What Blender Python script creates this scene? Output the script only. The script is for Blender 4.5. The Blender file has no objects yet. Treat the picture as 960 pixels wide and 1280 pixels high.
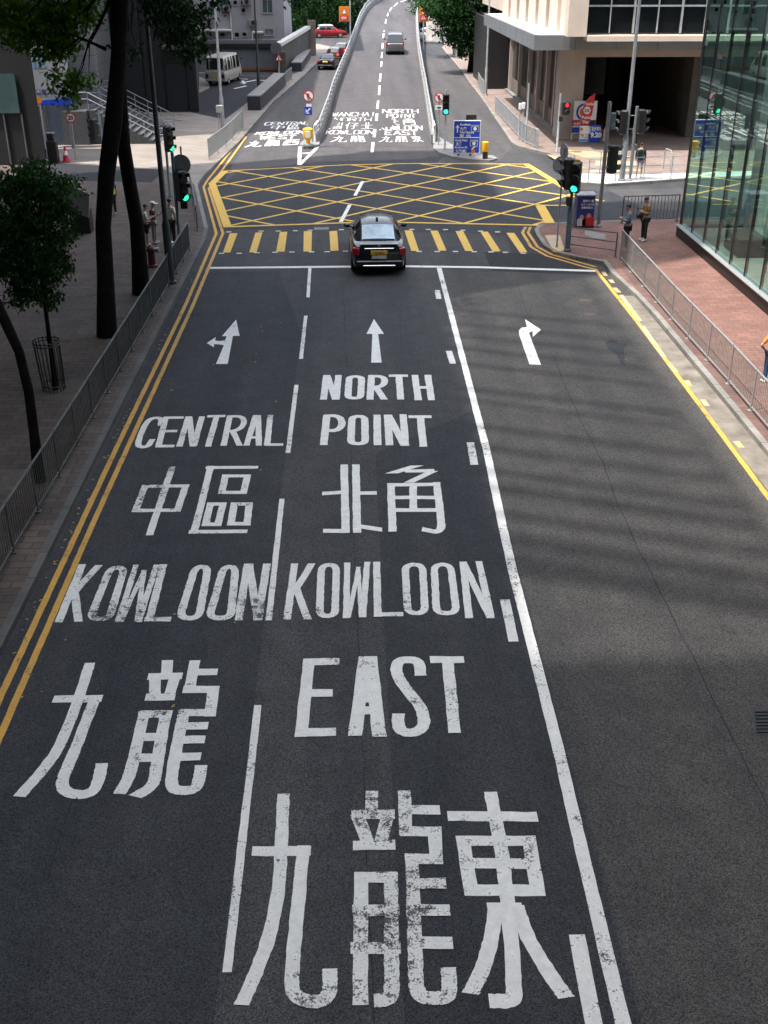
import bpy, bmesh, math, random
from mathutils import Vector, Matrix
R = math.radians
random.seed(7)
scene = bpy.context.scene
COL = scene.collection

# ------------------------------------------------------------------ camera, sky, sun, exposure
F, CH = 1339.0, 9.8                      # focal length in photo pixels, camera height in metres
PITCH, YAW = math.atan(700 / 1339), R(1.63)
cam_data = bpy.data.cameras.new('camera')
cam = bpy.data.objects.new('camera', cam_data)
COL.objects.link(cam)
cam.location = (0, 0, CH)
cam.rotation_euler = (R(90) - PITCH, 0, -YAW)
cam_data.sensor_fit = 'VERTICAL'
cam_data.sensor_height = 24
cam_data.lens = 24 * F / 1280
cam_data.clip_end = 1500
scene.camera = cam

SUN_EL = R(68)
SUN_DIR = Vector((math.cos(SUN_EL) * 0.906, math.cos(SUN_EL) * 0.423, -math.sin(SUN_EL)))
world = bpy.data.worlds.new('World')
scene.world = world
world.use_nodes = True
wn = world.node_tree
sky = wn.nodes.new('ShaderNodeTexSky')
sky.sky_type = 'NISHITA'
sky.sun_disc = False
sky.sun_elevation = SUN_EL
sky.sun_rotation = R(-115)
sky.air_density = 1.3
sky.dust_density = 2.5
hs = wn.nodes.new('ShaderNodeHueSaturation')
hs.inputs['Saturation'].default_value = 0.5          # a milky city sky
wn.links.new(sky.outputs[0], hs.inputs['Color'])
wn.links.new(hs.outputs[0], wn.nodes['Background'].inputs[0])
wn.nodes['Background'].inputs[1].default_value = 0.15
sun_data = bpy.data.lights.new('sun', 'SUN')
sun_data.energy = 2.0
sun_data.angle = R(0.5)
sun_data.color = (1.0, 0.94, 0.86)
sun = bpy.data.objects.new('sun', sun_data)
sun.rotation_euler = SUN_DIR.to_track_quat('-Z', 'Y').to_euler()
sun.location = (-30, 20, 80)
COL.objects.link(sun)
scene.view_settings.view_transform = 'Standard'
scene.view_settings.look = 'None'
scene.view_settings.gamma = 1
scene.view_settings.exposure = 1.95
scene.render.engine = 'CYCLES'
scene.cycles.max_bounces = 7
scene.cycles.transparent_max_bounces = 12
scene.cycles.caustics_reflective = False
scene.cycles.caustics_refractive = False
scene.cycles.use_denoising = True

# ------------------------------------------------------------------ measuring: photo pixel -> place
def ray(px, py):
    a, b = (px - 480) / F, -(py - 640) / F
    cp, sp = math.cos(PITCH), math.sin(PITCH)
    d = Vector((a, cp + b * sp, -sp + b * cp))
    c, s = math.cos(-YAW), math.sin(-YAW)
    return Vector((c * d.x - s * d.y, s * d.x + c * d.y, d.z))

def P(px, py, h=0.0):
    d = ray(px, py)
    t = (h - CH) / d.z
    return Vector((d.x * t, d.y * t, h))

def at(px, py, Y):
    d = ray(px, py)
    t = Y / d.y
    return Vector((d.x * t, Y, CH + d.z * t))

def ramp_h(y):
    return 0.0 if y < 62 else 0.00034 * (y - 62) ** 2

def G(px, py, lift=0.0):                 # point on the rising flyover deck
    y = P(px, py).y
    for _ in range(30):
        y = 0.5 * y + 0.5 * P(px, py, min(ramp_h(y), 8.5)).y
    return Vector((P(px, py, ramp_h(y)).x, y, ramp_h(y) + lift))

# ------------------------------------------------------------------ materials
MATS = {}
def new_mat(name):
    m = bpy.data.materials.new(name)
    m.use_nodes = True
    nt = m.node_tree
    return m, nt, nt.nodes['Principled BSDF']

def N(nt, kind, **kw):
    n = nt.nodes.new(kind)
    for k, v in kw.items():
        setattr(n, k, v)
    return n

def noise(nt, co, scale, detail=3, rough=0.55):
    n = N(nt, 'ShaderNodeTexNoise')
    n.inputs['Scale'].default_value = scale
    n.inputs['Detail'].default_value = detail
    n.inputs['Roughness'].default_value = rough
    nt.links.new(co, n.inputs['Vector'])
    return n.outputs['Fac']

def ramp(nt, fac, stops):
    r = N(nt, 'ShaderNodeValToRGB')
    el = r.color_ramp.elements
    while len(el) < len(stops):
        el.new(0.5)
    for e, (p, c) in zip(el, stops):
        e.position = p
        e.color = (*c, 1) if len(c) == 3 else c
    nt.links.new(fac, r.inputs[0])
    return r.outputs[0]

def mixc(nt, fac, a, b, mode='MIX'):
    m = N(nt, 'ShaderNodeMix', data_type='RGBA', blend_type=mode)
    for sock, v in ((m.inputs[0], fac), (m.inputs[6], a), (m.inputs[7], b)):
        if isinstance(v, (int, float)):
            sock.default_value = v
        elif isinstance(v, tuple):
            sock.default_value = (*v, 1) if len(v) == 3 else v
        else:
            nt.links.new(v, sock)
    return m.outputs[2]

def coords(nt, kind='Object'):
    return N(nt, 'ShaderNodeTexCoord').outputs[kind]

def bumpy(nt, b, h, strength, dist=0.01):
    n = N(nt, 'ShaderNodeBump')
    n.inputs['Strength'].default_value = strength
    n.inputs['Distance'].default_value = dist
    nt.links.new(h, n.inputs['Height'])
    nt.links.new(n.outputs[0], b.inputs['Normal'])

def pm(name, col, rough=0.6, metal=0.0, var=0.18, scale=6.0, bump=0.0, spec=None, coat=0.0):
    if name in MATS:
        return MATS[name]
    m, nt, b = new_mat(name)
    co = coords(nt)
    f = noise(nt, co, scale, 5, 0.6)
    lo = tuple(c * (1 - var) for c in col)
    hi = tuple(min(1, c * (1 + var)) for c in col)
    nt.links.new(ramp(nt, f, [(0.3, lo), (0.7, hi)]), b.inputs['Base Color'])
    b.inputs['Roughness'].default_value = rough
    b.inputs['Metallic'].default_value = metal
    if spec is not None:
        b.inputs['Specular IOR Level'].default_value = spec
    if coat:
        b.inputs['Coat Weight'].default_value = coat
        b.inputs['Coat Roughness'].default_value = 0.05
    if bump:
        bumpy(nt, b, noise(nt, co, scale * 8, 4), bump)
    MATS[name] = m
    return m

def emit(name, col, strength):
    m, nt, b = new_mat(name)
    b.inputs['Base Color'].default_value = (*[c * 0.3 for c in col], 1)
    b.inputs['Emission Color'].default_value = (*col, 1)
    b.inputs['Emission Strength'].default_value = strength
    MATS[name] = m
    return m

def asphalt(name, col, tint=(1.04, 1.0, 0.98), grain=0.55, stain=0.3):
    m, nt, b = new_mat(name)
    co = coords(nt)
    vo = N(nt, 'ShaderNodeTexVoronoi')
    vo.inputs['Scale'].default_value = 85
    nt.links.new(co, vo.inputs['Vector'])
    fine = N(nt, 'ShaderNodeSeparateColor').outputs[0]
    nt.links.new(vo.outputs['Color'], fine.node.inputs[0])
    grit = noise(nt, co, 95, 2, 0.7)
    mid = noise(nt, co, 1.3, 6, 0.65)
    # long streaks along the lanes
    mp = N(nt, 'ShaderNodeMapping')
    mp.inputs['Scale'].default_value = (0.75, 0.045, 1)
    nt.links.new(co, mp.inputs[0])
    lane = noise(nt, mp.outputs[0], 1.0, 4, 0.6)
    lo = tuple(c * (1 - grain) for c in col)
    hi = tuple(c * (1 + grain) for c in col)
    c1 = ramp(nt, fine, [(0.05, lo), (0.5, col), (0.95, hi)])
    c2 = mixc(nt, 0.75, c1, ramp(nt, mid, [(0.3, (1 - stain,) * 3), (0.7, (1 + stain * 0.6,) * 3)]), 'MULTIPLY')
    c3 = mixc(nt, 0.9, c2, ramp(nt, lane, [(0.3, (0.70, 0.73, 0.78)), (0.7, (1.24 * tint[0], 1.24 * tint[1], 1.24 * tint[2]))]), 'MULTIPLY')
    speck = ramp(nt, grit, [(0.64, (0, 0, 0)), (0.70, (1, 1, 1))])
    c4 = mixc(nt, mixc(nt, 0.2, (0, 0, 0), speck), c3, (0.15, 0.15, 0.155))
    nt.links.new(c4, b.inputs['Base Color'])
    b.inputs['Roughness'].default_value = 0.86
    b.inputs['Specular IOR Level'].default_value = 0.3
    bumpy(nt, b, fine, 0.25, 0.006)
    MATS[name] = m
    return m

def paint(name, col, wear, under=(0.05, 0.05, 0.055)):
    m, nt, b = new_mat(name)
    co = coords(nt)
    big = noise(nt, co, 0.9, 3, 0.6)
    fine = noise(nt, co, 40, 4, 0.8)
    mid = noise(nt, co, 7, 5, 0.7)
    mx = N(nt, 'ShaderNodeMath', operation='MULTIPLY_ADD')
    nt.links.new(fine, mx.inputs[0]); mx.inputs[1].default_value = 1.3
    nt.links.new(mid, mx.inputs[2])
    ad = N(nt, 'ShaderNodeMath', operation='MULTIPLY_ADD')
    nt.links.new(big, ad.inputs[0]); ad.inputs[1].default_value = 0.9
    nt.links.new(mx.outputs[0], ad.inputs[2])
    # threshold on the summed noises (centre about 1.35)
    mr = N(nt, 'ShaderNodeMapRange')
    nt.links.new(ad.outputs[0], mr.inputs[0])
    mr.inputs[1].default_value = 1.60 + 0.30 - wear
    mr.inputs[2].default_value = 1.60 + 0.40 - wear
    dirt = ramp(nt, mid, [(0.35, tuple(c * 0.8 for c in col)), (0.65, col)])
    nt.links.new(mixc(nt, mr.outputs[0], dirt, under), b.inputs['Base Color'])
    b.inputs['Roughness'].default_value = 0.7
    bumpy(nt, b, fine, 0.3, 0.008)
    MATS[name] = m
    return m

def bricks(name, c1, c2, mortar, w, h, rough=0.85, rot=0.0, bump=0.4, size=0.012, vert=False, dirt=0.35):
    m, nt, b = new_mat(name)
    co = coords(nt)
    mp = N(nt, 'ShaderNodeMapping')
    mp.inputs['Rotation'].default_value = (R(90), 0, 0) if vert else (0, 0, rot)
    nt.links.new(co, mp.inputs[0])
    br = N(nt, 'ShaderNodeTexBrick')
    br.inputs['Color1'].default_value = (*c1, 1)
    br.inputs['Color2'].default_value = (*c2, 1)
    br.inputs['Mortar'].default_value = (*mortar, 1)
    br.inputs['Scale'].default_value = 1
    br.inputs['Brick Width'].default_value = w
    br.inputs['Row Height'].default_value = h
    br.inputs['Mortar Size'].default_value = size
    nt.links.new(mp.outputs[0], br.inputs['Vector'])
    d = noise(nt, co, 0.7, 6, 0.65)
    d2 = noise(nt, co, 9, 5, 0.7)
    c = mixc(nt, 0.9, br.outputs[0], ramp(nt, d, [(0.3, (1 - dirt,) * 3), (0.7, (1.12,) * 3)]), 'MULTIPLY')
    c = mixc(nt, 0.6, c, ramp(nt, d2, [(0.3, (0.7,) * 3), (0.7, (1.15,) * 3)]), 'MULTIPLY')
    nt.links.new(c, b.inputs['Base Color'])
    b.inputs['Roughness'].default_value = rough
    bumpy(nt, b, br.outputs['Fac'], -bump, 0.01)
    MATS[name] = m
    return m

def leafy(name, dark, light, trans=0.3):
    m, nt, b = new_mat(name)
    co = coords(nt)
    f = noise(nt, co, 2.2, 4, 0.7)
    f2 = noise(nt, co, 14, 2, 0.6)
    c = mixc(nt, 0.5, ramp(nt, f, [(0.35, dark), (0.65, light)]), ramp(nt, f2, [(0.3, dark), (0.7, light)]))
    nt.links.new(c, b.inputs['Base Color'])
    b.inputs['Roughness'].default_value = 0.6
    b.inputs['Specular IOR Level'].default_value = 0.1
    tr = N(nt, 'ShaderNodeBsdfTranslucent')
    nt.links.new(c, tr.inputs[0])
    mx = N(nt, 'ShaderNodeMixShader')
    mx.inputs[0].default_value = trans
    nt.links.new(b.outputs[0], mx.inputs[1]); nt.links.new(tr.outputs[0], mx.inputs[2])
    nt.links.new(mx.outputs[0], nt.nodes['Material Output'].inputs[0])
    MATS[name] = m
    return m

def glazing(name, tint, refl=1.0, rough=0.0, dirty=0.0):
    m, nt, b = new_mat(name)
    nt.nodes.remove(b)
    t = N(nt, 'ShaderNodeBsdfTransparent'); t.inputs[0].default_value = (*tint, 1)
    g = N(nt, 'ShaderNodeBsdfGlossy'); g.inputs['Roughness'].default_value = rough
    g.inputs[0].default_value = (0.82, 0.95, 0.92, 1)
    lw = N(nt, 'ShaderNodeFresnel')
    gm = N(nt, 'ShaderNodeNewGeometry')
    ir = N(nt, 'ShaderNodeMapRange')
    ir.inputs[3].default_value = 1.5; ir.inputs[4].default_value = 1 / 1.5
    nt.links.new(gm.outputs['Backfacing'], ir.inputs[0]); nt.links.new(ir.outputs[0], lw.inputs[0])
    ml = N(nt, 'ShaderNodeMath', operation='MULTIPLY'); ml.inputs[1].default_value = refl
    ml.use_clamp = True
    nt.links.new(lw.outputs[0], ml.inputs[0])
    mx = N(nt, 'ShaderNodeMixShader')
    nt.links.new(ml.outputs[0], mx.inputs[0])
    nt.links.new(t.outputs[0], mx.inputs[1]); nt.links.new(g.outputs[0], mx.inputs[2])
    nt.links.new(mx.outputs[0], nt.nodes['Material Output'].inputs[0])
    MATS[name] = m
    return m

asphalt('asphalt', (0.052, 0.052, 0.055), grain=0.7)
asphalt('asphalt_dark', (0.035, 0.037, 0.042), grain=0.7)
asphalt('asphalt_black', (0.021, 0.022, 0.026), grain=0.4, stain=0.2)
asphalt('asphalt_pale', (0.072, 0.069, 0.070), grain=0.3)
asphalt('asphalt_brown', (0.064, 0.060, 0.057), grain=0.7)
asphalt('deck', (0.072, 0.068, 0.072), grain=0.25, stain=0.25)
paint('white_paint', (0.80, 0.785, 0.745), 0.16)
paint('white_worn', (0.78, 0.765, 0.725), 0.24)
paint('white_fresh', (0.82, 0.81, 0.775), 0.06)
paint('yellow_paint', (0.62, 0.34, 0.060), 0.14)
paint('yellow_box', (0.72, 0.45, 0.075), 0.08)
paint('yellow_faded', (0.66, 0.42, 0.12), 0.36, (0.34, 0.30, 0.25))
bricks('brick_red', (0.245, 0.125, 0.098), (0.18, 0.09, 0.073), (0.11, 0.07, 0.06), 0.42, 0.21, rot=R(2))
bricks('brick_old', (0.20, 0.105, 0.085), (0.15, 0.085, 0.075), (0.12, 0.09, 0.08), 0.5, 0.16, rot=R(1), dirt=0.5)
bricks('brick_plaza', (0.27, 0.205, 0.175), (0.225, 0.165, 0.14), (0.15, 0.125, 0.11), 0.45, 0.22, rot=R(30))
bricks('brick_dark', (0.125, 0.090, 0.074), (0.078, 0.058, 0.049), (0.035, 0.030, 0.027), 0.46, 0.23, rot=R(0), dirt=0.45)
bricks('slab_pale', (0.26, 0.225, 0.195), (0.225, 0.195, 0.17), (0.15, 0.13, 0.115), 2.4, 1.6, rot=R(38), dirt=0.25, size=0.02)
bricks('kerb_stone', (0.28, 0.265, 0.245), (0.235, 0.225, 0.205), (0.10, 0.09, 0.08), 0.9, 8.0, rot=R(90), size=0.012, dirt=0.5)
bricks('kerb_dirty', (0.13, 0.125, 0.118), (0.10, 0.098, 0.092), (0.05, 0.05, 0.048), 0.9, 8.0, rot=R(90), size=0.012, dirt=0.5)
pm('gutter', (0.17, 0.15, 0.125), 0.85, var=0.45, scale=1.6, bump=0.15)
pm('concrete', (0.20, 0.198, 0.195), 0.85, var=0.2, scale=1.4, bump=0.12)
pm('concrete_white', (0.60, 0.58, 0.55), 0.8, var=0.12, scale=1.5, bump=0.1)
pm('concrete_dark', (0.13, 0.13, 0.135), 0.85, var=0.3, scale=1.1, bump=0.15)
pm('galv', (0.36, 0.38, 0.40), 0.5, 0.35, var=0.2, scale=5)
pm('pole_dark', (0.045, 0.05, 0.056), 0.5, 0.2, var=0.2, scale=4)
pm('galv_dark', (0.125, 0.132, 0.14), 0.5, 0.3, var=0.25, scale=5)
pm('pole_grey', (0.22, 0.235, 0.25), 0.5, 0.25, var=0.18, scale=4)
pm('pole_blue', (0.12, 0.17, 0.20), 0.5, 0.25, var=0.2, scale=4)
pm('black_metal', (0.018, 0.019, 0.02), 0.45, 0.2)
pm('signal_black', (0.012, 0.013, 0.014), 0.4)
pm('silver_paint', (0.33, 0.34, 0.345), 0.45, 0.3, var=0.18, scale=7)
pm('white_plain', (0.78, 0.78, 0.76), 0.5, var=0.05)
pm('black_plain', (0.012, 0.012, 0.013), 0.5, var=0.05)
pm('red_plain', (0.55, 0.02, 0.03), 0.5, var=0.08)
pm('blue_plain', (0.012, 0.05, 0.42), 0.45, var=0.06)
pm('navy_plain', (0.012, 0.018, 0.10), 0.5, var=0.1)
pm('yellow_plain', (0.80, 0.43, 0.012), 0.45, var=0.08)
pm('orange_plain', (0.60, 0.19, 0.015), 0.5, var=0.08)
pm('sky_blue', (0.05, 0.26, 0.60), 0.5, var=0.08)
pm('skin', (0.50, 0.29, 0.19), 0.55, var=0.08)
pm('hair', (0.012, 0.010, 0.009), 0.5)
pm('bark', (0.012, 0.010, 0.009), 1.0, var=0.5, scale=5, bump=0.8, spec=0.1)
pm('bark_pale', (0.09, 0.07, 0.055), 0.95, var=0.4, scale=5, bump=0.6)
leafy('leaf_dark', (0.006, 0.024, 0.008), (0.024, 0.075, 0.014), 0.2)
leafy('leaf_dappled', (0.030, 0.105, 0.010), (0.16, 0.34, 0.025), 0.5)  # green of the drooping leaves, raised to stand for sun dapples
leafy('leaf_far', (0.012, 0.045, 0.014), (0.060, 0.13, 0.035), 0.25)
glazing('shop_glass', (0.80, 0.93, 0.885), 1.25)
glazing('clear_glass', (0.65, 0.75, 0.73), 1.0)
pm('dark_glass', (0.008, 0.010, 0.012), 0.15, 0, var=0.2, scale=1.0, spec=0.25)
pm('green_glass', (0.05, 0.085, 0.085), 0.12, 0, var=0.2, scale=1.0, spec=0.8)
emit('lamp_green', (0.02, 0.80, 0.34), 1.0)
emit('lamp_red', (0.8, 0.03, 0.05), 0.35)
pm('lamp_off', (0.02, 0.02, 0.02), 0.25)

# ------------------------------------------------------------------ mesh building
def link(o, parent=None):
    COL.objects.link(o)
    if parent is not None:
        o.parent = parent
    return o

def root_of(o):
    v = Vector()
    while o is not None:
        v += Vector(o.location)
        o = o.parent
    return v

class MB:
    def __init__(s):
        s.v, s.f = [], []
    def add(s, vs, fs):
        k = len(s.v)
        s.v.extend(Vector(v) for v in vs)
        s.f.extend(tuple(i + k for i in f) for f in fs)
        return s
    def box(s, c, d, rz=0.0, bev=0.0, rx=0.0, ry=0.0):
        hx, hy, hz = d[0] / 2, d[1] / 2, d[2] / 2
        if bev <= 0:
            vs = [(x, y, z) for z in (-hz, hz) for x, y in ((-hx, -hy), (hx, -hy), (hx, hy), (-hx, hy))]
            fs = [(3, 2, 1, 0), (4, 5, 6, 7), (0, 1, 5, 4), (1, 2, 6, 5), (2, 3, 7, 6), (3, 0, 4, 7)]
        else:
            b = min(bev, hx * 0.9, hy * 0.9, hz * 0.9)
            vs, fs = [], []
            rings = [(-hz, b), (-hz + b, 0), (hz - b, 0), (hz, b)]
            for z, i in rings:
                x, y = hx - i, hy - i
                c2 = b * 0.7
                for p in ((-x + c2, -y), (x - c2, -y), (x, -y + c2), (x, y - c2), (x - c2, y), (-x + c2, y), (-x, y - c2), (-x, -y + c2)):
                    vs.append((p[0], p[1], z))
            for r in range(3):
                for k in range(8):
                    fs.append((r * 8 + k, r * 8 + (k + 1) % 8, r * 8 + 8 + (k + 1) % 8, r * 8 + 8 + k))
            fs.append(tuple(range(7, -1, -1))); fs.append(tuple(range(24, 32)))
        M = Matrix.Translation(c) @ Matrix.Rotation(rz, 4, 'Z') @ Matrix.Rotation(rx, 4, 'X') @ Matrix.Rotation(ry, 4, 'Y')
        return s.add([M @ Vector(v) for v in vs], fs)
    def tube(s, pts, r, n=8, cap=True):
        pts = [Vector(p) for p in pts]
        rs = r if isinstance(r, (list, tuple)) else [r] * len(pts)
        ring, k = [], []
        prev = None
        for i, p in enumerate(pts):
            d = (pts[min(i + 1, len(pts) - 1)] - pts[max(i - 1, 0)]).normalized()
            if prev is None:
                a = d.cross(Vector((0, 0, 1)))
                if a.length < 0.05:
                    a = Vector((1, 0, 0))
                a.normalize()
            else:
                a = (prev - d * prev.dot(d)).normalized()
            prev = a
            b = d.cross(a)
            for j in range(n):
                t = 2 * math.pi * j / n
                ring.append(p + (a * math.cos(t) + b * math.sin(t)) * rs[i])
        fs = [(i * n + j, i * n + (j + 1) % n, (i + 1) * n + (j + 1) % n, (i + 1) * n + j) for i in range(len(pts) - 1) for j in range(n)]
        if cap:
            fs += [tuple(range(n - 1, -1, -1)), tuple((len(pts) - 1) * n + j for j in range(n))]
        return s.add(ring, fs)
    def lathe(s, c, prof, n=16, axis='Z', ang=0.0):
        # prof: (radius, height) pairs
        vs = []
        for r, h in prof:
            for j in range(n):
                t = 2 * math.pi * j / n
                p = (r * math.cos(t), r * math.sin(t), h)
                if axis == 'X': p = (p[2], p[0], p[1])
                if axis == 'Y': p = (p[0], p[2], p[1])
                vs.append(p)
        fs = [(i * n + j, i * n + (j + 1) % n, (i + 1) * n + (j + 1) % n, (i + 1) * n + j) for i in range(len(prof) - 1) for j in range(n)]
        fs += [tuple(range(n - 1, -1, -1)), tuple((len(prof) - 1) * n + j for j in range(n))]
        M = Matrix.Translation(c) @ Matrix.Rotation(ang, 4, 'Z')
        return s.add([M @ Vector(v) for v in vs], fs)
    def prism(s, poly, z0, z1):
        n = len(poly)
        area = sum(poly[i][0] * poly[(i + 1) % n][1] - poly[(i + 1) % n][0] * poly[i][1] for i in range(n))
        if area < 0:
            poly = poly[::-1]
        vs = [(p[0], p[1], z0) for p in poly] + [(p[0], p[1], z1) for p in poly]
        fs = [tuple(range(n - 1, -1, -1)), tuple(range(n, 2 * n))] + [(i, (i + 1) % n, n + (i + 1) % n, n + i) for i in range(n)]
        return s.add(vs, fs)
    def sheet(s, poly, z):
        n = len(poly)
        area = sum(poly[i][0] * poly[(i + 1) % n][1] - poly[(i + 1) % n][0] * poly[i][1] for i in range(n))
        if area < 0:
            poly = poly[::-1]
        return s.add([(p[0], p[1], z) for p in poly], [tuple(range(n))])
    def quad(s, a, b, c, d):
        return s.add([a, b, c, d], [(0, 1, 2, 3)])
    def disc(s, c, r, axis, n=20, thick=0.004, tilt=None):
        ax = Vector(axis).normalized()
        u = ax.cross(Vector((0, 0, 1)))
        u = u.normalized() if u.length > 0.01 else Vector((1, 0, 0))
        w = ax.cross(u)
        c = Vector(c)
        ring = [c + (u * math.cos(2 * math.pi * j / n) + w * math.sin(2 * math.pi * j / n)) * r for j in range(n)]
        vs = [p - ax * thick / 2 for p in ring] + [p + ax * thick / 2 for p in ring]
        fs = [tuple(range(n - 1, -1, -1)), tuple(range(n, 2 * n))] + [(j, (j + 1) % n, n + (j + 1) % n, n + j) for j in range(n)]
        return s.add(vs, fs)
    def ball(s, c, r, nu=10, nv=7):
        r = r if isinstance(r, (tuple, list)) else (r, r, r)
        vs = [(c[0], c[1], c[2] - r[2])]
        for i in range(1, nv):
            a = -math.pi / 2 + math.pi * i / nv
            for j in range(nu):
                t = 2 * math.pi * j / nu
                vs.append((c[0] + r[0] * math.cos(a) * math.cos(t), c[1] + r[1] * math.cos(a) * math.sin(t), c[2] + r[2] * math.sin(a)))
        vs.append((c[0], c[1], c[2] + r[2]))
        fs = [(0, 1 + (j + 1) % nu, 1 + j) for j in range(nu)]
        for i in range(nv - 2):
            for j in range(nu):
                a, b = 1 + i * nu, 1 + (i + 1) * nu
                fs.append((a + j, a + (j + 1) % nu, b + (j + 1) % nu, b + j))
        last = len(vs) - 1
        a = 1 + (nv - 2) * nu
        fs += [(a + j, a + (j + 1) % nu, last) for j in range(nu)]
        return s.add(vs, fs)
    def build(s, name, mat, parent=None, smooth=False, label=None, loc=None):
        off = root_of(parent) if parent is not None else Vector(loc or (0, 0, 0))
        me = bpy.data.meshes.new(name)
        me.from_pydata([v - off for v in s.v], [], s.f)
        me.update()
        if smooth:
            me.polygons.foreach_set('use_smooth', [True] * len(me.polygons))
            try:
                me.set_sharp_from_angle(angle=R(40))
            except Exception:
                pass
        me.materials.append(MATS[mat] if isinstance(mat, str) else mat)
        o = bpy.data.objects.new(name, me)
        if parent is None and loc is not None:
            o.location = loc
        link(o, parent)
        if label:
            o['label'] = label
        return o

def tag(o, label, cat, group=None, kind=None):
    o['label'] = label
    o['category'] = cat
    if group: o['group'] = group
    if kind: o['kind'] = kind
    return o

def thing(name, label, cat, loc=(0, 0, 0), group=None):
    o = bpy.data.objects.new(name, None)
    o.empty_display_size = 0.3
    o.location = loc
    link(o)
    return tag(o, label, cat, group)

def struct(o, label=None):
    o['kind'] = 'structure'
    if label: o['label'] = label
    return o

def copy_tree(o, loc=None, rz=None, label=None, parent=None):
    c = o.copy()
    COL.objects.link(c)
    c.parent = parent
    for ch in list(o.children):
        copy_tree(ch, parent=c)
    if loc is not None: c.location = loc
    if rz is not None: c.rotation_euler = (0, 0, rz)
    if label: c['label'] = label
    return c

def lettering(name, body, size, loc, mat, parent, rz=0.0, rx=R(90), align='LEFT', bold=0.0, sx=1.0, label=None):
    cu = bpy.data.curves.new(name, 'FONT')
    cu.body = body
    cu.size = size
    cu.align_x = align
    cu.offset = bold
    cu.resolution_u = 2
    tmp = bpy.data.objects.new(name, cu)
    COL.objects.link(tmp)
    dg = bpy.context.evaluated_depsgraph_get()
    dg.update()
    me = bpy.data.meshes.new_from_object(tmp.evaluated_get(dg))
    bpy.data.objects.remove(tmp)
    M = Matrix.Translation(Vector(loc) - root_of(parent)) @ Matrix.Rotation(rz, 4, 'Z') @ Matrix.Rotation(rx, 4, 'X') @ Matrix.Diagonal((sx, 1, 1, 1))
    me.transform(M)
    me.materials.clear()
    me.materials.append(MATS[mat])
    o = bpy.data.objects.new(name, me)
    link(o, parent)
    if label: o['label'] = label
    return o
# ------------------------------------------------------------------ ground, road surfaces
struct(MB().sheet([(-400, -60), (400, -60), (400, 700), (-400, 700)], -0.02).build('ground', 'asphalt_pale'))
road = struct(MB().sheet([(-60, -25), (60, -25), (60, 205), (-60, 205)], 0.0).build('road', 'asphalt'))

LIFT = [0.004]
def patch(name, pts, mat, px=True, label=None):
    LIFT[0] += 0.0003
    return MB().sheet([P(*p) if px else p for p in pts], LIFT[0]).build(name, mat, road, label=label)

# darker and paler areas of asphalt
patch('asphalt_patch', [(262, 286), (276, 206), (430, 203), (560, 201), (720, 236), (860, 250), (860, 274), (700, 274), (676, 292), (640, 294), (480, 288)], 'asphalt_dark')
patch('asphalt_patch', [(340, 205), (400, 199), (546, 196), (560, 200), (664, 204), (520, 204), (430, 206.2), (300, 214)], 'asphalt_dark')
patch('asphalt_patch', [(278, 230), (304, 181), (330, 150), (352, 127), (399, 79), (420, 79), (430, 82), (378, 180), (400, 184), (540, 184), (552, 194), (520, 199), (400, 202), (300, 213)], 'asphalt_pale')
patch('asphalt_patch', [(545, 205), (620, 204), (640, 185), (603, 126), (572, 70), (534, 70), (545, 150), (560, 190)], 'asphalt_pale')
patch('asphalt_patch', [(757, 236), (1000, 236), (1000, 262), (806, 262), (780, 248)], 'asphalt_pale', label='pale worn asphalt of the side street beyond the junction')
patch('asphalt_patch', [(605, 315), (725, 319), (738, 347), (617, 344)], 'asphalt_black', label='black asphalt strip repaired just behind the stop line')
patch('asphalt_patch', [(605, 228), (660, 226), (700, 315), (640, 316)], 'asphalt_dark')
patch('asphalt_patch', [(2.9, -20), (9.0, -20), (9.0, 36), (6.6, 36.3), (2.9, 37)], 'asphalt_brown', px=False)
patch('asphalt_patch', [(0.42, -20), (2.86, -20), (2.86, 24), (0.42, 21.5)], 'asphalt_dark', px=False)
patch('asphalt_patch', [(-5.6, -20), (-1.55, -20), (-1.55, 30), (-2.6, 36.8), (-5.6, 36.8)], 'asphalt_dark', px=False)
patch('concrete_gutter', [(8.45, 33.5), (9.02, 33.5), (9.02, 5), (8.42, 5)], 'gutter', px=False, label='pale concrete gutter strip between yellow line and kerb')
patch('oil_stain', [(757, 428), (765, 424), (775, 429), (784, 430), (780, 438), (781, 452), (782, 459), (776, 455), (770, 443), (760, 437)], 'asphalt_dark')
patch('repair_square', [(730, 391), (742, 391), (746, 392.5), (741, 395), (731, 394)], 'brick_old')
patch('repair_square', [(724, 374), (739, 374.5), (740, 377), (725, 376.5)], 'brick_old')
mh = MB()
for c in (P(952, 905), P(946, 880)):
    pass
mh.sheet([P(940, 887), P(990, 889), P(998, 921), P(945, 919)], 0.012)
for k_ in range(7):
    a_, b_ = P(943 + k_ * .4, 890 + k_ * 4.2), P(986 + k_ * .8, 891 + k_ * 4.2)
    mh.box((a_ + b_) / 2 + Vector((0, 0, .02)), ((b_ - a_).length, .022, .012))
mh.build('drain_cover', 'black_metal', road, label='dark iron drain cover sunk in the asphalt')
patch('access_cover', [(393, 284.5), (411, 284), (411, 287), (392, 287.5)], 'concrete')

# ------------------------------------------------------------------ painted strokes on the road
def chaikin(pts, closed=False, it=2):
    for _ in range(it):
        out = []
        n = len(pts)
        rng = range(n) if closed else range(n - 1)
        if not closed: out.append(pts[0])
        for i in rng:
            a, b = pts[i], pts[(i + 1) % n]
            out += [a * 0.75 + b * 0.25, a * 0.25 + b * 0.75]
        if not closed: out.append(pts[-1])
        pts = out
    return pts

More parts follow.
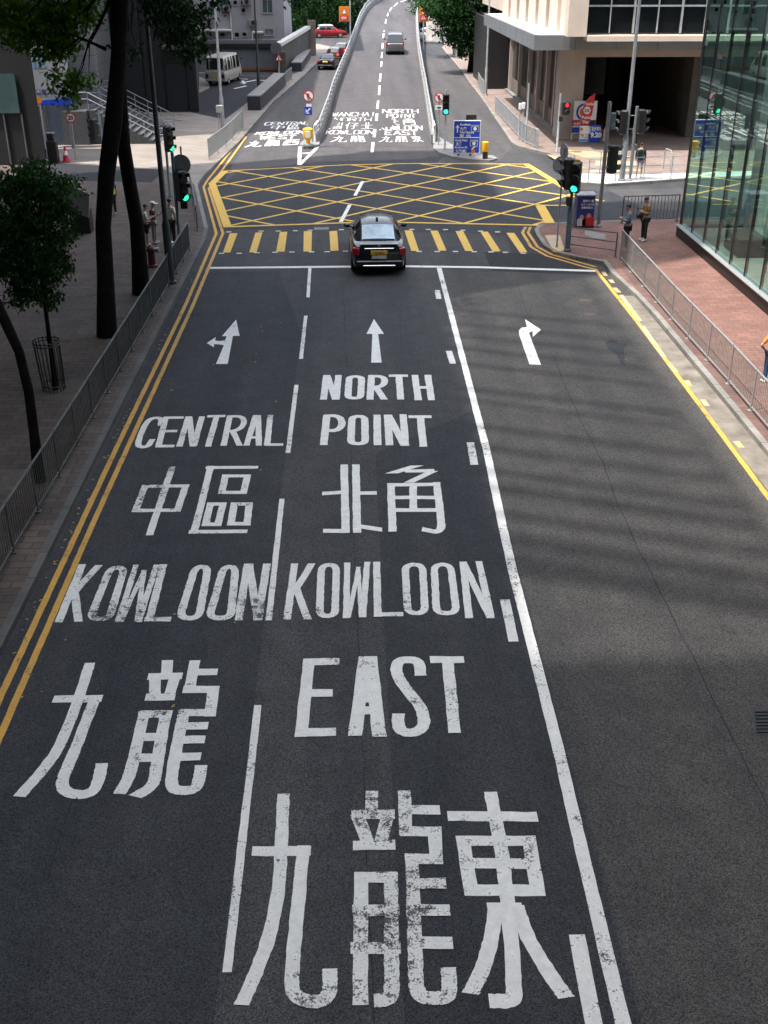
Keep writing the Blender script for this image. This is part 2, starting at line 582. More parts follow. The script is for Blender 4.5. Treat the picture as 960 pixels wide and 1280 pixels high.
JR = random.Random(5)
def stroke(mb, pts, w, z, closed=False, square=True, surf=None, jit=0.0):
    pts = [Vector((p[0], p[1])) for p in pts]
    q = [pts[0]]
    for p in pts[1:]:
        if (p - q[-1]).length > 1e-4: q.append(p)
    pts = q
    if jit:
        q = []
        for a, b in zip(pts, pts[1:] + ([pts[0]] if closed else [])):
            m_ = max(1, int((b - a).length / 0.16))
            q += [a.lerp(b, i / m_) for i in range(m_)]
        pts = q if closed else q + [pts[-1]]
    n = len(pts)
    L, Rr = [], []
    for i in range(n):
        if closed:
            d0 = (pts[i] - pts[i - 1]).normalized(); d1 = (pts[(i + 1) % n] - pts[i]).normalized()
        else:
            d0 = (pts[i] - pts[i - 1]).normalized() if i > 0 else None
            d1 = (pts[i + 1] - pts[i]).normalized() if i < n - 1 else None
        if d0 is None or d1 is None:
            d = d1 or d0
            nv = Vector((-d.y, d.x))
            if square:
                if abs(d.y) > 0.5: nv = Vector((math.copysign(1, -d.y) / abs(d.y), 0))
                else: nv = Vector((0, math.copysign(1, d.x) / abs(d.x)))
            off = nv * w / 2
        else:
            t = (d0 + d1)
            t = t.normalized() if t.length > 1e-3 else d0
            nv = Vector((-t.y, t.x))
            c = max(0.5, nv.dot(Vector((-d0.y, d0.x))))
            off = nv * (w / 2 / c)
        u_ = off.normalized()
        L.append(pts[i] + off + u_ * JR.uniform(-jit, jit)); Rr.append(pts[i] - off + u_ * JR.uniform(-jit, jit))
    for S_ in (L, Rr):
        for i in range(n if closed else n - 1):
            j = (i + 1) % n
            if (S_[j] - S_[i]).dot(pts[j] - pts[i]) < 0: S_[j] = S_[i].copy()
    zz = surf if surf else (lambda p: z)
    for i in range(n if closed else n - 1):
        j = (i + 1) % n
        mb.quad(*[(p.x, p.y, zz(p)) for p in (Rr[i], Rr[j], L[j], L[i])])

def oval(tl, tr, br, bl):
    V = lambda p: Vector(p)
    lp = lambda a, b, t: V(a) * (1 - t) + V(b) * t
    return chaikin([V(tl), V(tr), lp(tr, br, .28), lp(tr, br, .72), V(br), V(bl), lp(bl, tl, .28), lp(bl, tl, .72)], True, 3)

MARK_Z = 0.012
def painted(name, label, view, w, strokes, mat='white_paint', parent=None):
    """view = (x0, y0, scale) of the enlarged photo the strokes were read from"""
    x0, y0, s = view
    mb = MB()
    for k, st in enumerate(strokes):
        kind = 'l'
        ww = w
        if isinstance(st, dict):
            kind = st.get('k', 'l'); ww = st.get('w', w); pts = st['p']
        else:
            pts = st
        pts = [Vector(p) for p in pts]
        closed = False
        if kind == 'c': pts = chaikin(pts, False, 3)
        if kind == 'o': pts = oval(*pts); closed = True
        if kind == 'z': closed = True
        g = [P(x0 + p.x / s, y0 + p.y / s) for p in pts]
        stroke(mb, g, ww, MARK_Z + 0.0005 * k, closed, jit=0.006)
    return mb.build(name, mat, parent or road, label=label)

C = lambda *p, **k: dict(k='c', p=p, **k)
O = lambda *p, **k: dict(k='o', p=p, **k)
Zc = lambda *p, **k: dict(k='z', p=p, **k)

VA, VB = (420, 970, 3.2), (270, 970, 4.129)
LONG_B = [[(143, 62), (143, 150)], [(62, 158), (235, 156)], [(85, 160), (125, 262)], [(208, 160), (180, 262)], [(68, 281), (237, 277)],
          [(101, 388), (97, 920)], C((220, 388), (222, 700), (224, 870), (212, 898), (152, 902)), [(75, 408), (245, 408)], [(65, 540), (254, 540)], [(58, 692), (259, 690)],
          [(273, 62), (280, 240)], [(258, 138), (416, 140)], [(255, 225), (418, 225)], [(394, 207), (401, 355)], [(277, 334), (426, 336)],
          C((302, 315), (312, 560), (318, 760), (322, 885), (400, 895), (452, 888), (452, 830), (450, 770)), [(318, 435), (440, 432)], [(320, 540), (456, 540)], [(325, 672), (467, 672)]]
EAST_B = [[(446, 162), (806, 166)], C((617, 66), (660, 280), (682, 470), (700, 640), (712, 850), (712, 905), (612, 902)), Zc((508, 262), (772, 262), (806, 460), (540, 460)),
          [(530, 352), (790, 354)], [(605, 532), (745, 532)], C((640, 520), (625, 640), (590, 770), (541, 868)), C((722, 520), (760, 640), (830, 760), (918, 886))]
NINE_B = [C((348, 95), (340, 330), (322, 620), (275, 840), (210, 1010), (133, 1182)), [(186, 392), (490, 390)], C((452, 362), (420, 700), (392, 1000), (390, 1130), (470, 1172), (560, 1165), (588, 1110), (588, 1055), (588, 998))]
painted('road_character', 'large worn character painted nine, leftmost of the lowest row', VB, 0.16, NINE_B)
painted('road_character', 'large worn dragon character in the middle of the lowest row', VA, 0.165, LONG_B, 'white_worn')
painted('road_character', 'large worn east character at the right of the lowest row', VA, 0.172, EAST_B)
VC, VD = (120, 810, 5.333), (0, 660, 2.8235)
LONG_U = [[(478, 85), (468, 200)], [(346, 195), (576, 190)], [(392, 200), (396, 335)], [(528, 190), (485, 335)], [(330, 333), (528, 330)],
          C((325, 424), (245, 780), (215, 880), (158, 975)), [(292, 447), (508, 443)], C((468, 422), (400, 830), (380, 930), (280, 985)), [(260, 600), (470, 598)], [(225, 738), (450, 735)],
          [(660, 88), (622, 303)], [(645, 165), (811, 165)], [(580, 283), (822, 280)], [(785, 260), (760, 463)], [(560, 438), (797, 436)],
          C((590, 420), (545, 640), (505, 850), (505, 950), (600, 960), (670, 945), (690, 880), (702, 788)), [(575, 527), (748, 524)], [(560, 620), (728, 616)], [(545, 733), (700, 730)]]
painted('road_character', 'nine character in the left lane, left of the upper dragon character', VD, 0.165, [C((318, 478), (280, 600), (215, 770), (150, 860), (70, 948)), [(188, 606), (361, 604)], C((340, 592), (260, 800), (210, 910), (250, 945), (330, 940), (352, 880), (360, 833))])
painted('road_character', 'dragon character in the left lane above the lane dash', VC, 0.168, LONG_U)
painted('road_word', 'word KOWLOON painted in the left lane', (0, 690, 2.8235), 0.135,
        [[(292, 45), (206, 250)], [(350, 48), (248, 160)], [(262, 130), (278, 248)], O((390, 58), (440, 57), (386, 238), (318, 238)),
         dict(k='l', w=.105, p=[(481, 47), (416, 250)]), dict(k='l', w=.085, p=[(511, 66), (426, 249)]), dict(k='l', w=.085, p=[(509, 66), (484, 250)]), dict(k='l', w=.105, p=[(553, 47), (490, 250)]), [(577, 46), (527, 246)], [(510, 240), (604, 240)],
         O((690, 55), (735, 55), (702, 236), (634, 236)), O((790, 55), (832, 55), (814, 236), (738, 236)), [(874, 44), (842, 244)], [(880, 44), (910, 244)], [(942, 44), (912, 240)]], 'white_worn')
painted('road_word', 'word KOWLOON painted in the middle lane above the word EAST', (340, 690, 3.2), 0.128,
        [[(90, 48), (61, 272)], [(160, 48), (90, 160)], [(95, 140), (143, 272)], O((198, 55), (258, 53), (252, 258), (190, 258)),
         dict(k='l', w=.11, p=[(301, 45), (297, 267)]), dict(k='l', w=.075, p=[(347, 62), (306, 266)]), dict(k='l', w=.075, p=[(345, 62), (357, 264)]), dict(k='l', w=.11, p=[(381, 42), (363, 264)]), [(418, 42), (423, 262)], [(410, 253), (525, 252)],
         O((532, 54), (602, 53), (612, 248), (543, 248)), O((648, 54), (714, 53), (738, 248), (658, 248)), [(764, 42), (788, 268)], [(764, 42), (874, 268)], [(827, 40), (876, 262)]])
painted('road_word', 'word EAST painted in the middle lane above the lowest row', (340, 690, 3.2), 0.18,
        [[(149, 430), (115, 742)], [(125, 442), (270, 440)], [(135, 567), (243, 566)], [(95, 724), (256, 722)],
         dict(k='l', w=0.2, p=[(372, 420), (332, 738)]), dict(k='l', w=0.2, p=[(394, 420), (430, 742)]), [(355, 636), (425, 636)], [(358, 590), (420, 590)], [(384, 440), (384, 590)],
         C((594, 498), (590, 440), (545, 432), (500, 440), (495, 490), (545, 565), (600, 625), (612, 700), (570, 728), (525, 725), (503, 700), (506, 650)), [(632, 434), (768, 434)], [(702, 434), (730, 727)]])
VF = (380, 450, 5.333)
NORTH_S = [[(150, 103), (130, 267)], [(152, 103), (212, 267)], [(230, 103), (214, 267)], O((302, 113), (384, 113), (378, 257), (292, 257)), [(450, 103), (440, 268)],
           C((440, 113), (520, 110), (545, 145), (515, 182), (450, 183)), [(480, 183), (535, 267)], [(565, 108), (693, 108)], [(632, 108), (645, 267)], [(738, 103), (762, 272)], [(825, 103), (850, 272)], [(745, 187), (845, 187)]]
painted('road_word', 'word NORTH painted in the middle lane', VF, 0.175, NORTH_S, 'white_fresh')
painted('road_word', 'word POINT painted in the middle lane below the word NORTH', VF, 0.172,
        [[(153, 368), (131, 570)], C((138, 377), (228, 372), (262, 425), (225, 475), (140, 472)), O((320, 379), (405, 379), (408, 561), (312, 561)), [(487, 368), (490, 571)],
         [(557, 368), (570, 572)], [(562, 368), (668, 574)], [(660, 365), (676, 576)], [(697, 382), (850, 382)], [(775, 382), (796, 582)]], 'white_fresh')
VG = (140, 500, 4.571)
painted('road_word', 'word CENTRAL painted in the left lane', VG, 0.138,
        [C((277, 150), (285, 105), (230, 104), (190, 135), (150, 235), (150, 270), (205, 272), (232, 226)), [(310, 100), (264, 271)], [(295, 104), (410, 103)], [(285, 181), (373, 180)], [(250, 267), (357, 266)],
         [(437, 97), (385, 269)], [(442, 97), (462, 269)], [(515, 97), (468, 266)], [(545, 97), (648, 95)], [(598, 97), (549, 270)], [(674, 92), (638, 265)], C((662, 98), (745, 95), (760, 140), (715, 180), (650, 182)), [(690, 180), (730, 265)],
         [(822, 90), (768, 265)], [(834, 90), (840, 265)], [(795, 218), (840, 218)], [(906, 90), (886, 262)], [(872, 259), (978, 259)]])
VH = (140, 380, 4.2667)
ZHONG = [[(322, 870), (200, 1236)], Zc((176, 976), (394, 973), (349, 1102), (126, 1104))]
QU = [[(500, 875), (780, 873)], [(528, 866), (436, 1228)], [(410, 1218), (722, 1215)], Zc((605, 920), (722, 920), (702, 1008), (586, 1008)), Zc((525, 1070), (592, 1070), (565, 1178), (500, 1178)), Zc((652, 1070), (733, 1070), (720, 1175), (634, 1175))]
painted('road_character', 'middle character in the left lane under the word CENTRAL', VH, 0.142, ZHONG, 'white_worn')
painted('road_character', 'district character in the left lane beside the lane dash', VH, 0.142, QU)
VI = (340, 380, 3.4286)
BEI = [[(309, 690), (316, 983)], [(215, 815), (310, 808)], [(219, 975), (330, 975)], [(359, 690), (365, 983)], [(370, 813), (449, 812)], [(375, 955), (472, 970)]]
JIAO = [[(622, 694), (512, 728)], [(570, 718), (696, 716)], [(690, 718), (585, 768)], [(509, 770), (517, 978)], [(494, 778), (718, 775)], C((705, 766), (722, 900), (728, 985), (646, 968)), [(605, 770), (606, 888)], [(512, 832), (720, 832)], [(514, 886), (724, 886)]]
painted('road_character', 'north character in the middle lane under the word POINT', VI, 0.158, BEI, 'white_fresh')
painted('road_character', 'corner character in the middle lane under the word POINT', VI, 0.155, JIAO, 'white_fresh')

def flat_mark(name, pts, view, mat='white_fresh', label=None, z=MARK_Z):
    x0, y0, s = view
    return MB().sheet([P(x0 + u / s, y0 + v / s) for u, v in pts], z).build(name, mat, road, label=label)

flat_mark('direction_arrow', [(555, 322), (617, 322), (645, 172), (681, 172), (662, 85), (587, 173), (612, 174), (603, 196), (575, 200), (550, 197), (553, 179), (506, 210), (543, 233), (545, 216), (575, 218), (597, 222)], VH, label='straight on or turn left arrow in the left lane')
flat_mark('direction_arrow', [(425, 253), (470, 253), (455, 130), (480, 130), (437, 66), (405, 130), (430, 130)], VI, label='straight on arrow above the word NORTH')
flat_mark('direction_arrow', [(165, 362), (203, 364), (163, 258), (175, 252), (176, 271), (203, 247), (150, 212), (157, 238), (138, 240), (129, 250), (132, 268)], (600, 320, 2.667), label='turn right arrow in the right lane')

def line(name, pts, w, mat, label=None, z=0.0105, surf=None, square=True, parent=None, closed=False):
    mb = MB()
    stroke(mb, pts, w, z, closed, square, surf, jit=0.004)
    return mb.build(name, mat, parent or road, label=label)

pxl = lambda *ps: [P(*p) for p in ps]
line('lane_line', pxl((548.5, 334), (607.5, 560), (628, 657), (640.5, 713), (698.7, 940), (729.7, 1075), (780, 1285), (820, 1450)), 0.165, 'white_paint', 'solid white line left of the right turn lane')
for a, b in (((387.4, 335.5), (385, 372)), ((382.3, 395), (376.2, 449)), ((370.6, 481.5), (360, 566.7)), ((352.5, 624), (336, 776)), ((322.5, 882), (283.8, 1216))):
    line('lane_dash', pxl(a, b), 0.105, 'white_paint')
for a, b, w in (((546.6, 363), (548.6, 374), 0.17), ((561, 439), (566, 455), 0.17), ((588, 553.5), (593, 581.5), 0.17), ((631, 750), (642, 802.5), 0.165), ((721, 1169), (744, 1290), 0.18)):
    line('short_lane_dash', pxl(a, b), w, 'white_paint')
line('stop_line', pxl((262.6, 335.2), (438, 333.6), (507, 333.2), (600, 334.4), (744, 339)), 0.24, 'white_fresh', 'white stop line under the car')
line('yellow_line', pxl((0, 921), (114, 660), (140, 602.6), (242, 380), (278.7, 292), (261, 236), (266, 229), (308, 171)), 0.11, 'yellow_paint', 'yellow line on the road side of the left pair')
for _ in (0,):
    line('yellow_line', pxl((0, 873), (99, 660), (140, 572), (232.6, 380), (270.4, 292), (254.5, 234), (259, 226), (302, 172)), 0.11, 'yellow_paint', 'yellow line on the kerb side of the left pair')
line('yellow_line', [P(-30, 990), P(0, 921)], 0.11, 'yellow_paint'); line('yellow_line', [P(-40, 962), P(0, 873)], 0.11, 'yellow_paint')
line('yellow_line', pxl((1010, 690), (958, 619), (884, 519), (796, 402), (744.4, 337), (731, 334), (683, 320), (664, 309), (653, 291), (657, 284)), 0.12, 'yellow_paint', 'inner yellow line round the right corner and along the kerb')
line('yellow_line', pxl((745, 334), (690, 318.5), (672, 309), (660, 291), (663, 284)), 0.11, 'yellow_paint')
for k, (a, b) in enumerate((((754, 340), (757, 345)), ((763, 350), (766, 354)), ((768, 360), (774, 366)), ((776, 369), (800, 402)), ((803, 408), (830, 447)), ((836, 455), (845, 466)), ((858, 476), (862, 483)), ((878, 500), (884, 508)), ((920, 552), (927, 560)))):
    line('yellow_dash', pxl(a, b), 0.14, 'yellow_faded', z=0.0125)

# cracks and seams in the asphalt
def crack(pts, w=0.02, wob=0.018):
    w *= 0.7; wob = min(wob, 0.018)
    g = [P(*p) for p in pts]
    out = []
    for a, b in zip(g, g[1:]):
        n_ = max(2, int((b - a).length / 0.35))
        for i in range(n_):
            out.append(a.lerp(b, i / n_) + Vector((random.uniform(-wob, wob), random.uniform(-wob, wob), 0)))
    out.append(g[-1])
    line('asphalt_crack', out, w, 'asphalt_black', z=0.0095, square=False)
crack(((692, 444), (712, 496), (729, 532), (754, 579), (772, 631), (812, 715), (870, 830), (960, 1010)), 0.028)
crack(((428, 350), (432, 430), (437, 520), (441, 640), (447, 780), (456, 1000), (468, 1280)), 0.018, 0.015)
crack(((640, 330), (655, 380), (668, 420)), 0.02); crack(((824, 535), (832, 550), (838, 562)), 0.02)
crack(((770, 432), (790, 430), (803, 429)), 0.03); crack(((500, 380), (503, 480), (508, 600)), 0.014, 0.02)
crack(((300, 350), (255, 470), (205, 620), (150, 800), (60, 1100)), 0.016, 0.02)
crack(((560, 600), (600, 760), (650, 960), (720, 1280)), 0.014, 0.02)
# yellow box junction
box_poly = pxl((280, 214), (430, 206.5), (517, 204.6), (660, 205.5), (708, 236), (760, 253), (673, 257), (690, 283), (681, 282), (500, 278.4), (446, 278.4), (284, 284), (265, 229))
def clip_line(p, d, poly):
    ts = []
    n = len(poly)
    for i in range(n):
        a, b = poly[i], poly[(i + 1) % n]
        e = Vector((b.x - a.x, b.y - a.y)); q = Vector((a.x - p[0], a.y - p[1]))
        den = d.x * e.y - d.y * e.x
        if abs(den) < 1e-9: continue
        t = (q.x * e.y - q.y * e.x) / den
        u = (q.x * d.y - q.y * d.x) / den
        if 0 <= u <= 1: ts.append(t)
    ts.sort()
    return list(zip(ts[::2], ts[1::2]))
bj = MB()
k = 0
for sl in (-0.84, 1.05):
    d = Vector((1, sl)).normalized()
    for i in range(-6, 8):
        p = (-0.68, 51.62 + i * 3.27)
        for t0, t1 in clip_line(p, d, box_poly):
            if t1 - t0 > 0.6:
                k += 1
                stroke(bj, [(p[0] + d.x * t0, p[1] + d.y * t0), (p[0] + d.x * t1, p[1] + d.y * t1)], 0.16, 0.0105 + 0.0002 * k, square=False)
for a, b, w in (((265, 229), (284.7, 284.5), 0.34), ((265, 230), (281, 214), 0.34), ((280, 214), (430, 206.5), 0.16), ((430, 206.5), (517, 204.6), 0.16), ((517, 204.6), (660, 205.5), 0.16), ((657, 205), (709, 237), 0.34), ((673, 257), (709, 257), 0.2),
                ((675, 257), (690, 284), 0.42), ((282, 284), (446, 278.4), 0.2), ((446, 278.4), (500, 278.4), 0.2), ((500, 278.4), (682, 282), 0.2)):
    k += 1
    stroke(bj, [P(*a), P(*b)], w, 0.0105 + 0.0002 * k, square=False)
bj.build('box_junction', 'yellow_box', road, label='yellow criss-cross box junction')
V1, V2 = (230, 180, 3.84), (460, 180, 3.84)
for q, v in (([(220, 430), (257, 430), (222, 522), (187, 522)], V1), ([(343, 427), (377, 425), (348, 522), (313, 522)], V1), ([(460, 424), (496, 422), (483, 518), (442, 518)], V1), ([(575, 420), (614, 420), (612, 517), (573, 518)], V1), ([(698, 420), (735, 418), (742, 513), (703, 515)], V1),
             ([(820, 418), (857, 418), (870, 513), (833, 514)], V1), ([(175, 416), (212, 416), (245, 515), (208, 515)], V2), ([(299, 417), (335, 417), (377, 513), (340, 514)], V2), ([(420, 419), (457, 419), (505, 515), (467, 515)], V2), ([(539, 422), (575, 422), (637, 516), (599, 518)], V2), ([(664, 428), (702, 428), (765, 520), (728, 521)], V2)):
    flat_mark('crossing_stripe', q, v, 'yellow_box')
st = MB()
for u, v, vw in [(180, 527, V1), (265, 527, V1), (350, 524, V1), (437, 522, V1), (518, 521, V1), (612, 520, V1), (687, 519, V1), (775, 517, V1), (215, 424, V1), (370, 420, V1), (452, 420, V1), (535, 418, V1), (605, 416, V1), (755, 413, V1),
                 (245, 518, V2), (332, 518, V2), (420, 518, V2), (510, 519, V2), (590, 520, V2), (660, 522, V2), (745, 526, V2), (210, 412, V2), (290, 412, V2), (372, 413, V2), (455, 416, V2), (540, 420, V2), (622, 424, V2)]:
    c = P(vw[0] + u / vw[2], vw[1] + v / vw[2])
    st.box((c.x, c.y, 0.014), (0.2, 0.13, 0.016), bev=0.006)
st.build('crossing_stud', 'concrete_white', road, label='rows of small white studs edging the yellow crossing')
for a, b in (((453.4, 227), (443.8, 245)), ((437.4, 256.5), (426, 278)), ((466.3, 178.2), (465, 190.8))):
    line('lane_dash', pxl(a, b), 0.16, 'white_fresh', z=0.02)
tv = (300, 130, 8)
tri = MB()
for i, (a, b) in enumerate((((600, 430), (780, 428)), ((600, 430), (592, 612)), ((778, 430), (596, 612)), ((610, 497), (712, 490)), ((600, 562), (640, 560)))):
    stroke(tri, [P(tv[0] + a[0] / 8, tv[1] + a[1] / 8), P(tv[0] + b[0] / 8, tv[1] + b[1] / 8)], 0.2, MARK_Z + i * 0.0005, square=False)
tri.build('chevron_triangle', 'white_fresh', road, label='white outlined triangle before the flyover nose')

# ------------------------------------------------------------------ small far lettering, built from unit strokes
GL = {
 'N': [[(0, 1), (0, 0)], [(0, 0), (1, 1)], [(1, 1), (1, 0)]], 'O': [('c', (0, .5), (0, 0), (1, 0), (1, 1), (0, 1), (0, .5))], 'R': [[(0, 1), (0, 0)], ('c', (0, 0), (1, 0), (1, .5), (0, .5)), [(.45, .5), (1, 1)]],
 'T': [[(0, 0), (1, 0)], [(.5, 0), (.5, 1)]], 'H': [[(0, 0), (0, 1)], [(1, 0), (1, 1)], [(0, .5), (1, .5)]], 'P': [[(0, 1), (0, 0)], ('c', (0, 0), (1, 0), (1, .55), (0, .55))], 'I': [[(.5, 0), (.5, 1)]],
 'K': [[(0, 0), (0, 1)], [(1, 0), (0, .55)], [(.25, .45), (1, 1)]], 'W': [[(0, 0), (.25, 1)], [(.25, 1), (.5, .2)], [(.5, .2), (.75, 1)], [(.75, 1), (1, 0)]], 'L': [[(0, 0), (0, 1)], [(0, 1), (1, 1)]],
 'E': [[(0, 0), (0, 1)], [(0, 0), (1, 0)], [(0, .5), (.8, .5)], [(0, 1), (1, 1)]], 'A': [[(0, 1), (.5, 0)], [(.5, 0), (1, 1)], [(.22, .65), (.78, .65)]], 'S': [('c', (1, .1), (.6, -.08), (0, .1), (.1, .5), (1, .55), (1, 1), (.4, 1.05), (0, .88))],
 'C': [('c', (1, .15), (.7, -.05), (0, .05), (0, .95), (.7, 1.05), (1, .85))], ' ': [],
 '西': [[(0, .05), (1, .05)], [(.05, .35), (.05, 1)], [(.95, .35), (.95, 1)], [(.05, .35), (.95, .35)], [(.05, 1), (.95, 1)], [(.36, .05), (.36, .5)], [(.36, .5), (.2, .7)], [(.64, .05), (.64, .65)], [(.64, .65), (.9, .65)]],
 '仔': [[(.28, 0), (0, .5)], [(.16, .3), (.16, 1)], [(.4, .08), (.95, .08)], [(.95, .08), (.68, .35)], [(.68, .35), (.68, .95)], [(.68, .95), (.5, .95)], [(.36, .52), (1, .52)]],
 '灣': [[(0, .1), (.14, .2)], [(0, .42), (.12, .5)], [(0, 1), (.18, .68)], [(.26, .15), (.46, .15)], [(.36, 0), (.36, .5)], [(.55, 0), (.7, 0)], [(.52, .15), (.74, .15)], [(.53, .3), (.72, .3)], [(.53, .48), (.73, .48)], [(.82, .15), (1, .15)], [(.9, 0), (.9, .5)], [(.3, .62), (.95, .62)], [(.95, .62), (.95, .76)], [(.95, .76), (.35, .76)], [(.35, .76), (.32, .9)], [(.32, .9), (.96, .9)], [(.96, .9), (.92, 1)]],
}
def unit(strokes):
    allp = [q for s in strokes for q in (s['p'] if isinstance(s, dict) else s)]
    x0, x1 = min(q[0] for q in allp), max(q[0] for q in allp)
    y0, y1 = min(q[1] for q in allp), max(q[1] for q in allp)
    f = lambda q: ((q[0] - x0) / (x1 - x0), (q[1] - y0) / (y1 - y0))
    out = []
    for s in strokes:
        if isinstance(s, dict):
            pp = [f(q) for q in s['p']]
            out.append(('c', *pp) if s['k'] == 'c' else pp + [pp[0]])
        else:
            out.append([f(q) for q in s])
    return out
GL['九'], GL['龍'], GL['東'], GL['北'], GL['角'] = unit(NINE_B), unit(LONG_B), unit(EAST_B), unit(BEI), unit(JIAO)
unsh = lambda S, k: [dict(s, p=[(u + (v - 870) * k, v) for u, v in s['p']]) if isinstance(s, dict) else [(u + (v - 870) * k, v) for u, v in s] for s in S]
GL['中'], GL['區'] = unit(unsh(ZHONG, 0.33)), unit(unsh(QU, 0.26))

def small_word(label, text, tl, tr, br, bl, w, surf, parent, gap=0.28, mat='white_fresh', name='road_word'):
    n = len(text)
    mb = MB()
    k = 0
    tl, tr, br, bl = (Vector(q) for q in (tl, tr, br, bl))
    tot = n + gap * (n - 1)
    for i, ch in enumerate(text):
        u0 = i * (1 + gap) / tot
        for s in GL[ch]:
            cur = s[0] == 'c'
            pts = [Vector(q) for q in (s[1:] if cur else s)]
            if cur: pts = chaikin(pts, False, 2)
            g = []
            for q in pts:
                u = u0 + q.x / tot
                a = tl * (1 - u) + tr * u
                b = bl * (1 - u) + br * u
                g.append(surf(*(a * (1 - q.y) + b * q.y)))
            k += 1
            kk = k
            q_ = g[-1] - g[0]
            wf = 1.0 if cur else 0.85 + 0.45 * abs(q_.x) / max(1e-6, abs(q_.x) + abs(q_.y))
            stroke(mb, g, w * wf, 0, surf=lambda p: ramp_h(p.y) + 0.014 + 0.0004 * kk if surf is G else 0.014 + 0.0004 * kk)
    return mb.build(name, mat, parent, label=label)

sl = lambda u, v: (300 + u / 8, 130 + v / 8)
small_word('word CENTRAL painted on the slip road', 'CENTRAL', sl(265, 184), sl(702, 178), sl(685, 205), sl(240, 216), 0.116, P, road)
small_word('two characters painted on the slip road under the word CENTRAL', '中區', sl(335, 214), sl(602, 210), sl(585, 256), sl(300, 260), 0.139, P, road, name='road_character')
small_word('word KOWLOON painted on the slip road', 'KOWLOON', sl(180, 282), sl(650, 268), sl(636, 300), sl(150, 310), 0.128, P, road)
small_word('word WEST painted on the slip road', 'WEST', sl(215, 318), sl(565, 314), sl(545, 348), sl(190, 357), 0.139, P, road)
small_word('three characters painted across the foot of the slip road', '九龍西', sl(90, 374), sl(600, 358), sl(575, 408), sl(50, 434), 0.145, P, road, name='road_character')
# ------------------------------------------------------------------ pavements and kerbs
PH = 0.12
def kerb(pts, w=0.15, mat='kerb_stone', side=1, h=PH + 0.006):
    """a kerb along pts, its road face on pts, its width to the left (side 1) or right (-1) of travel"""
    pts = [Vector((p[0], p[1])) for p in pts]
    n = len(pts)
    inner = []
    for i in range(n):
        d = (pts[min(i + 1, n - 1)] - pts[max(i - 1, 0)]).normalized()
        inner.append(pts[i] + Vector((-d.y, d.x)) * w * side)
    mb = MB()
    for i in range(n - 1):
        a, b, c, d = pts[i], pts[i + 1], inner[i + 1], inner[i]
        z0, z1 = -0.01, h
        vs = [(a.x, a.y, z0), (b.x, b.y, z0), (c.x, c.y, z0), (d.x, d.y, z0), (a.x, a.y, z1), (b.x, b.y, z1), (c.x, c.y, z1), (d.x, d.y, z1)]
        mb.add(vs, [(4, 5, 6, 7) if side > 0 else (7, 6, 5, 4), (0, 1, 5, 4), (2, 3, 7, 6)])
    return struct(mb.build('kerb', mat)), inner

xy = lambda *ps: [(P(*p).x, P(*p).y) for p in ps]
left_kerb_pts = [(-5.62, -20), (-5.62, 16), (-5.66, 25), (-5.62, 41.2), (-5.75, 43.0)] + xy((247, 233), (256, 221), (300, 178), (341, 130), (380, 96), (400, 76), (418, 60))
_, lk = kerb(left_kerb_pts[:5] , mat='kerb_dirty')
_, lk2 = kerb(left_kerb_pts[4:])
split_l = [P(248, 228), P(206, 215), P(75, 205), P(-200, 200)]
near_left = [(p.x, p.y) for p in lk[:5]] + [(p.x, p.y) for p in lk2[:2]] + [(p.x, p.y) for p in split_l[1:]] + [(-60, 50), (-60, -20)]
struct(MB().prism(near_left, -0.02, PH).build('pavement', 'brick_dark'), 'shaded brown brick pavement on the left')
far_left = [(p.x, p.y) for p in lk2[1:]] + [(-4, 139), (-60, 139), (-60, 58.6)] + [(p.x, p.y) for p in split_l[:0:-1]]
struct(MB().prism(far_left, -0.02, PH).build('pavement', 'slab_pale'), 'pale paved forecourt beyond the left corner')
struct(MB().sheet(xy((60, 206), (206, 216), (190, 231.5), (60, 228)), PH + 0.004).build('driveway', 'asphalt_black'), 'dark asphalt lane crossing behind the left pavement')
dr = struct(MB().sheet(xy((220, 133), (240, 143), (281, 152), (306, 133), (323, 118), (356, 96), (262, 96), (262, 112)), PH + 0.004).build('driveway', 'asphalt_black'), 'dark asphalt driveway under the cream minibus')
struct(MB().sheet(xy((262, 103), (300, 98), (356, 98.5), (378, 90), (300, 92), (240, 94)), PH + 0.008).build('driveway', 'asphalt'), 'grey cross lane at the end of the driveway')
for a, b in (((293, 113), (308, 109.5)), ((301, 106), (320, 102)), ((303.5, 103), (305.5, 107)), ((325, 102.3), (341, 103)), ((297, 100.5), (310, 101))):
    stroke_mb = MB(); stroke(stroke_mb, [P(*a), P(*b)], 0.25, PH + 0.014, square=False)
    stroke_mb.build('lane_marking', 'white_paint', dr)

rk = [(9.0, -20), (9.0, 21.1), (9.03, 25.5), (9.05, 31)] + xy((794, 372), (763, 344), (754, 331), (720, 325), (691, 318), (679, 310), (670, 297), (668, 290), (671, 286), (680, 282.5))
_, rki = kerb(rk, w=0.16, side=-1)
cross = xy((680, 282.5), (776, 279), (850, 276)) + [(60, 45.6)]
_, cki = kerb(cross, w=0.16, side=-1)
struct(MB().prism([(p.x, p.y) for p in rki] + [(p.x, p.y) for p in cki[1:]] + [(60, -20)], -0.02, PH).build('pavement', 'brick_red'), 'red brick pavement beside the glass building')
old = [(9.17, -20), (9.17, 21), (9.19, 31), (9.2, 36.2), (9.52, 37.4), (9.52, -20)]
struct(MB().sheet(old, PH + 0.004).build('pavement_strip', 'brick_old'), 'dirty old brick strip between kerb and railing')
struct(MB().sheet([(p.x, p.y, 0) for p in (P(681, 294, PH), P(700, 294, PH), P(706, 313.5, PH), P(692, 315, PH))], PH + 0.005).build('tactile_paving', 'yellow_faded'), 'faded yellow tactile slab by the signal pole')
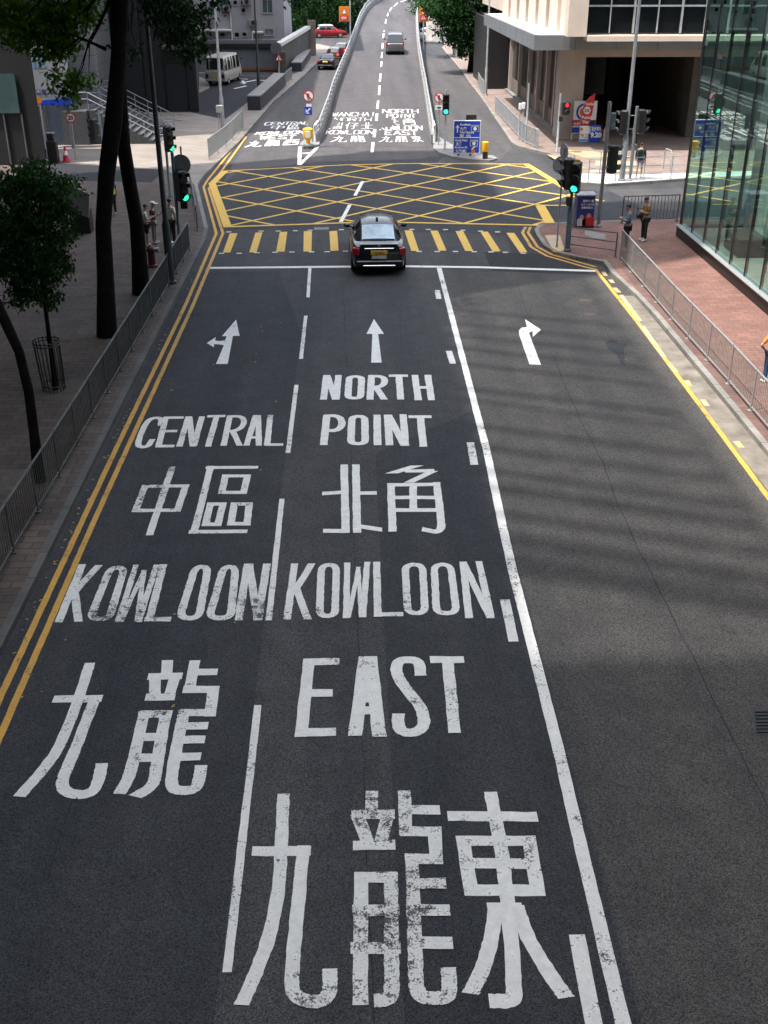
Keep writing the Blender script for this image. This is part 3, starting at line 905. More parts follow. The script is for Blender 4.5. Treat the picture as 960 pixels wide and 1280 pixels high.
struct(MB().sheet([(p.x, p.y, 0) for p in (P(731, 287.5, PH), P(757, 293, PH), P(757, 299, PH), P(744, 298, PH), P(731, 294, PH))], PH + 0.005).build('pavement_strip', 'concrete'))

fk = xy((857, 226.5), (757, 233.5), (722, 231), (717, 222), (708, 212), (697, 199), (686, 194.5), (675, 192), (647, 185), (639, 180), (600, 122), (593, 113), (586, 104), (578.5, 92), (572, 84), (559, 69), (552, 60))
fk = [(60, 53.2)] + fk
_, fki = kerb(fk, w=0.16, side=-1)
struct(MB().prism([(p.x, p.y) for p in fki] + [(12, 148), (60, 148), (60, 53.5)], -0.02, PH).build('pavement', 'brick_plaza'), 'pinkish brick forecourt of the fuel station')
struct(MB().sheet(xy((722, 230.5), (757, 232.6), (860, 226), (960, 222), (960, 216), (850, 219.5), (760, 221), (719, 220)), PH + 0.004).build('pavement_strip', 'concrete_white'), 'white concrete strip at the kerb of the forecourt')
for q in ([(683, 195.5), (716, 204), (731, 213), (700, 207)], [(735, 216), (800, 214.5), (800, 217), (735, 219)], [(700, 190), (740, 192), (790, 199), (730, 200)], [(744, 203), (800, 205), (800, 210), (744, 210)]):
    struct(MB().sheet(xy(*q), PH + 0.006).build('tactile_paving', 'yellow_faded'))

# kerbed noses at the foot of the flyover
def island(px, label):
    poly = xy(*px)
    struct(MB().prism(poly, -0.01, PH).build('traffic_island', 'concrete'), label)
island([(374, 183), (384, 186.5), (399, 183.5), (400, 178), (404, 165), (397, 163), (385, 172)], 'small kerbed island under the yellow beacon')
island([(541, 187), (548, 193), (566, 198.5), (592, 202), (612, 203), (622, 200.5), (616, 197), (598, 195), (580, 192), (560, 180), (546, 172)], 'kerbed island under the blue direction sign')

# ------------------------------------------------------------------ flyover ramp
Lz = [(146, 735), (150, 720), (172, 690), (215, 560), (243, 460), (272, 380), (303, 300), (326, 235), (347, 170), (368, 110), (395, 60), (425, 28), (470, 0)]
Rz = [(722, 735), (716, 720), (708, 690), (690, 560), (676, 460), (663, 380), (651, 300), (644, 235), (640, 170), (638, 110), (642, 60), (648, 28), (660, 0)]
toG = lambda q: G(360 + q[0] / 4, q[1] / 4)
LE = [toG(q) for q in Lz]
RE = [toG(q) for q in Rz]
# carry the deck on beyond the top of the picture, bending right
d = (LE[-1] - LE[-2]); d2 = (RE[-1] - RE[-2])
for i in range(5):
    a = RE[-1].copy(); b = LE[-1].copy()
    dirv = Vector((0.55 + 0.1 * i, 1, 0)).normalized()
    LE.append(b + dirv * 18 + Vector((0, 0, 0.8))); RE.append(a + dirv * 16 + Vector((0, 0, 0.8)))
fly = thing('flyover', 'grey two-lane flyover ramp rising and bending right, with white lettering at its foot', 'flyover', (LE[0] + RE[0]) / 2)
mb = MB()
for i in range(len(LE) - 1):
    a, b, c, e = LE[i], RE[i], RE[i + 1], LE[i + 1]
    up = Vector((0, 0, 0.006))
    mb.quad(a + up, b + up, c + up, e + up)
deck = mb.build('deck', 'deck', fly, smooth=True)
def side_vec(E, i):
    t = (E[min(i + 1, len(E) - 1)] - E[max(i - 1, 0)]); t.z = 0; t.normalize()
    return Vector((-t.y, t.x, 0))
def parapet(E, s):
    wall, rail, outer = MB(), MB(), MB()
    n0 = 1
    ins, out = [], []
    for i in range(n0, len(E)):
        nv = side_vec(E, i) * s
        ins.append(E[i].copy()); out.append(E[i] + nv * 0.34)
    for i in range(len(ins) - 1):
        a, b, c, e = ins[i], ins[i + 1], out[i + 1], out[i]
        h = Vector((0, 0, 0.5))
        bot = lambda p: Vector((p.x, p.y, -0.05 if p.y < 150 else p.z - 1.4))
        mb2 = wall
        q = [(a - Vector((0, 0, .02)), b - Vector((0, 0, .02)), b + h, a + h), (a + h, b + h, c + h, e + h), (e + h, c + h, bot(c), bot(e))]
        for f in q:
            wall.quad(*(f if s < 0 else f[::-1]))
    wall.quad(ins[0], ins[0] + Vector((0, 0, .5)), out[0] + Vector((0, 0, .5)), out[0])
    for hgt, r in ((0.72, 0.05), (0.98, 0.065)):
        rail.tube([(a + b) / 2 + Vector((0, 0, hgt)) for a, b in zip(ins, out)], r, 8)
    w = wall.build('parapet', 'concrete', fly)
    acc = 0.0
    for i in range(len(ins) - 1):
        a = (ins[i] + out[i]) / 2; b = (ins[i + 1] + out[i + 1]) / 2
        L = (b - a).length
        while acc < L:
            p = a + (b - a) * (acc / L)
            MB().box((p.x, p.y, p.z + 0.74), (0.1, 0.09, 0.5)).build('baluster', 'silver_paint', w)
            acc += 2.4
        acc -= L
    rail.build('handrail', 'silver_paint', w, smooth=True)
parapet(LE, 1)
parapet(RE, -1)
# white end frames of the railings
for E, s in ((LE, 1), (RE, -1)):
    nv = side_vec(E, 1) * s
    p = E[1] + nv * 0.17
    e = MB()
    t = (E[2] - E[1]).normalized()
    e.tube([p + Vector((0, 0, .05)), p + Vector((0, 0, 1.0)), p + t * 1.6 + Vector((0, 0, 1.02))], 0.07, 8)
    e.tube([p + Vector((0, 0, .5)), p + t * 1.6 + Vector((0, 0, .72))], 0.06, 8)
    e.build('railing_end', 'white_plain', fly)
def on_deck(mbname, a, b, w, mat, z=0.014, name='lane_dash'):
    m = MB(); stroke(m, [a, b], w, 0, surf=lambda p: ramp_h(p.y) + z, square=False)
    m.build(name, mat, deck)
for a, b in (((452, 498), (446, 545)), ((458, 428), (455, 475)), ((463, 368), (459, 408)), ((468, 308), (464, 347)), ((471, 258), (468, 290)), ((474, 213), (472, 244)), ((478, 168), (475, 197)), ((484, 130), (480, 157)), ((491, 98), (487, 118)), ((501, 66), (495, 86)), ((519, 38), (507, 57)), ((548, 14), (530, 32)), ((590, 0), (562, 10))):
    on_deck('', toG(a), toG(b), 0.15, 'white_fresh')
dz = lambda u, v: (380 + u / 5.333, 120 + v / 5.333)
for a, b in (((487, 118), (480, 185)), ((474, 215), (468, 275))):
    on_deck('', G(*dz(*a)), G(*dz(*b)), 0.16, 'white_fresh')
for yv in (443, 290, 166):
    a, b = toG((300 if yv == 290 else (250 if yv == 443 else 352), yv)), toG((660 if yv == 290 else (672 if yv == 443 else 638), yv + 2))
    on_deck('', a, b, 0.2, 'asphalt_black', 0.010, 'expansion_joint')
for lab, txt, q, w, nm in (('words WAN CHAI painted on the flyover foot', 'WANCHAI', ((195, 112), (480, 110), (474, 136), (186, 137)), 0.17, 'road_word'), ('word NORTH painted under WAN CHAI', 'NORTH', ((206, 147), (450, 147), (445, 168), (200, 169)), 0.17, 'road_word'), ('three characters painted under the left word NORTH', '灣仔北', ((185, 180), (466, 180), (462, 222), (165, 222)), 0.17, 'road_character'),
                           ('word KOWLOON painted on the left lane of the flyover foot', 'KOWLOON', ((156, 230), (464, 230), (460, 256), (146, 256)), 0.18, 'road_word'), ('two characters painted under KOWLOON on the flyover foot', '九龍', ((190, 268), (410, 266), (408, 308), (176, 308)), 0.22, 'road_character'),
                           ('word NORTH painted on the right lane of the flyover foot', 'NORTH', ((528, 90), (758, 90), (760, 115), (524, 115)), 0.26, 'road_word'), ('word POINT painted on the right lane of the flyover foot', 'POINT', ((556, 122), (744, 122), (746, 145), (552, 145)), 0.24, 'road_word'), ('north corner characters painted on the flyover foot', '北角', ((560, 152), (735, 152), (742, 193), (556, 193)), 0.22, 'road_character'),
                           ('word KOWLOON painted on the right lane of the flyover foot', 'KOWLOON', ((510, 200), (784, 200), (788, 228), (508, 228)), 0.22, 'road_word'), ('word EAST painted on the flyover foot', 'EAST', ((545, 234), (755, 234), (758, 260), (543, 260)), 0.26, 'road_word'), ('three characters painted across the right of the flyover foot', '九龍東', ((512, 268), (790, 268), (796, 308), (500, 308)), 0.17, 'road_character')):
    small_word(lab, txt, *[dz(*p) for p in q], w * 0.42, G, deck, gap=0.26, name=nm)
# round pier of the far bend, seen beside the tree
b = P(545, 54)
pier = thing('flyover_pier', 'round pale concrete pier behind the right-hand tree', 'pier', (b.x, b.y, 0))
MB().lathe(b, [(1.25, 0), (1.25, 6.5), (1.9, 8.0), (1.9, 8.6)], 20).build('column', 'concrete_white', pier, smooth=True)
MB().lathe(b, [(1.7, 0), (1.7, 0.25), (1.55, 0.35)], 20).build('base', 'concrete_dark', pier, smooth=True)
# ------------------------------------------------------------------ buildings
def window_grid(parent, x0, x1, z0, z1, y, nx, nz, face, mat='dark_glass', fr='concrete_dark'):
    pass

def block(name, label, x0, x1, y0, y1, h, mat, sides=('+X',), floor_h=3.4, bay=3.2, cat='building'):
    t = thing(name, label, cat, ((x0 + x1) / 2, (y0 + y1) / 2, 0))
    MB().box(((x0 + x1) / 2, (y0 + y1) / 2, h / 2), (x1 - x0, y1 - y0, h)).build('wall', mat, t)
    MB().box(((x0 + x1) / 2, (y0 + y1) / 2, h + 0.4), (x1 - x0 + 0.5, y1 - y0 + 0.5, 0.8)).build('roof', 'concrete', t)
    w = MB()
    nz = int((h - 4) / floor_h)
    ny = int((y1 - y0) / bay)
    for s in sides:
        for k in range(nz):
            z = 5.2 + k * floor_h
            if s in ('+X', '-X'):
                xx = x1 + 0.03 if s == '+X' else x0 - 0.03
                w.box((xx, (y0 + y1) / 2, z), (0.06, y1 - y0 - 1.2, 1.7))
            else:
                yy = y1 + 0.03 if s == '+Y' else y0 - 0.03
                w.box(((x0 + x1) / 2, yy, z), (x1 - x0 - 1.2, 0.06, 1.7))
    w.build('window_band', 'dark_glass', t)
    return t

tw1 = block('shadow_tower', 'unseen pale tower beside the footbridge, its glass crown added for sun streaks', -40, -14, 3.3, 25.5, 44.2, 'concrete')  # unseen left towers, sized for the shade they throw on the road
block('shadow_tower', 'unseen pale tower left of the footbridge, shaped to shade the near road', -40, -14, -70, 3, 60, 'concrete')
glazing('streak_glass', (0.68, 0.69, 0.70), 0.8)
MB().box((-14.1, 14.4, 52.7), (0.06, 22, 15.4)).build('streak_glass', 'streak_glass', tw1)  # unseen screen added so filtered sun falls in streaks on the right lane
yv = -16.0
rr_ = random.Random(3)
while yv < 32:
    wv = rr_.uniform(0.13, 0.32)
    wv *= 1 + 2.6 * max(0, (13 - yv) / 5) if yv > 7 else 1
    q = [(-14.3, yv, 45.4), (-14.3, yv + wv, 45.4), (-14.3, yv + wv - 4.6, 60.4), (-14.3, yv - 4.6, 60.4)]
    if 7.9 < yv < 25:
        MB().add([(x, min(y, 25.4), z) for x, y, z in q] + [(x - .25, min(y, 25.4), z) for x, y, z in q], [(0, 1, 2, 3), (7, 6, 5, 4), (0, 4, 5, 1), (1, 5, 6, 2), (2, 6, 7, 3), (3, 7, 4, 0)]).build('streak_slat', 'galv', tw1)  # slanted slats added to break that sunlight into bands
    yv += wv + rr_.uniform(0.55, 1.7) * min(1.0, max(0.16, (yv - 5) / 9))
block('shadow_tower', 'unseen tower added behind the footbridge to block sky light', -13, 12, -60, -34, 70, 'concrete_dark')  # unseen, added to cut sky light on the near road
# the footbridge the photograph was taken from
fb = thing('footbridge', 'concrete footbridge across the road behind the viewpoint, under an unseen roof added for shade', 'footbridge', (2, -3, 0))
MB().box((2, -2.9, 7.6), (44, 4.6, 0.9)).build('deck', 'concrete', fb)
MB().box((2, -2.9, 11.6), (44, 5.2, 0.25)).build('roof', 'concrete', fb)  # unseen roof, added to keep sky light off the near road
for yy in (-0.62, -5.1):
    MB().box((2, yy, 8.55), (44, 0.12, 1.0)).build('parapet', 'concrete', fb)
for xx in (-18, -7.2, 10.6, 22):
    MB().box((xx, -2.9, 3.6), (0.9, 1.2, 7.2)).build('pier', 'concrete', fb)
    MB().box((xx, -5.2, 10), (0.14, 0.14, 3.1)).build('roof_post', 'galv', fb)
block('shadow_tower', 'taller grey unseen tower beyond the first on the left, shaped for its shade', -40, -14, 25.52, 33, 86, 'concrete_dark')  # unseen, made taller to keep the right corner in shade
block('shadow_tower', 'slab tower added for shade behind the stone building and the stairs', -46, -24, 60.5, 117, 56, 'concrete_dark')  # added to put the driveway and pale building in shade
block('shadow_tower', 'lower unseen tower with bands of windows at the left corner, shaped for its shade', -22, -16.5, 33.3, 51.0, 62, 'concrete')  # unseen, kept shallow so sun reaches the left forecourt

# dark glass shopfront at the far left corner of the lane
bs = thing('shop_building', 'black glazed shop building behind the round-crowned tree', 'building', (-19, 57, 0))
xa, xb = at(-60, 150, 57).x, at(47, 150, 57).x
zt = at(20, 72, 57).z
MB().prism([(xa, 57.4), (xb, 57.4), (at(49, 150, 61).x, 61), (xa, 61)], 0, 9.2).build('wall', 'black_plain', bs)
MB().box(((xa + xb) / 2 - 0.3, 57.3, at(10, 118, 57).z), (xb - xa - 1.2, 0.1, at(10, 93, 57).z - at(10, 142, 57).z)).build('window', 'green_glass', bs)
m = MB()
for k in range(4):
    m.box((xa + 0.7 + k * (xb - xa - 1.2) / 3.4, 57.32, 1.4), (0.06, 0.08, 2.4))
m.build('door_frame', 'galv_dark', bs)

# stone building with a round column, landing and stairs
YS = 66.5
gx = lambda px: at(px, 150, YS).x
gz = lambda px, py, Y=YS: at(px, py, Y).z
sb = thing('stone_building', 'grey stone-clad building with a round column beside an outdoor stair', 'building', (gx(110), YS, 0))
bricks('stone_clad', (0.105, 0.11, 0.12), (0.095, 0.10, 0.11), (0.035, 0.035, 0.04), 1.3, 0.9, rough=0.6, vert=True, dirt=0.15, size=0.02)
pm('navy_wall', (0.035, 0.05, 0.075), 0.6)
MB().box((gx(70) - 6, YS + 6.2, 12), (gx(138) - gx(70) + 12, 8, 24)).build('wall', 'stone_clad', sb)
MB().lathe((gx(102), YS + 1.6, 0), [(0.95, 1.9), (0.95, 24)], 28).build('column', 'stone_clad', sb, smooth=True)
land_z = gz(116, 138, 64.2)
pm('stair_wall', (0.06, 0.06, 0.065), 0.85, var=0.2)
MB().box(((gx(92) + gx(122)) / 2, 66.0, land_z / 2), (gx(122) - gx(92), 4.4, land_z)).build('landing', 'stair_wall', sb)
MB().box((gx(83.5), 64.3, 2.1), (gx(92) - gx(75), 1.0, 4.2)).build('side_wall', 'navy_wall', sb)
sh = MB()
for k in range(22):
    sh.box((gx(65), 64.55, 0.2 + k * 0.17), (gx(75) - gx(55), 0.06, 0.11))
sh.box((gx(65), 64.7, 2.0), (gx(75) - gx(55), 0.1, 4.0))
sh.build('shutter', 'concrete', sb)
# sign board over the shutter
YB = 62.5
pm('pale_board', (0.25, 0.26, 0.29), 0.6, var=0.06)
brd = thing('sign_board', 'large white sign board with blue characters and blue foot above the shutter', 'sign', (at(52, 100, YB).x, YB, 0))
q = [at(17, 60, YB), at(82, 57, YB), at(86, 125, YB), at(42, 128, YB)]
bm_ = MB()
bm_.add(q + [p + Vector((0, 0.25, 0)) for p in q], [(3, 2, 1, 0), (4, 5, 6, 7), (0, 1, 5, 4), (1, 2, 6, 5), (2, 3, 7, 6), (3, 0, 4, 7)])
bm_.build('board', 'pale_board', brd)
m = MB()
q = [at(46, 126, YB - .02), at(87.5, 122, YB - .02), at(88, 131, YB - .02), at(52, 131.5, YB - .02)]
m.add(q + [p + Vector((0, 0.3, 0)) for p in q], [(3, 2, 1, 0), (4, 5, 6, 7), (0, 1, 5, 4), (1, 2, 6, 5), (2, 3, 7, 6), (3, 0, 4, 7)])
m.build('blue_strip', 'blue_plain', brd)
p = at(45, 118, YB - 0.03)
lettering('lettering', '正常入口', 0.30, p, 'navy_plain', brd, bold=0.008)
p = at(38, 82, YB - 0.03)
lettering('lettering', '正', 0.9, p, 'sky_blue', brd)
m = MB()
m.disc(at(48.5, 125.5, YB - 0.2), 0.17, (0, 1, 0)); m.build('round_badge', 'orange_plain', brd)
m = MB()
for px in (50, 84):
    p = at(px, 129, YB)
    m.box((p.x, YB + 0.15, p.z / 2), (0.16, 0.16, p.z))
m.build('post', 'galv_dark', brd)
gp = thing('gate_post', 'pale square gate post beside the striped shutter', 'post', P(53, 197, PH))
z2 = at(52, 134, 59.5).z
pb = at(54, 190, 59.5)
gp.location = (pb.x, 59.5, PH)
MB().box((pb.x, 59.5, z2 / 2 + 0.35), (0.36, 0.36, z2 - 0.5)).build('shaft', 'concrete', gp)
MB().box((pb.x, 59.5, PH + 0.25), (0.44, 0.44, 0.5)).build('base', 'concrete_dark', gp)

# outdoor stairs: rise to the left, treads run away from the camera
st = thing('stairs', 'concrete stairs with tube handrails rising left behind the tree trunks', 'stairs', (gx(160), 66, 0))
xL, xR = gx(124), P(197, 180).x + 0.2
n = 12
m = MB()
for k in range(n):
    x1 = xR - (xR - xL) * k / n
    x0 = xR - (xR - xL) * (k + 1) / n
    z = land_z * (k + 1) / n
    m.box(((x0 + x1) / 2, 67.2, z / 2), ((x1 - x0), 6.2, z))
m.build('steps', pm('stair_dark', (0.045, 0.046, 0.05), 0.85, var=0.3), st)
m = MB()
for k in range(n):
    x1 = xR - (xR - xL) * k / n
    z = land_z * (k + 1) / n
    m.box((x1 - 0.03, 67.2, z + 0.004), (0.07, 6.18, 0.012))
m.build('step_nosing', 'concrete_dark', st)
m = MB()
a, b = Vector((xR, 64, 0)), Vector((xL, 64, land_z))
for yy in (64.2, 67.2, 70.2):
    for hh in (0.6, 0.95):
        m = MB(); m.tube([(xR + 0.5, yy, hh), (xR, yy, hh), (xL, yy, land_z + hh), (xL - 1.2, yy, land_z + hh)], 0.03, 6); m.build('handrail', 'pole_grey', st, smooth=True)
    m = MB()
    for k in range(6):
        t = k / 5
        x = xR + (xL - xR) * t; z = land_z * t
        m.tube([(x, yy, z), (x, yy, z + 0.95)], 0.025, 6)
    m.build('baluster', 'pole_grey', st, smooth=True)

# dark panelled building behind the driveway
YD = 78
dx = lambda px: at(px, 100, YD).x
db = thing('panelled_building', 'dark building with tall black wall panels beside the minibus', 'building', (dx(210), YD, 0))
pm('dark_panel', (0.013, 0.014, 0.017), 0.9, var=0.25, scale=0.8)
MB().prism([(dx(130), YD), (dx(246), YD), (at(249, 100, YD + 22).x, YD + 22), (dx(130) - 4, YD + 22)], 0, 18).build('wall', 'black_plain', db)
m = MB()
for a, b in ((152, 180), (182, 205), (208, 233), (235, 244)):
    m.box(((dx(a) + dx(b)) / 2, YD - 0.06, 6 if a != 208 else 1.6), (dx(b) - dx(a), 0.2, 12 if a != 208 else 3.2))
m.build('wall_panel', 'dark_panel', db)
MB().box(((dx(208) + dx(246)) / 2, YD - 0.3, 4.2), (dx(246) - dx(208), 0.9, 0.25)).build('canopy', 'galv_dark', db)

# pale building behind the grey boundary wall
YW, YP = 105.3, 113
wx = lambda px: at(px, 80, YW).x
bw = thing('boundary_wall', 'grey-blue boundary wall with dark ledge behind the minibus', 'wall', (wx(300), YW, 0))
wt = at(300, 50, YW).z
MB().box(((wx(228) + wx(352)) / 2, YW + 0.2, wt / 2), (wx(352) - wx(228), 0.4, wt)).build('panel', pm('wall_grey', (0.14, 0.15, 0.17), 0.7, var=0.12, scale=1.2), bw)
z1 = at(300, 57, YW).z
MB().box(((wx(228) + wx(352)) / 2, YW - 0.12, z1), (wx(352) - wx(228), 0.24, 0.32)).build('ledge', 'black_plain', bw)
MB().box(((wx(262) + wx(352)) / 2, YW - 0.06, PH + 0.25), (wx(352) - wx(262), 0.1, 0.22)).build('base_band', pm('rust_band', (0.22, 0.09, 0.03), 0.8), bw)
m = MB()
for k in range(9):
    m.box((wx(268 + k * 10.5), YW - 0.02, wt * 0.42), (0.05, 0.05, wt * 0.75))
m.build('joint_cover', 'wall_grey', bw)
qx = lambda px: at(px, 20, YP).x
qz = lambda py: at(300, py, YP).z
pb_ = thing('pale_building', 'pale grey apartment building with small square windows above the boundary wall', 'building', (qx(300), YP, 0))
MB().box(((qx(240) + qx(355)) / 2, YP + 7, 11), (qx(355) - qx(240), 14, 22)).build('wall', pm('pale_wall', (0.28, 0.28, 0.30), 0.8, var=0.08, scale=0.5), pb_)
def win(x0, y0, x1, y1, mat='dark_glass', sill=True):
    a, b = at(240 + x0 / 8, y1 / 8, YP), at(240 + x1 / 8, y0 / 8, YP)
    w = b.x - a.x; h = b.z - a.z
    fr = MB()
    for dxx in (-w / 2 - .04, w / 2 + .04):
        fr.box(((a.x + b.x) / 2 + dxx, YP - 0.05, (a.z + b.z) / 2), (0.09, 0.14, h + 0.18))
    for dzz in (-h / 2 - .04, h / 2 + .04):
        fr.box(((a.x + b.x) / 2, YP - 0.05, (a.z + b.z) / 2 + dzz), (w + 0.02, 0.12, 0.09))
    if w > 0.7:
        fr.box(((a.x + b.x) / 2, YP - 0.04, (a.z + b.z) / 2), (0.06, 0.06, h))
    f = fr.build('window', 'pale_wall', pb_)
    MB().box(((a.x + b.x) / 2, YP - 0.015, (a.z + b.z) / 2), (w, 0.03, h)).build('pane', mat, f)
for w in ((105, 15, 145, 65), (105, 90, 150, 145), (415, 5, 450, 45), (490, 5, 525, 45), (495, 82, 532, 122), (430, 325, 470, 370), (505, 325, 545, 360)):
    win(*w)
for w in ((180, 10, 232, 150), (295, 0, 365, 130), (710, 0, 800, 125)):
    win(*w, mat='green_glass')
win(280, 330, 330, 360); win(730, 290, 810, 350, mat='wall_grey')
m = MB()
a, b = at(240 + 110 / 8, 297 / 8, YP), at(240 + 400 / 8, 290 / 8, YP)
m.box(((a.x + b.x) / 2, YP - 0.6, a.z), (b.x - a.x, 1.2, 0.14)); m.build('canopy', 'concrete_white', pb_)
m = MB()
a, b = at(240 + 610 / 8, 318 / 8, YP), at(240 + 715 / 8, 318 / 8, YP)
m.box(((a.x + b.x) / 2, YP - 0.5, a.z), (b.x - a.x, 1.0, 0.14)); m.box((a.x, YP - 0.9, a.z - 0.6), (0.1, 0.1, 1.2)); m.build('porch', 'concrete_white', pb_)
m = MB()
p0, p1 = at(287, 0, YP), at(291, 48, YP)
m.tube([(p0.x, YP - 0.12, 22), (p0.x, YP - 0.12, at(288, 33, YP).z), (p1.x, YP - 0.12, p1.z - 1.5)], 0.06, 8)
m.build('drain_pipe', 'concrete_white', pb_, smooth=True)
for ax_, ay_ in ((284, 10), (317, 28), (309, 2), (262, 25)):
    p_ = at(ax_, ay_, YP)
    ac = MB().box((p_.x, YP - 0.3, p_.z), (0.8, 0.5, 0.55), bev=0.03).build('air_conditioner', 'concrete', pb_)
    MB().disc((p_.x, YP - 0.56, p_.z), 0.2, (0, 1, 0), 16, 0.01).build('fan_grille', 'black_metal', ac)
# wall running away along the slip road
w1 = thing('retaining_wall', 'dark boarded wall with a pale cap running beside the slip road', 'wall', P(370, 85))
a, b = P(352, 95), P(388, 71)
at1, bt1 = Vector((a.x, a.y, at(353, 58, a.y).z)), Vector((b.x, b.y, at(383, 36, b.y).z))
nv = Vector((-(b - a).y, (b - a).x, 0)).normalized() * 0.35
m = MB(); m.add([a, b, b + nv, a + nv, at1, bt1, bt1 + nv, at1 + nv], [(0, 1, 5, 4), (1, 2, 6, 5), (2, 3, 7, 6), (3, 0, 4, 7), (4, 5, 6, 7)])
bricks('board_wall', (0.085, 0.078, 0.072), (0.07, 0.065, 0.06), (0.03, 0.03, 0.03), 0.4, 6, vert=True, dirt=0.3)
m.build('wall_face', 'board_wall', w1)
m = MB(); up = Vector((0, 0, .28)); o = nv * 0.35
m.add([at1 - o, bt1 - o, bt1 + nv + o, at1 + nv + o, at1 - o + up, bt1 - o + up, bt1 + nv + o + up, at1 + nv + o + up], [(0, 1, 5, 4), (1, 2, 6, 5), (2, 3, 7, 6), (3, 0, 4, 7), (4, 5, 6, 7), (3, 2, 1, 0)])
m.build('cap', 'concrete_white', w1)
MB().box((b.x + 0.2, b.y + 0.3, bt1.z / 2 + 0.4), (0.8, 0.7, bt1.z + 0.8)).build('end_pillar', pm('stone_brown', (0.22, 0.18, 0.15), 0.85, var=0.3, scale=2), w1)
MB().box((a.x + 0.1, a.y - 0.2, 1.0), (0.7, 0.5, 2.0)).build('near_pillar', 'board_wall', w1)
def planter(pa, pb2, pt, label):
    a, b = P(*pa, PH), P(*pb2, PH)
    h = at(*pt, a.y).z - PH
    t = thing('planter_wall', label, 'planter', a)
    n2 = Vector((-(b - a).y, (b - a).x, 0)).normalized() * 0.9
    m = MB(); U = Vector((0, 0, h))
    m.add([a, b, b + n2, a + n2, a + U, b + U, b + n2 + U, a + n2 + U], [(0, 1, 5, 4), (1, 2, 6, 5), (2, 3, 7, 6), (3, 0, 4, 7)])
    m.build('side', pm('navy_tile', (0.03, 0.034, 0.045), 0.4), t)
    m = MB(); e = Vector((0, 0, 0.08)); a2, b2 = a + U, b + U; o = -n2 * 0.05
    m.add([a2 + o, b2 + o, b2 + n2, a2 + n2, a2 + o + e, b2 + o + e, b2 + n2 + e, a2 + n2 + e], [(0, 1, 5, 4), (1, 2, 6, 5), (2, 3, 7, 6), (3, 0, 4, 7), (4, 5, 6, 7), (3, 2, 1, 0)])
    m.build('top', 'concrete', t)
planter((326, 138), (357, 107), (325, 121), 'navy tiled planter wall with pale top beside the slip road')
planter((377, 89.5), (388.5, 72), (377, 79), 'far navy planter wall in front of the boarded wall')

# ------------------------------------------------------------------ fuel station building on the right
fs = thing('station_building', 'beige building with grey canopy fascia over a dark open forecourt', 'building', (14, 66, 0))
zc0 = at(667, 63, 61.5).z; zc1 = at(667, 44, 61.5).z
c0 = P(667, 63, zc0); c1 = P(604.6, 31, zc0)
pm('fascia_grey', (0.20, 0.215, 0.235), 0.45, 0.2, var=0.1, scale=0.7)
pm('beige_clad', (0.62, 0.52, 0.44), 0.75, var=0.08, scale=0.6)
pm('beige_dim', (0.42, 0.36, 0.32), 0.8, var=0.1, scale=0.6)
XR = 34
poly = [(c0.x, c0.y), (XR, c0.y + 0.2), (XR, 95), (c1.x, c1.y)]
m = MB()
def wallseg(mb, a, b, z0, z1, th=0.2):
    a = Vector(a); b = Vector(b); d = (b - a).normalized(); n = Vector((-d.y, d.x)) * th
    vs = [(p.x, p.y, z) for z in (z0, z1) for p in (a, b, b + n, a + n)]
    mb.add(vs, [(3, 2, 1, 0), (4, 5, 6, 7), (0, 1, 5, 4), (1, 2, 6, 5), (2, 3, 7, 6), (3, 0, 4, 7)])
npan = 11
A, B = Vector((c0.x, c0.y)), Vector((XR, c0.y + 0.2))
for k in range(npan):
    wallseg(m, A + (B - A) * (k / npan) + Vector((0.012, 0)), A + (B - A) * ((k + 1) / npan) - Vector((0.012, 0)), zc0, zc1)
m.build('fascia', 'fascia_grey', fs)
m = MB()
A2 = Vector((c1.x, c1.y)); B2 = Vector((c0.x, c0.y))
for k in range(10):
    dd = (B2 - A2) / 10
    wallseg(m, A2 + dd * k + dd * 0.01, A2 + dd * (k + 0.99), zc0, zc1)
m.build('fascia', 'fascia_grey', fs)
p = A2.lerp(B2, 0.36)
lt = lettering('sign_letters', 'SERVICE', 0.55, (p.x - 0.03, p.y, zc0 + 0.3), 'galv', fs, rz=math.atan2((B2 - A2).y, (B2 - A2).x), bold=0.01) if False else None
MB().prism([(c0.x + 0.05, c0.y + 0.05), (XR, c0.y + 0.25), (XR, 95), (c1.x + 0.05, c1.y)], zc1 - 0.12, zc1 - 0.02).build('canopy_roof', 'concrete_white', fs)
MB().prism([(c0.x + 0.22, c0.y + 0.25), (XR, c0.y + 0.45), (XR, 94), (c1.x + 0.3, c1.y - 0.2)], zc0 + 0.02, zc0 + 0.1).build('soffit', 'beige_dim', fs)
YF = 65.3
px_ = lambda p, Y=YF: at(p, 120, Y).x
zb = at(700, 71, YF).z
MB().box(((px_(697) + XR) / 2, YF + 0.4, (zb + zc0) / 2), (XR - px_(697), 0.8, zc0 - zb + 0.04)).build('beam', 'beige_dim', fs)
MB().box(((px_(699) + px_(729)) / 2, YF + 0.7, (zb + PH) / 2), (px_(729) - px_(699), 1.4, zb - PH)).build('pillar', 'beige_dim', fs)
# forecourt interior
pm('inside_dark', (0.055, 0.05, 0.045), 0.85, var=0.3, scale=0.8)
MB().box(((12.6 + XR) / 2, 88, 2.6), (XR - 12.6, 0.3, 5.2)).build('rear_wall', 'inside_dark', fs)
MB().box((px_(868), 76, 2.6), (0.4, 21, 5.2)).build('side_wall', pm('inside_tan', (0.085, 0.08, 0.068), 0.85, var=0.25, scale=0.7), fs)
m = MB()
for a, yy, w in ((765, 80, 1.0), (790, 84, 0.8), (822, 80, 1.1)):
    MB().box((at(a, 120, yy).x, yy, 2.5), (w, w, 4.9)).build('inner_column', 'inside_tan', fs)
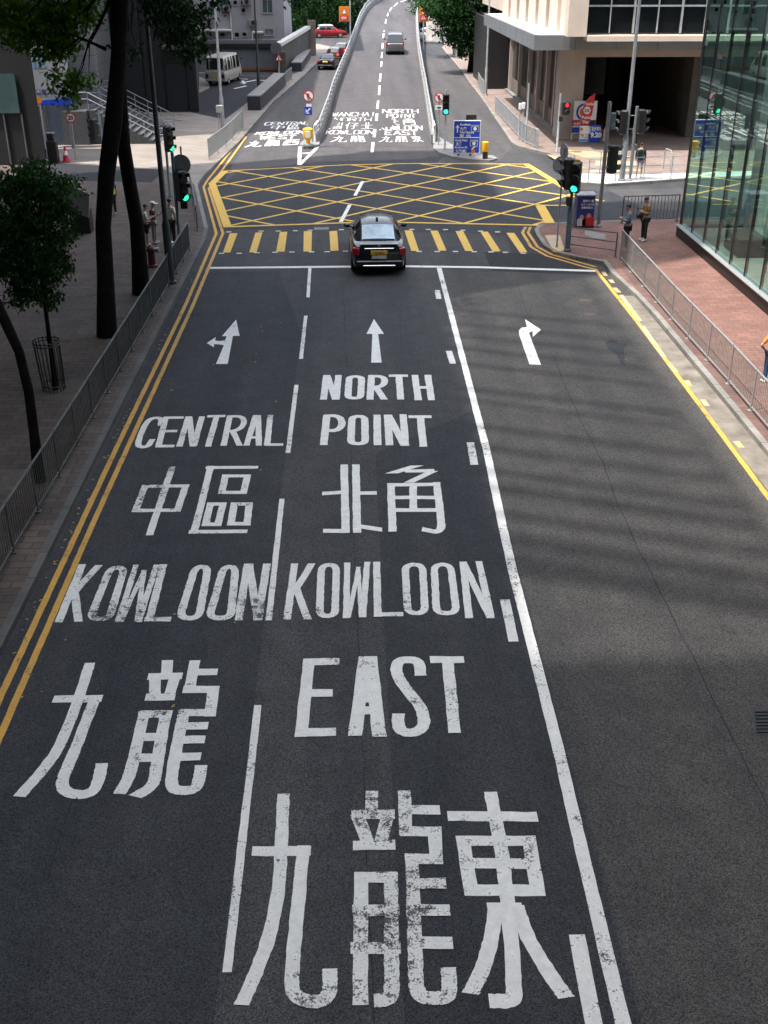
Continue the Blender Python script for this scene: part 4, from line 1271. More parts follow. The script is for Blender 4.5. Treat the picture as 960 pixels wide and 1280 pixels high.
# shopfront along the side street: columns, glazing, spandrels
sx = 12.45
m, g, s_ = MB(), MB(), MB()
ys = [66.4, 69.2, 72.3, 75.8, 79.8, 84.5, 89.5]
for yv in ys:
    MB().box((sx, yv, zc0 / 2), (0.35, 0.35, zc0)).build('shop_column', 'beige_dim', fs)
for a, b in zip(ys, ys[1:]):
    g.box((sx + 0.1, (a + b) / 2, 3.1), (0.05, b - a - 0.35, 3.9))
    s_.box((sx + 0.08, (a + b) / 2, 0.62), (0.12, b - a - 0.35, 1.0))
g.build('shop_window', 'dark_glass', fs)
s_.build('spandrel', pm('brown_panel', (0.17, 0.14, 0.12), 0.6), fs)
MB().box((sx - 0.22, 78, PH + 0.08), (0.3, 24, 0.16)).build('plinth', 'concrete', fs)
# shops beyond, under the canopy
MB().box((14.2, 96, 2.6), (7.0, 10, 5.2)).build('rear_shop', 'black_plain', fs)
MB().box((11.0, 99, 2.6), (0.3, 3.6, 5.2)).build('end_wall', 'concrete_white', fs)
# upper storeys, set back
ub = P(628, 19, zc1); uc = P(722, 46, zc1)
U0, U1 = Vector((ub.x, ub.y)), Vector((uc.x, uc.y))
HT = 19.0
m = MB()
m.prism([(U1.x + 0.3, U1.y + 1.0), (XR, U1.y + 1.0), (XR, 112), (U0.x + 0.9, 112), (U0.x + 0.9, U0.y)], zc1 - 0.05, HT)
m.build('upper_wall', 'beige_clad', fs)
m = MB()
nf = 7
for k in range(nf):
    t = k / (nf + 0.4)
    p = U0.lerp(U1, t)
    q = U0.lerp(U1, t + 0.095)
    # deep vertical fins, each a folded slab
    m.prism([(p.x, p.y), (q.x, q.y), (q.x + 0.8, q.y + 0.2), (p.x + 1.0, p.y + 0.2)], zc1 - 0.03, HT - 0.3)
m.build('fin', 'beige_clad', fs)
m = MB()
for k in range(nf - 1):
    t = (k + 0.9) / (nf + 0.4)
    p = U0.lerp(U1, t)
    m.box((p.x + 0.9, p.y + 0.3, (zc1 + HT) / 2), (0.9, 0.5, HT - zc1 - 0.5))
m.build('slot_window', 'dark_glass', fs)
yw = U1.y + 0.6
xw0, xw1 = at(733, 30, yw).x, XR
m = MB(); m.box((xw0 - 0.55, yw + 0.0, (zc1 + HT) / 2), (1.0, 1.0, HT - zc1)); m.build('corner_pier', 'beige_clad', fs)
zs = zc1 + 0.12
MB().box(((xw0 + xw1) / 2, yw - 0.2, zs - 0.2), (xw1 - xw0, 1.2, 0.26)).build('sill', 'beige_clad', fs)
MB().box(((xw0 + xw1) / 2, yw + 0.25, (zs + HT) / 2), (xw1 - xw0, 0.06, HT - zs)).build('window', 'dark_glass', fs)
m = MB()
k = 0
x = xw0
while x < xw1:
    m.box((x, yw + 0.16, (zs + HT) / 2), (0.09 if k % 2 == 0 else 0.05, 0.16, HT - zs))
    x += 1.25; k += 1
for z in (zs + 1.3, zs + 3.6, zs + 4.6, zs + 7.2):
    m.box(((xw0 + xw1) / 2, yw + 0.14, z), (xw1 - xw0, 0.1, 0.08))
m.build('mullion', 'galv', fs)
ps = thing('poster', 'blue poster standing in the shop window under the canopy', 'poster', (sx - 0.15, 67.9, 1.2))
MB().box((sx - 0.14, 67.9, 2.05), (0.04, 1.1, 2.0)).build('sheet', 'blue_plain', ps)
MB().box((sx - 0.17, 67.9, 2.5), (0.02, 0.7, 0.3)).build('white_band', 'white_plain', ps)
MB().box((sx - 0.17, 67.6, 1.5), (0.02, 0.35, 0.5)).build('red_figure', 'red_plain', ps)

# ------------------------------------------------------------------ glass building on the right
gb = thing('glass_building', 'glass-fronted building on a black plinth beside the red brick pavement', 'building', (18, 31, 0))
GX, GY, GH = 12.42, 41.2, 13.0
MB().box((GX + 0.15, 10, PH + 0.2), (0.3, 2 * (GY - 10), 0.42)).build('plinth', 'black_plain', gb)
MB().box((GX + 0.04, 10, PH + 0.425), (0.24, 2 * (GY - 10), 0.03)).build('plinth_trim', 'silver_paint', gb)
MB().box((GX + 11, GY - 0.1, PH + 0.2), (21.6, 0.3, 0.42)).build('plinth', 'black_plain', gb)
m = MB(); f = MB()
y = GY
while y > -12:
    m.box((GX + 0.12, y - 0.75, 0.56 + (GH - 0.6) / 2), (0.02, 1.46, GH - 0.6))
    f.box((GX + 0.15, y, 0.56 + (GH - 0.6) / 2), (0.11, 0.028, GH - 0.6))
    y -= 1.5
for k in range(13):
    m.box((GX + 0.9 + k * 1.6, GY - 0.08, 0.56 + (GH - 0.6) / 2), (1.56, 0.02, GH - 0.6))
    f.box((GX + 0.12 + k * 1.6, GY - 0.12, 0.56 + (GH - 0.6) / 2), (0.035, 0.16, GH - 0.6))
m.build('glazing', 'shop_glass', gb)
f.build('mullion', 'black_metal', gb)
m = MB()
for z in (4.7, 8.9):
    m.box((GX + 0.10, 14.5, z), (0.012, 2 * (GY - 14.6), 0.012))
m.build('joint', 'galv_dark', gb)
m = MB()
for y in (GY - 1.5, GY - 3.0, GY - 4.5, GY - 6.0):
    m.box((GX + 0.28, y, 4.72), (0.2, 0.2, 0.34))
m.build('glass_clamp', 'black_metal', gb)
m = MB(); m.tube([(GX + 0.3, GY, 4.85), (GX + 0.3, GY - 9, 4.55)], 0.02, 6); m.build('tie_rod', 'black_metal', gb)
MB().box((GX + 11.2, 10, 0.3), (21.6, 62, 0.3)).build('inner_floor', pm('inner_floor', (0.33, 0.32, 0.30), 0.4, var=0.1), gb)
MB().box((GX + 15, 10, 6.5), (0.3, 60, 12.4)).build('rear_wall', pm('inner_teal', (0.20, 0.30, 0.28), 0.5, var=0.4, scale=0.5), gb)
m = MB()
for k in range(15):
    m.box((GX + 7.5, GY - 0.4 - k * 4, GH), (15, 0.3, 0.5))
m.build('roof_beam', 'galv', gb)
MB().box((GX + 11, -7, 42), (21, 70, 57)).build('upper_wall', 'green_glass', gb)  # unseen upper block, added to narrow the sky over the near road
m = MB()
m.box((GX + 2.6, GY - 2.6, 6.6), (1.1, 2.3, 12.4))
for y in (28, 20, 12):
    m.lathe((GX + 3.4, y, 0.4), [(0.5, 0), (0.5, 12.4)], 20)
m.build('column', 'concrete_white', gb, smooth=True)
m = MB()
for k in range(10):
    m.box((GX + 1.1, 34.5 - k * 0.9, 0.95), (0.05, 0.05, 1.1))
m.box((GX + 1.1, 30.5, 1.5), (0.05, 8.3, 0.05))
m.build('inner_railing', 'black_metal', gb)
pm('pot_dark', (0.03, 0.03, 0.03), 0.5)
bx = thing('planter_box', 'dark brown planter box just inside the glass', 'planter', (GX + 1.3, 37.2, 0.45))
MB().box((GX + 1.3, 37.2, 0.45 + 0.32), (1.0, 1.6, 0.64), bev=0.03).build('box', pm('planter_brown', (0.045, 0.035, 0.03), 0.6), bx)
# ------------------------------------------------------------------ railings
def railing(label, pts, h, mat, panel=1.9, gap=0.105, rail=0.024, bar=0.009, base_gap=0.12, group=None, three=False, post_r=0.028, name='pedestrian_railing', bottom=True, dense=None):
    pts = [Vector(p) for p in pts]
    t = thing(name, label, 'railing', pts[0], group)
    # even stations along the path
    L = [0]
    for a, b in zip(pts, pts[1:]): L.append(L[-1] + (b - a).length)
    def along(s):
        for i in range(len(pts) - 1):
            if s <= L[i + 1] + 1e-6: return pts[i].lerp(pts[i + 1], (s - L[i]) / max(1e-6, L[i + 1] - L[i]))
        return pts[-1]
    n = max(1, round(L[-1] / panel))
    for k in range(n + 1):
        p = along(L[-1] * k / n)
        m = MB(); m.tube([p - Vector((0, 0, .02)), p + Vector((0, 0, h + 0.02))], post_r, 6)
        m.box((p.x, p.y, p.z + 0.012), (0.13, 0.13, 0.024))
        m.build('post', mat, t)
    for k in range(n):
        a, b = along(L[-1] * k / n), along(L[-1] * (k + 1) / n)
        d = (b - a); ln = d.length; d.normalize()
        a2, b2 = a + d * (post_r + 0.015), b - d * (post_r + 0.015)
        m = MB()
        U = Vector((0, 0, 1))
        m.tube([a2 + U * h, b2 + U * h], rail, 6)
        if three:
            for f in (0.62, 0.27): m.tube([a2 + U * h * f, b2 + U * h * f], rail * 0.9, 6)
        else:
            if bottom: m.tube([a2 + U * base_gap, b2 + U * base_gap], rail * 0.8, 6)
            nb = max(2, int(ln / gap))
            for j in range(1, nb):
                p = a2.lerp(b2, j / nb)
                m.tube([p + U * base_gap, p + U * h], bar, 4, cap=False)
        m.build('panel', mat, t)
    return t

Z = lambda x, y: Vector((x, y, PH))
railing('long dark grey railing along the left kerb', [Z(-6.2, 6), P(12, 699, PH), P(70, 603, PH), P(237, 313, PH)], 1.0, 'galv_dark', panel=1.62, bar=0.011, gap=0.115)
railing('silver barred railing from the right corner towards the camera', [Z(9.4, 11), P(948, 526, PH), P(920, 491.5, PH), P(840, 402, PH), P(775, 324, PH)], 1.02, 'silver_paint', panel=1.75, bar=0.010)
zp = lambda px, py: P(px, py, PH)
railing('low three-rail barrier round the right corner by the signal pole', [zp(711, 313), zp(757, 324), zp(769, 321)], 0.85, 'galv_dark', panel=1.5, three=True)
railing('black barred railing along the side street by the glass building', [zp(777, 279), zp(846, 276.5)], 1.05, 'galv_dark', panel=2.2, bar=0.013, gap=0.14)
railing('grey three-rail barrier on the white strip before the forecourt', [zp(735, 228), zp(770, 226), zp(804, 225), zp(838, 223.5), zp(872, 222)], 1.05, 'galv', panel=1.4, three=True, rail=0.02)
railing('thin rear barrier behind the traffic signals of the forecourt', [zp(716, 221), zp(748, 217), zp(790, 215.5)], 1.0, 'galv', panel=1.8, three=True, rail=0.018)
railing('pale barred railing at the corner of the slip road', [zp(261.5, 200), zp(288, 178), zp(304, 160)], 1.05, 'silver_paint', panel=2.4, bar=0.013, gap=0.10)
railing('short railing between the two planter walls', [zp(357, 107), zp(365, 100)], 1.0, 'galv', panel=2.2, bar=0.02, gap=0.2)
railing('barred railing along the right slip road with curved end', [zp(619, 139.6), zp(640, 163), zp(652, 176), zp(662, 183), zp(671, 186)], 1.0, 'galv', panel=2.0, bar=0.014, gap=0.12)
railing('short railing by the side entrance under the canopy', [zp(597.5, 107), zp(600, 113), zp(604.5, 119)], 1.0, 'galv', panel=1.8, bar=0.016, gap=0.16)
railing('railing beyond the right-hand tree', [zp(566, 70), zp(571, 73)], 1.1, 'galv', panel=2.0, bar=0.02, gap=0.2)
railing('short three-rail barrier on the left corner beside the yellow kink', [zp(239, 242), zp(247, 288)], 0.95, 'galv_dark', panel=2.5, three=True)
hp = thing('hoop_stand', 'single steel hoop standing on the forecourt right of the walking person', 'hoop', zp(832, 213))
p = zp(829, 211); q = zp(837, 214)
MB().tube([p, p + Vector((0, 0, .85)), p + (q - p) * .12 + Vector((0, 0, .98)), q - (q - p) * .12 + Vector((0, 0, .98)), q + Vector((0, 0, .85)), q], 0.03, 8).build('hoop', 'galv', hp, smooth=True)
hp2 = thing('hoop_stand', 'single steel hoop at the curved end of the slip road railing', 'hoop', zp(668, 185))
p = zp(668, 183.5); q = zp(672, 185.5)
MB().tube([p, p + Vector((0, 0, .9)), p + (q - p) * .15 + Vector((0, 0, 1)), q - (q - p) * .15 + Vector((0, 0, 1)), q + Vector((0, 0, .9)), q], 0.03, 8).build('hoop', 'galv', hp2, smooth=True)

# ------------------------------------------------------------------ poles, lamps, signals, signs
def pole(name, label, cat, base, top_px, r0, r1, mat, swell=None, h=PH):
    b = P(*base, h)
    z = at(*top_px, b.y).z
    t = thing(name, label, cat, b)
    prof = [(r0 * 1.6, 0), (r0 * 1.6, 0.06), (r0, 0.1)]
    if swell:
        prof = [(swell[0] * 1.3, 0), (swell[0] * 1.3, .08), (swell[0], 0.1), (swell[0], swell[1]), (r0, swell[1] + 0.12)]
    prof.append((r1, z - b.z))
    MB().lathe(b, prof, 12).build('pole', mat, t, smooth=True)
    return t, b, z

def lamp_column(label, base, mat, swell, arm):
    b = P(*base, PH)
    t = thing('street_lamp', label, 'street lamp', b)
    MB().lathe(b, [(swell * 1.4, 0), (swell * 1.4, .08), (swell, .1), (swell, 1.9), (swell * .68, 2.05), (swell * .45, 10)], 12).build('pole', mat, t, smooth=True)
    a = Vector(arm)
    MB().tube([b + Vector((0, 0, 9.9)), b + a * .4 + Vector((0, 0, 10.5)), b + a + Vector((0, 0, 10.6))], 0.04, 8).build('arm', mat, t, smooth=True)
    MB().box(b + a + Vector((0, 0, 10.6)), (0.7, 0.3, 0.14), rz=math.atan2(a.y, a.x), bev=0.04).build('lamp_head', 'galv', t)
    return t
lamp_column('dark lamp column between the railing and the hydrant', (214, 354), 'pole_dark', 0.13, (1.8, 0, 0))
lamp_column('tall grey lamp column on the white forecourt strip', (777, 226), 'pole_grey', 0.14, (-1.8, 0, 0))
lamp_column('pale lamp column at the corner of the driveway', (279, 164), 'galv', 0.13, (1.8, 0, 0))
lamp_column('dark lamp column at the end of the near planter wall', (324, 119), 'pole_dark', 0.12, (1.8, 0, 0))
lamp_column('grey lamp column on the right slip road pavement', (607, 119), 'galv', 0.12, (-1.8, 0, 0))

def signal_head(t, c, face, on, n=3, size=1.0):
    """c: centre of the head, face: angle of its facing direction"""
    f = Vector((math.cos(face), math.sin(face), 0)); s = Vector((-f.y, f.x, 0))
    H = 0.36 * n * size
    hd = MB().box(c, (0.30 * size, 0.36 * size, H), rz=face, bev=0.05).build('signal_head', 'signal_black', t)
    order = ['red', 'amber', 'green'][-n:] if n == 3 else ['red', 'green']
    for k, nm in enumerate(order):
        p = c + Vector((0, 0, H / 2 - 0.18 * size - k * 0.36 * size)) + f * 0.155 * size
        mat = {'green': 'lamp_green', 'red': 'lamp_red'}.get(nm, 'lamp_off') if nm == on else 'lamp_off'
        MB().disc(p + f * 0.012, 0.115 * size, f, 18, 0.03).build('signal_lamp', mat, hd)
        m = MB()
        nseg = 10
        vs = []
        for j in range(nseg + 1):
            a = R(-15) + R(210) * j / nseg
            off = (s * math.cos(a) + Vector((0, 0, math.sin(a)))) * 0.14 * size
            vs.append((p + off, p + off * 0.96 + f * 0.26 * size * (0.55 + 0.45 * max(0, math.sin(a)))))
        for j in range(nseg):
            a0, b0 = vs[j]; a1, b1 = vs[j + 1]
            m.quad(a0, b0, b1, a1)
        o = m.build('visor', 'signal_black', hd, smooth=True)
        md = o.modifiers.new('thick', 'SOLIDIFY'); md.thickness = 0.012
    return hd

def signal(label, base, top, heads, mat='pole_blue', r=0.057, extra=None, swell=None):
    t, b, z = pole('traffic_signal', label, 'traffic light', base, top, r, r, mat, swell)
    for px, py, face, on, n in heads:
        c = at(px, py, b.y)
        f = R(face)
        signal_head(t, Vector((c.x, b.y, c.z)) + Vector((math.cos(f) * 0.06, math.sin(f) * 0.1, 0)), f, on, n)
        d = Vector((c.x - b.x, 0, 0))
        if abs(d.x) > 0.12:
            MB().tube([(b.x, b.y, c.z + .3), (c.x, b.y, c.z + .3)], 0.025, 6).build('bracket', mat, t)
            MB().tube([(b.x, b.y, c.z - .3), (c.x, b.y, c.z - .3)], 0.025, 6).build('bracket', mat, t)
    return t, b, z

t, b, z = signal('green traffic light on the right corner beside the poster box', (709, 314), (717.5, 198), [(720, 221, -112, 'green', 3)], swell=(0.10, 1.5))
c = at(711, 251, b.y); MB().box((c.x, b.y - .05, c.z), (0.2, 0.22, 0.3), bev=0.02).build('button_box', 'signal_black', t)
c = at(712.5, 217, b.y); signal_head(t, Vector((c.x - .06, b.y, c.z)), R(178), None, 3)
c = at(721, 200, b.y); MB().box((c.x, b.y, c.z), (0.22, 0.16, 0.1), bev=0.03).build('cap_light', 'yellow_plain', t)
t, b, z = signal('tall signal pole behind the poster box with its head turned away', (748, 283.5), (762.5, 127), [(764, 199, 20, None, 3)], mat='pole_grey', r=0.075)
c = at(767, 152, b.y); MB().box((c.x, b.y + .1, c.z), (0.18, 0.1, 0.62), bev=0.02).build('camera_box', 'pole_blue', t)
t, b, z = signal('signal pole beside the tall lamp column with heads turned right', (787, 226), (793.5, 133), [(800, 152, 5, None, 3), (781.5, 153, 170, None, 3)], mat='pole_grey', r=0.075)
t, b, z = signal('red pedestrian signal on a slim pole before the beige pillar', (695.6, 190.6), (700.4, 117), [(706.5, 135, -80, 'red', 2)], mat='galv')
c = at(700.5, 148, b.y); MB().box((c.x, b.y - .08, c.z), (0.2, 0.16, 0.28), bev=0.02).build('button_box', 'signal_black', t)
t, b, z = signal('green traffic light on the flyover nose beside the blue sign', (556, 187), (558, 112), [(557.3, 130, -92, 'green', 3)], mat='galv')
t, b, z = signal('green traffic light by the left railing under a round sign back', (226, 316), (224, 190), [(226.5, 232, -50, 'green', 3)])
c = at(226, 206, b.y); MB().disc((c.x, b.y + 0.1, c.z), 0.34, (0.1, 1, 0), 28, 0.02).build('sign_disc', 'galv', t)
c = at(228.5, 256, b.y); MB().box((c.x + .05, b.y, c.z), (0.24, 0.2, 0.26), bev=0.02).build('button_box', 'signal_black', t)
t, b, z = signal('green traffic light farther left above the stairs foot', (213, 247), (205, 158), [(209.5, 173, -40, 'green', 3)])
t, b, z = signal('dark traffic light turned away left of the tree trunks', (130.5, 199), (124, 138), [(119, 162, 150, None, 3)])
t, b, z = pole('sign_pole', 'thin pole with grey round sign backs at the right corner', 'sign post', (696, 309), (705, 184), 0.032, 0.032, 'galv')
c = at(701, 207, b.y); MB().disc((c.x + .03, b.y + 0.08, c.z), 0.31, (0.15, 1, 0), 28, 0.02).build('sign_disc', 'galv', t)
c = at(704.5, 190, b.y); MB().disc((c.x + .03, b.y + 0.05, c.z), 0.28, (1, 0.35, 0), 28, 0.02).build('sign_disc', 'galv', t)
pole('bollard_pole', 'slim grey pole rising beside the slip road railing', 'pole', (657, 179), (660, 104), 0.055, 0.055, 'galv')
for k, (a, bb) in enumerate((((648, 175), (649, 133)), ((652, 177), (653, 132)))):
    t, b, z = pole('detector_post', ('slim white-headed post left of its twin by the slip road railing', 'slim white-headed post right of its twin by the slip road railing')[k], 'post', a, bb, 0.035, 0.035, 'galv')
    MB().box((b.x, b.y, z), (0.16, 0.2, 0.34), bev=0.02).build('head', 'white_plain', t)
t, b, z = pole('detector_post', 'pair-legged post with a pale box beside the driveway lamp column', 'post', (274.5, 166), (272, 136), 0.03, 0.03, 'silver_paint')
MB().tube([b + Vector((0.2, 0, 0)), Vector((b.x + .2, b.y, z))], 0.03, 6).build('leg', 'silver_paint', t)
MB().box((b.x + .1, b.y, z), (0.42, 0.3, 0.42), bev=0.03).build('box', 'silver_paint', t)
t, b, z = pole('parking_sign', 'slim post with a small pale box near the side entrance', 'sign post', (613, 111), (614, 76), 0.035, 0.035, 'galv')
MB().box((b.x, b.y, z), (0.25, 0.12, 0.4)).build('panel', 'galv', t)
t, b, z = pole('bollard_post', 'dark grey post in the pavement by the left corner', 'post', (228, 212), (228, 183), 0.05, 0.05, 'galv_dark')

def no_turn(label, base, disc_c, r_px, extra=None):
    b = P(*base, PH)
    c = at(*disc_c, b.y)
    t = thing('road_sign', label, 'road sign', b)
    MB().tube([b, (b.x, b.y, c.z + 0.1)], 0.035, 8).build('pole', 'galv', t)
    c = Vector((c.x, b.y - 0.07, c.z))
    r = r_px * b.y / 1339 * 0.98
    d = MB().disc(c, r, (0, 1, 0), 32, 0.012).build('sign_face', 'red_plain', t)
    MB().disc(c - Vector((0, 0.009, 0)), r * 0.8, (0, 1, 0), 32, 0.006).build('white_disc', 'white_plain', d)
    y = c.y - 0.016
    sy = MB()
    sy.box((c.x - 0.02, y, c.z + r * .32), (r * .3, 0.006, r * .3)); sy.box((c.x - .02, y, c.z), (r * .42, .006, r * .4)); sy.box((c.x - r * .12, y, c.z - r * .42), (r * .13, .006, r * .5)); sy.box((c.x + r * .1, y, c.z - r * .42), (r * .13, .006, r * .5))
    sy.build('symbol', 'black_plain', d)
    MB().box((c.x, y - 0.006, c.z), (r * 1.7, 0.006, r * 0.2), ry=R(45)).build('red_bar', 'red_plain', d)
    return t, b, c, r
t, b, c, r = no_turn('round no pedestrians sign on the right of the flyover foot', (548, 181), (549, 122), 5.9)
MB().box((c.x, c.y, c.z - r - 0.24), (0.42, 0.02, 0.22)).build('plate', 'white_plain', t)
MB().box((c.x, c.y - 0.013, c.z - r - 0.24), (0.2, 0.006, 0.08)).build('arrow_mark', 'black_plain', t)
t, b, c, r = no_turn('round no pedestrians sign above the yellow beacon', (385.5, 181.5), (385.7, 120), 6.6)
MB().box((c.x, c.y, c.z - r - 0.18), (0.3, 0.02, 0.16)).build('plate', 'white_plain', t)
p = at(385.3, 138.5, b.y - 0.09)
f = MB().box(p, (0.42, 0.02, 0.44), bev=0.008).build('arrow_plate', 'blue_plain', t)
m = MB(); m.box(p + Vector((-.02, -.016, 0)), (.36, .006, .07), ry=R(-45)); m.box(p + Vector((-.12, -.016, -.03)), (.06, .006, .2)); m.box(p + Vector((-.05, -.016, -.12)), (.2, .006, .06)); m.build('white_arrow', 'white_plain', f)
bc = thing('beacon_bollard', 'yellow traffic beacon bollard on the flyover nose', 'bollard', P(385.5, 180.5, PH))
b = P(385.5, 182.5, PH)
zt = at(385.5, 160, b.y).z - PH
MB().lathe(b, [(0.2, 0), (0.2, .1), (0.11, .16), (0.12, .3), (0.27, zt * .5), (0.30, zt * .62), (0.29, zt * .95), (0.2, zt)], 12).build('shell', 'yellow_plain', bc, smooth=True)
MB().box((b.x, b.y - .28, b.z + zt * .68), (0.28, 0.06, 0.36), bev=0.02).build('panel', 'concrete_white', bc)
MB().lathe(b, [(0.32, 0), (0.32, .07), (.22, .12)], 14).build('base', 'pole_blue', bc, smooth=True)
bc = thing('beacon_bollard', 'yellow and black bollard beside the blue direction sign', 'bollard', P(606, 199, PH))
b = P(606, 198.5, PH)
zt = at(606, 177, b.y).z - PH
MB().lathe(b, [(0.13, 0), (0.13, zt * .42)], 12).build('base', 'black_plain', bc, smooth=True)
MB().lathe(b, [(0.15, zt * .42), (0.17, zt * .5), (0.17, zt * .97), (0.12, zt)], 12).build('shell', 'yellow_plain', bc, smooth=True)
MB().box((b.x + .12, b.y + .03, b.z + zt * .35), (.08, .2, zt * .7)).build('side_strip', 'orange_plain', bc)

# blue direction sign
YD2 = P(583, 197.5).y
sg = thing('direction_sign', 'blue direction sign with white writing on the flyover nose', 'road sign', (P(583, 197.5).x, YD2, PH))
q0, q1 = at(565.8, 192, YD2), at(601.3, 150.2, YD2)
w, h = q1.x - q0.x, q1.z - q0.z
cx, cz = (q0.x + q1.x) / 2, (q0.z + q1.z) / 2
MB().box((cx, YD2, cz), (w, 0.05, h), bev=0.015).build('panel', 'white_plain', sg)
MB().box((cx, YD2 - 0.027, cz), (w - 0.09, 0.012, h - 0.09)).build('blue_face', 'blue_plain', sg)
yy = YD2 - 0.036
MB().box((cx, yy, q0.z + h * 0.485), (w - 0.09, 0.008, 0.035)).build('divider', 'white_plain', sg)
tx = lambda u, v: (q0.x + w * u, yy - 0.002, q0.z + h * (1 - v))
for body, u, v, s_ in (('Kowloon', .24, .155, .19), ('九龍', .24, .295, .23), ('Wan Chai (N)', .24, .385, .17), ('灣仔(北)', .24, .50, .21), ('North Point', .08, .625, .17), ('北角', .10, .745, .22), ('Kowloon (E)', .07, .835, .17), ('九龍(東)', .10, .965, .21)):
    lettering('lettering', body, s_ * h / 2.0, tx(u, v), 'white_plain', sg, bold=0.006, sx=0.9)
ar = MB()
p = Vector(tx(.15, .28)); ar.box(p, (.07, .006, .28)); ar.add([p + Vector((-.11, 0, .1)), p + Vector((.11, 0, .1)), p + Vector((0, 0, .27))], [(0, 1, 2)])
p = Vector(tx(.76, .82)); ar.box(p, (.07, .006, .3), ry=R(45)); ar.add([p + Vector((.03, 0, .16)), p + Vector((.17, 0, .02)), p + Vector((.18, 0, .18))], [(0, 1, 2)])
ar.build('arrow', 'white_plain', sg)
for u, v in ((.79, .24), (.77, .68)):
    p = Vector(tx(u, v))
    bxx = MB().box(p, (.44, .006, .34)).build('tunnel_symbol', 'galv', sg)
    m = MB(); m.box(p + Vector((0, -.005, -.03)), (.34, .004, .2)); m.build('tunnel_mouth', 'blue_plain', bxx)
    m = MB(); m.disc(p + Vector((0, -.01, -.02)), .09, (0, 1, 0), 12); m.build('car_mark', 'white_plain', bxx)
p = Vector(tx(.75, .93)); MB().disc(p, .11, (0, 1, 0), 16, .006).build('route_shield', 'orange_plain', sg)
m = MB()
for u in (.22, .66): m.box((q0.x + w * u, YD2 + .08, q0.z / 2 + .35), (.09, .09, q0.z + .5))
m.build('post', 'black_metal', sg)
c = at(589, 147, YD2 + 0.25); MB().box((c.x, YD2 + .25, c.z), (.55, .2, .34), bev=.03).build('lamp_box', 'black_plain', sg)

# orange warning signs beside the flyover
for lab, c0_, c1_, foot in (('orange roadworks warning sign left of the flyover', (424, 27), (436.5, 8), (437, 40)), ('orange roadworks warning sign right of the flyover', (523.5, 27), (536, 8), (531, 42))):
    g0 = G(*foot); Y = g0.y
    a, b2 = at(*c0_, Y), at(*c1_, Y)
    t = thing('warning_sign', lab, 'road sign', (a.x, Y, 0))
    cx, cz, w, h = (a.x + b2.x) / 2, (a.z + b2.z) / 2, b2.x - a.x, b2.z - a.z
    pxp = b2.x + 0.1 if foot[0] < 480 else cx
    MB().tube([(pxp, Y + .06, 0), (pxp, Y + .06, b2.z + .6)], 0.07, 8).build('pole', 'galv', t)
    MB().box((cx, Y, cz), (w, .05, h), bev=.01).build('panel', 'orange_plain', t)
    m = MB(); m.add([(cx - w * .3, Y - .04, cz), (cx + w * .3, Y - .04, cz), (cx, Y - .04, cz + h * .42)], [(0, 1, 2)]); m.build('triangle', 'red_plain', t)
    m = MB(); m.add([(cx - w * .2, Y - .05, cz + h * .04), (cx + w * .2, Y - .05, cz + h * .04), (cx, Y - .05, cz + h * .33)], [(0, 1, 2)]); m.build('white_triangle', 'white_plain', t)
    m = MB(); m.box((cx, Y - .045, cz - h * .25), (w * .8, .02, h * .32)); m.build('red_band', 'red_plain', t)
    lettering('lettering', '慢駛', h * .2, (cx - w * .3, Y - .06, cz - h * .33), 'white_plain', t)

# speed sign, cone, bollard on the left
b = P(95, 200, PH); c = at(88.5, 147, b.y)
t = thing('speed_sign', 'round red-rimmed 20 speed limit sign on a leaning pole', 'road sign', b)
MB().tube([b, (c.x, b.y, c.z)], 0.03, 8).build('pole', 'galv', t)
rr = 0.26
d = MB().disc((c.x, b.y - .05, c.z), rr, (0, 1, 0), 32, .012).build('sign_face', 'red_plain', t)
MB().disc((c.x, b.y - .06, c.z), rr * .76, (0, 1, 0), 32, .006).build('white_disc', 'white_plain', d)
lettering('lettering', '20', rr * 1.05, (c.x, b.y - .068, c.z - rr * .36), 'black_plain', d, align='CENTER', bold=.012)
b = P(83, 201.5, PH)
t = thing('traffic_cone', 'orange and white traffic cone left of the speed sign', 'traffic cone', b)
MB().lathe(b, [(.17, .03), (.13, .25), (.035, .75), (.03, .76)], 14).build('cone', 'red_plain', t, smooth=True)
MB().lathe(b, [(.122, .32), (.082, .52)], 14).build('white_band', 'white_plain', t, smooth=True)
MB().box(b + Vector((0, 0, .02)), (.42, .42, .04), bev=.01).build('base', 'red_plain', t)
b = P(68, 203, PH); zt = at(66, 165, b.y).z
t = thing('bin_post', 'black slanting waste bin post before the shutter', 'bin', b)
MB().box((b.x, b.y, zt * .38), (.5, .4, zt * .75), bev=.04).build('body', 'black_plain', t)
MB().box((b.x - .02, b.y, zt * .86), (.34, .3, zt * .18), bev=.03).build('head', 'black_plain', t)
MB().box((b.x - .02, b.y, zt * .97), (.36, .32, .06)).build('lid', 'silver_paint', t)
b = P(107, 290, PH)
t = thing('notice_stand', 'grey panel on a black foot behind the round-crowned tree', 'notice stand', b)
q = [at(88, 262, 41.5), at(111, 272, 41.5), at(112, 242, 41.5), at(88, 232, 41.5)]
m = MB(); m.add([p - Vector((0, .06, 0)) for p in q] + [p + Vector((0, .06, 0)) for p in q], [(0, 1, 2, 3), (7, 6, 5, 4), (0, 4, 5, 1), (1, 5, 6, 2), (2, 6, 7, 3), (3, 7, 4, 0)])
m.build('panel', 'concrete', t)
MB().box((b.x - .1, b.y, .45 + PH), (.75, .6, .9), bev=.02).build('foot', 'black_plain', t)
b = P(345, 101, PH); c = at(345, 60, b.y)
t = thing('convex_mirror', 'round convex traffic mirror on a post by the boundary wall', 'mirror', b)
MB().tube([b, (c.x + .2, b.y, b.z), (c.x + .2, b.y, c.z + .3)], .05, 8).build('pole', 'galv', t)
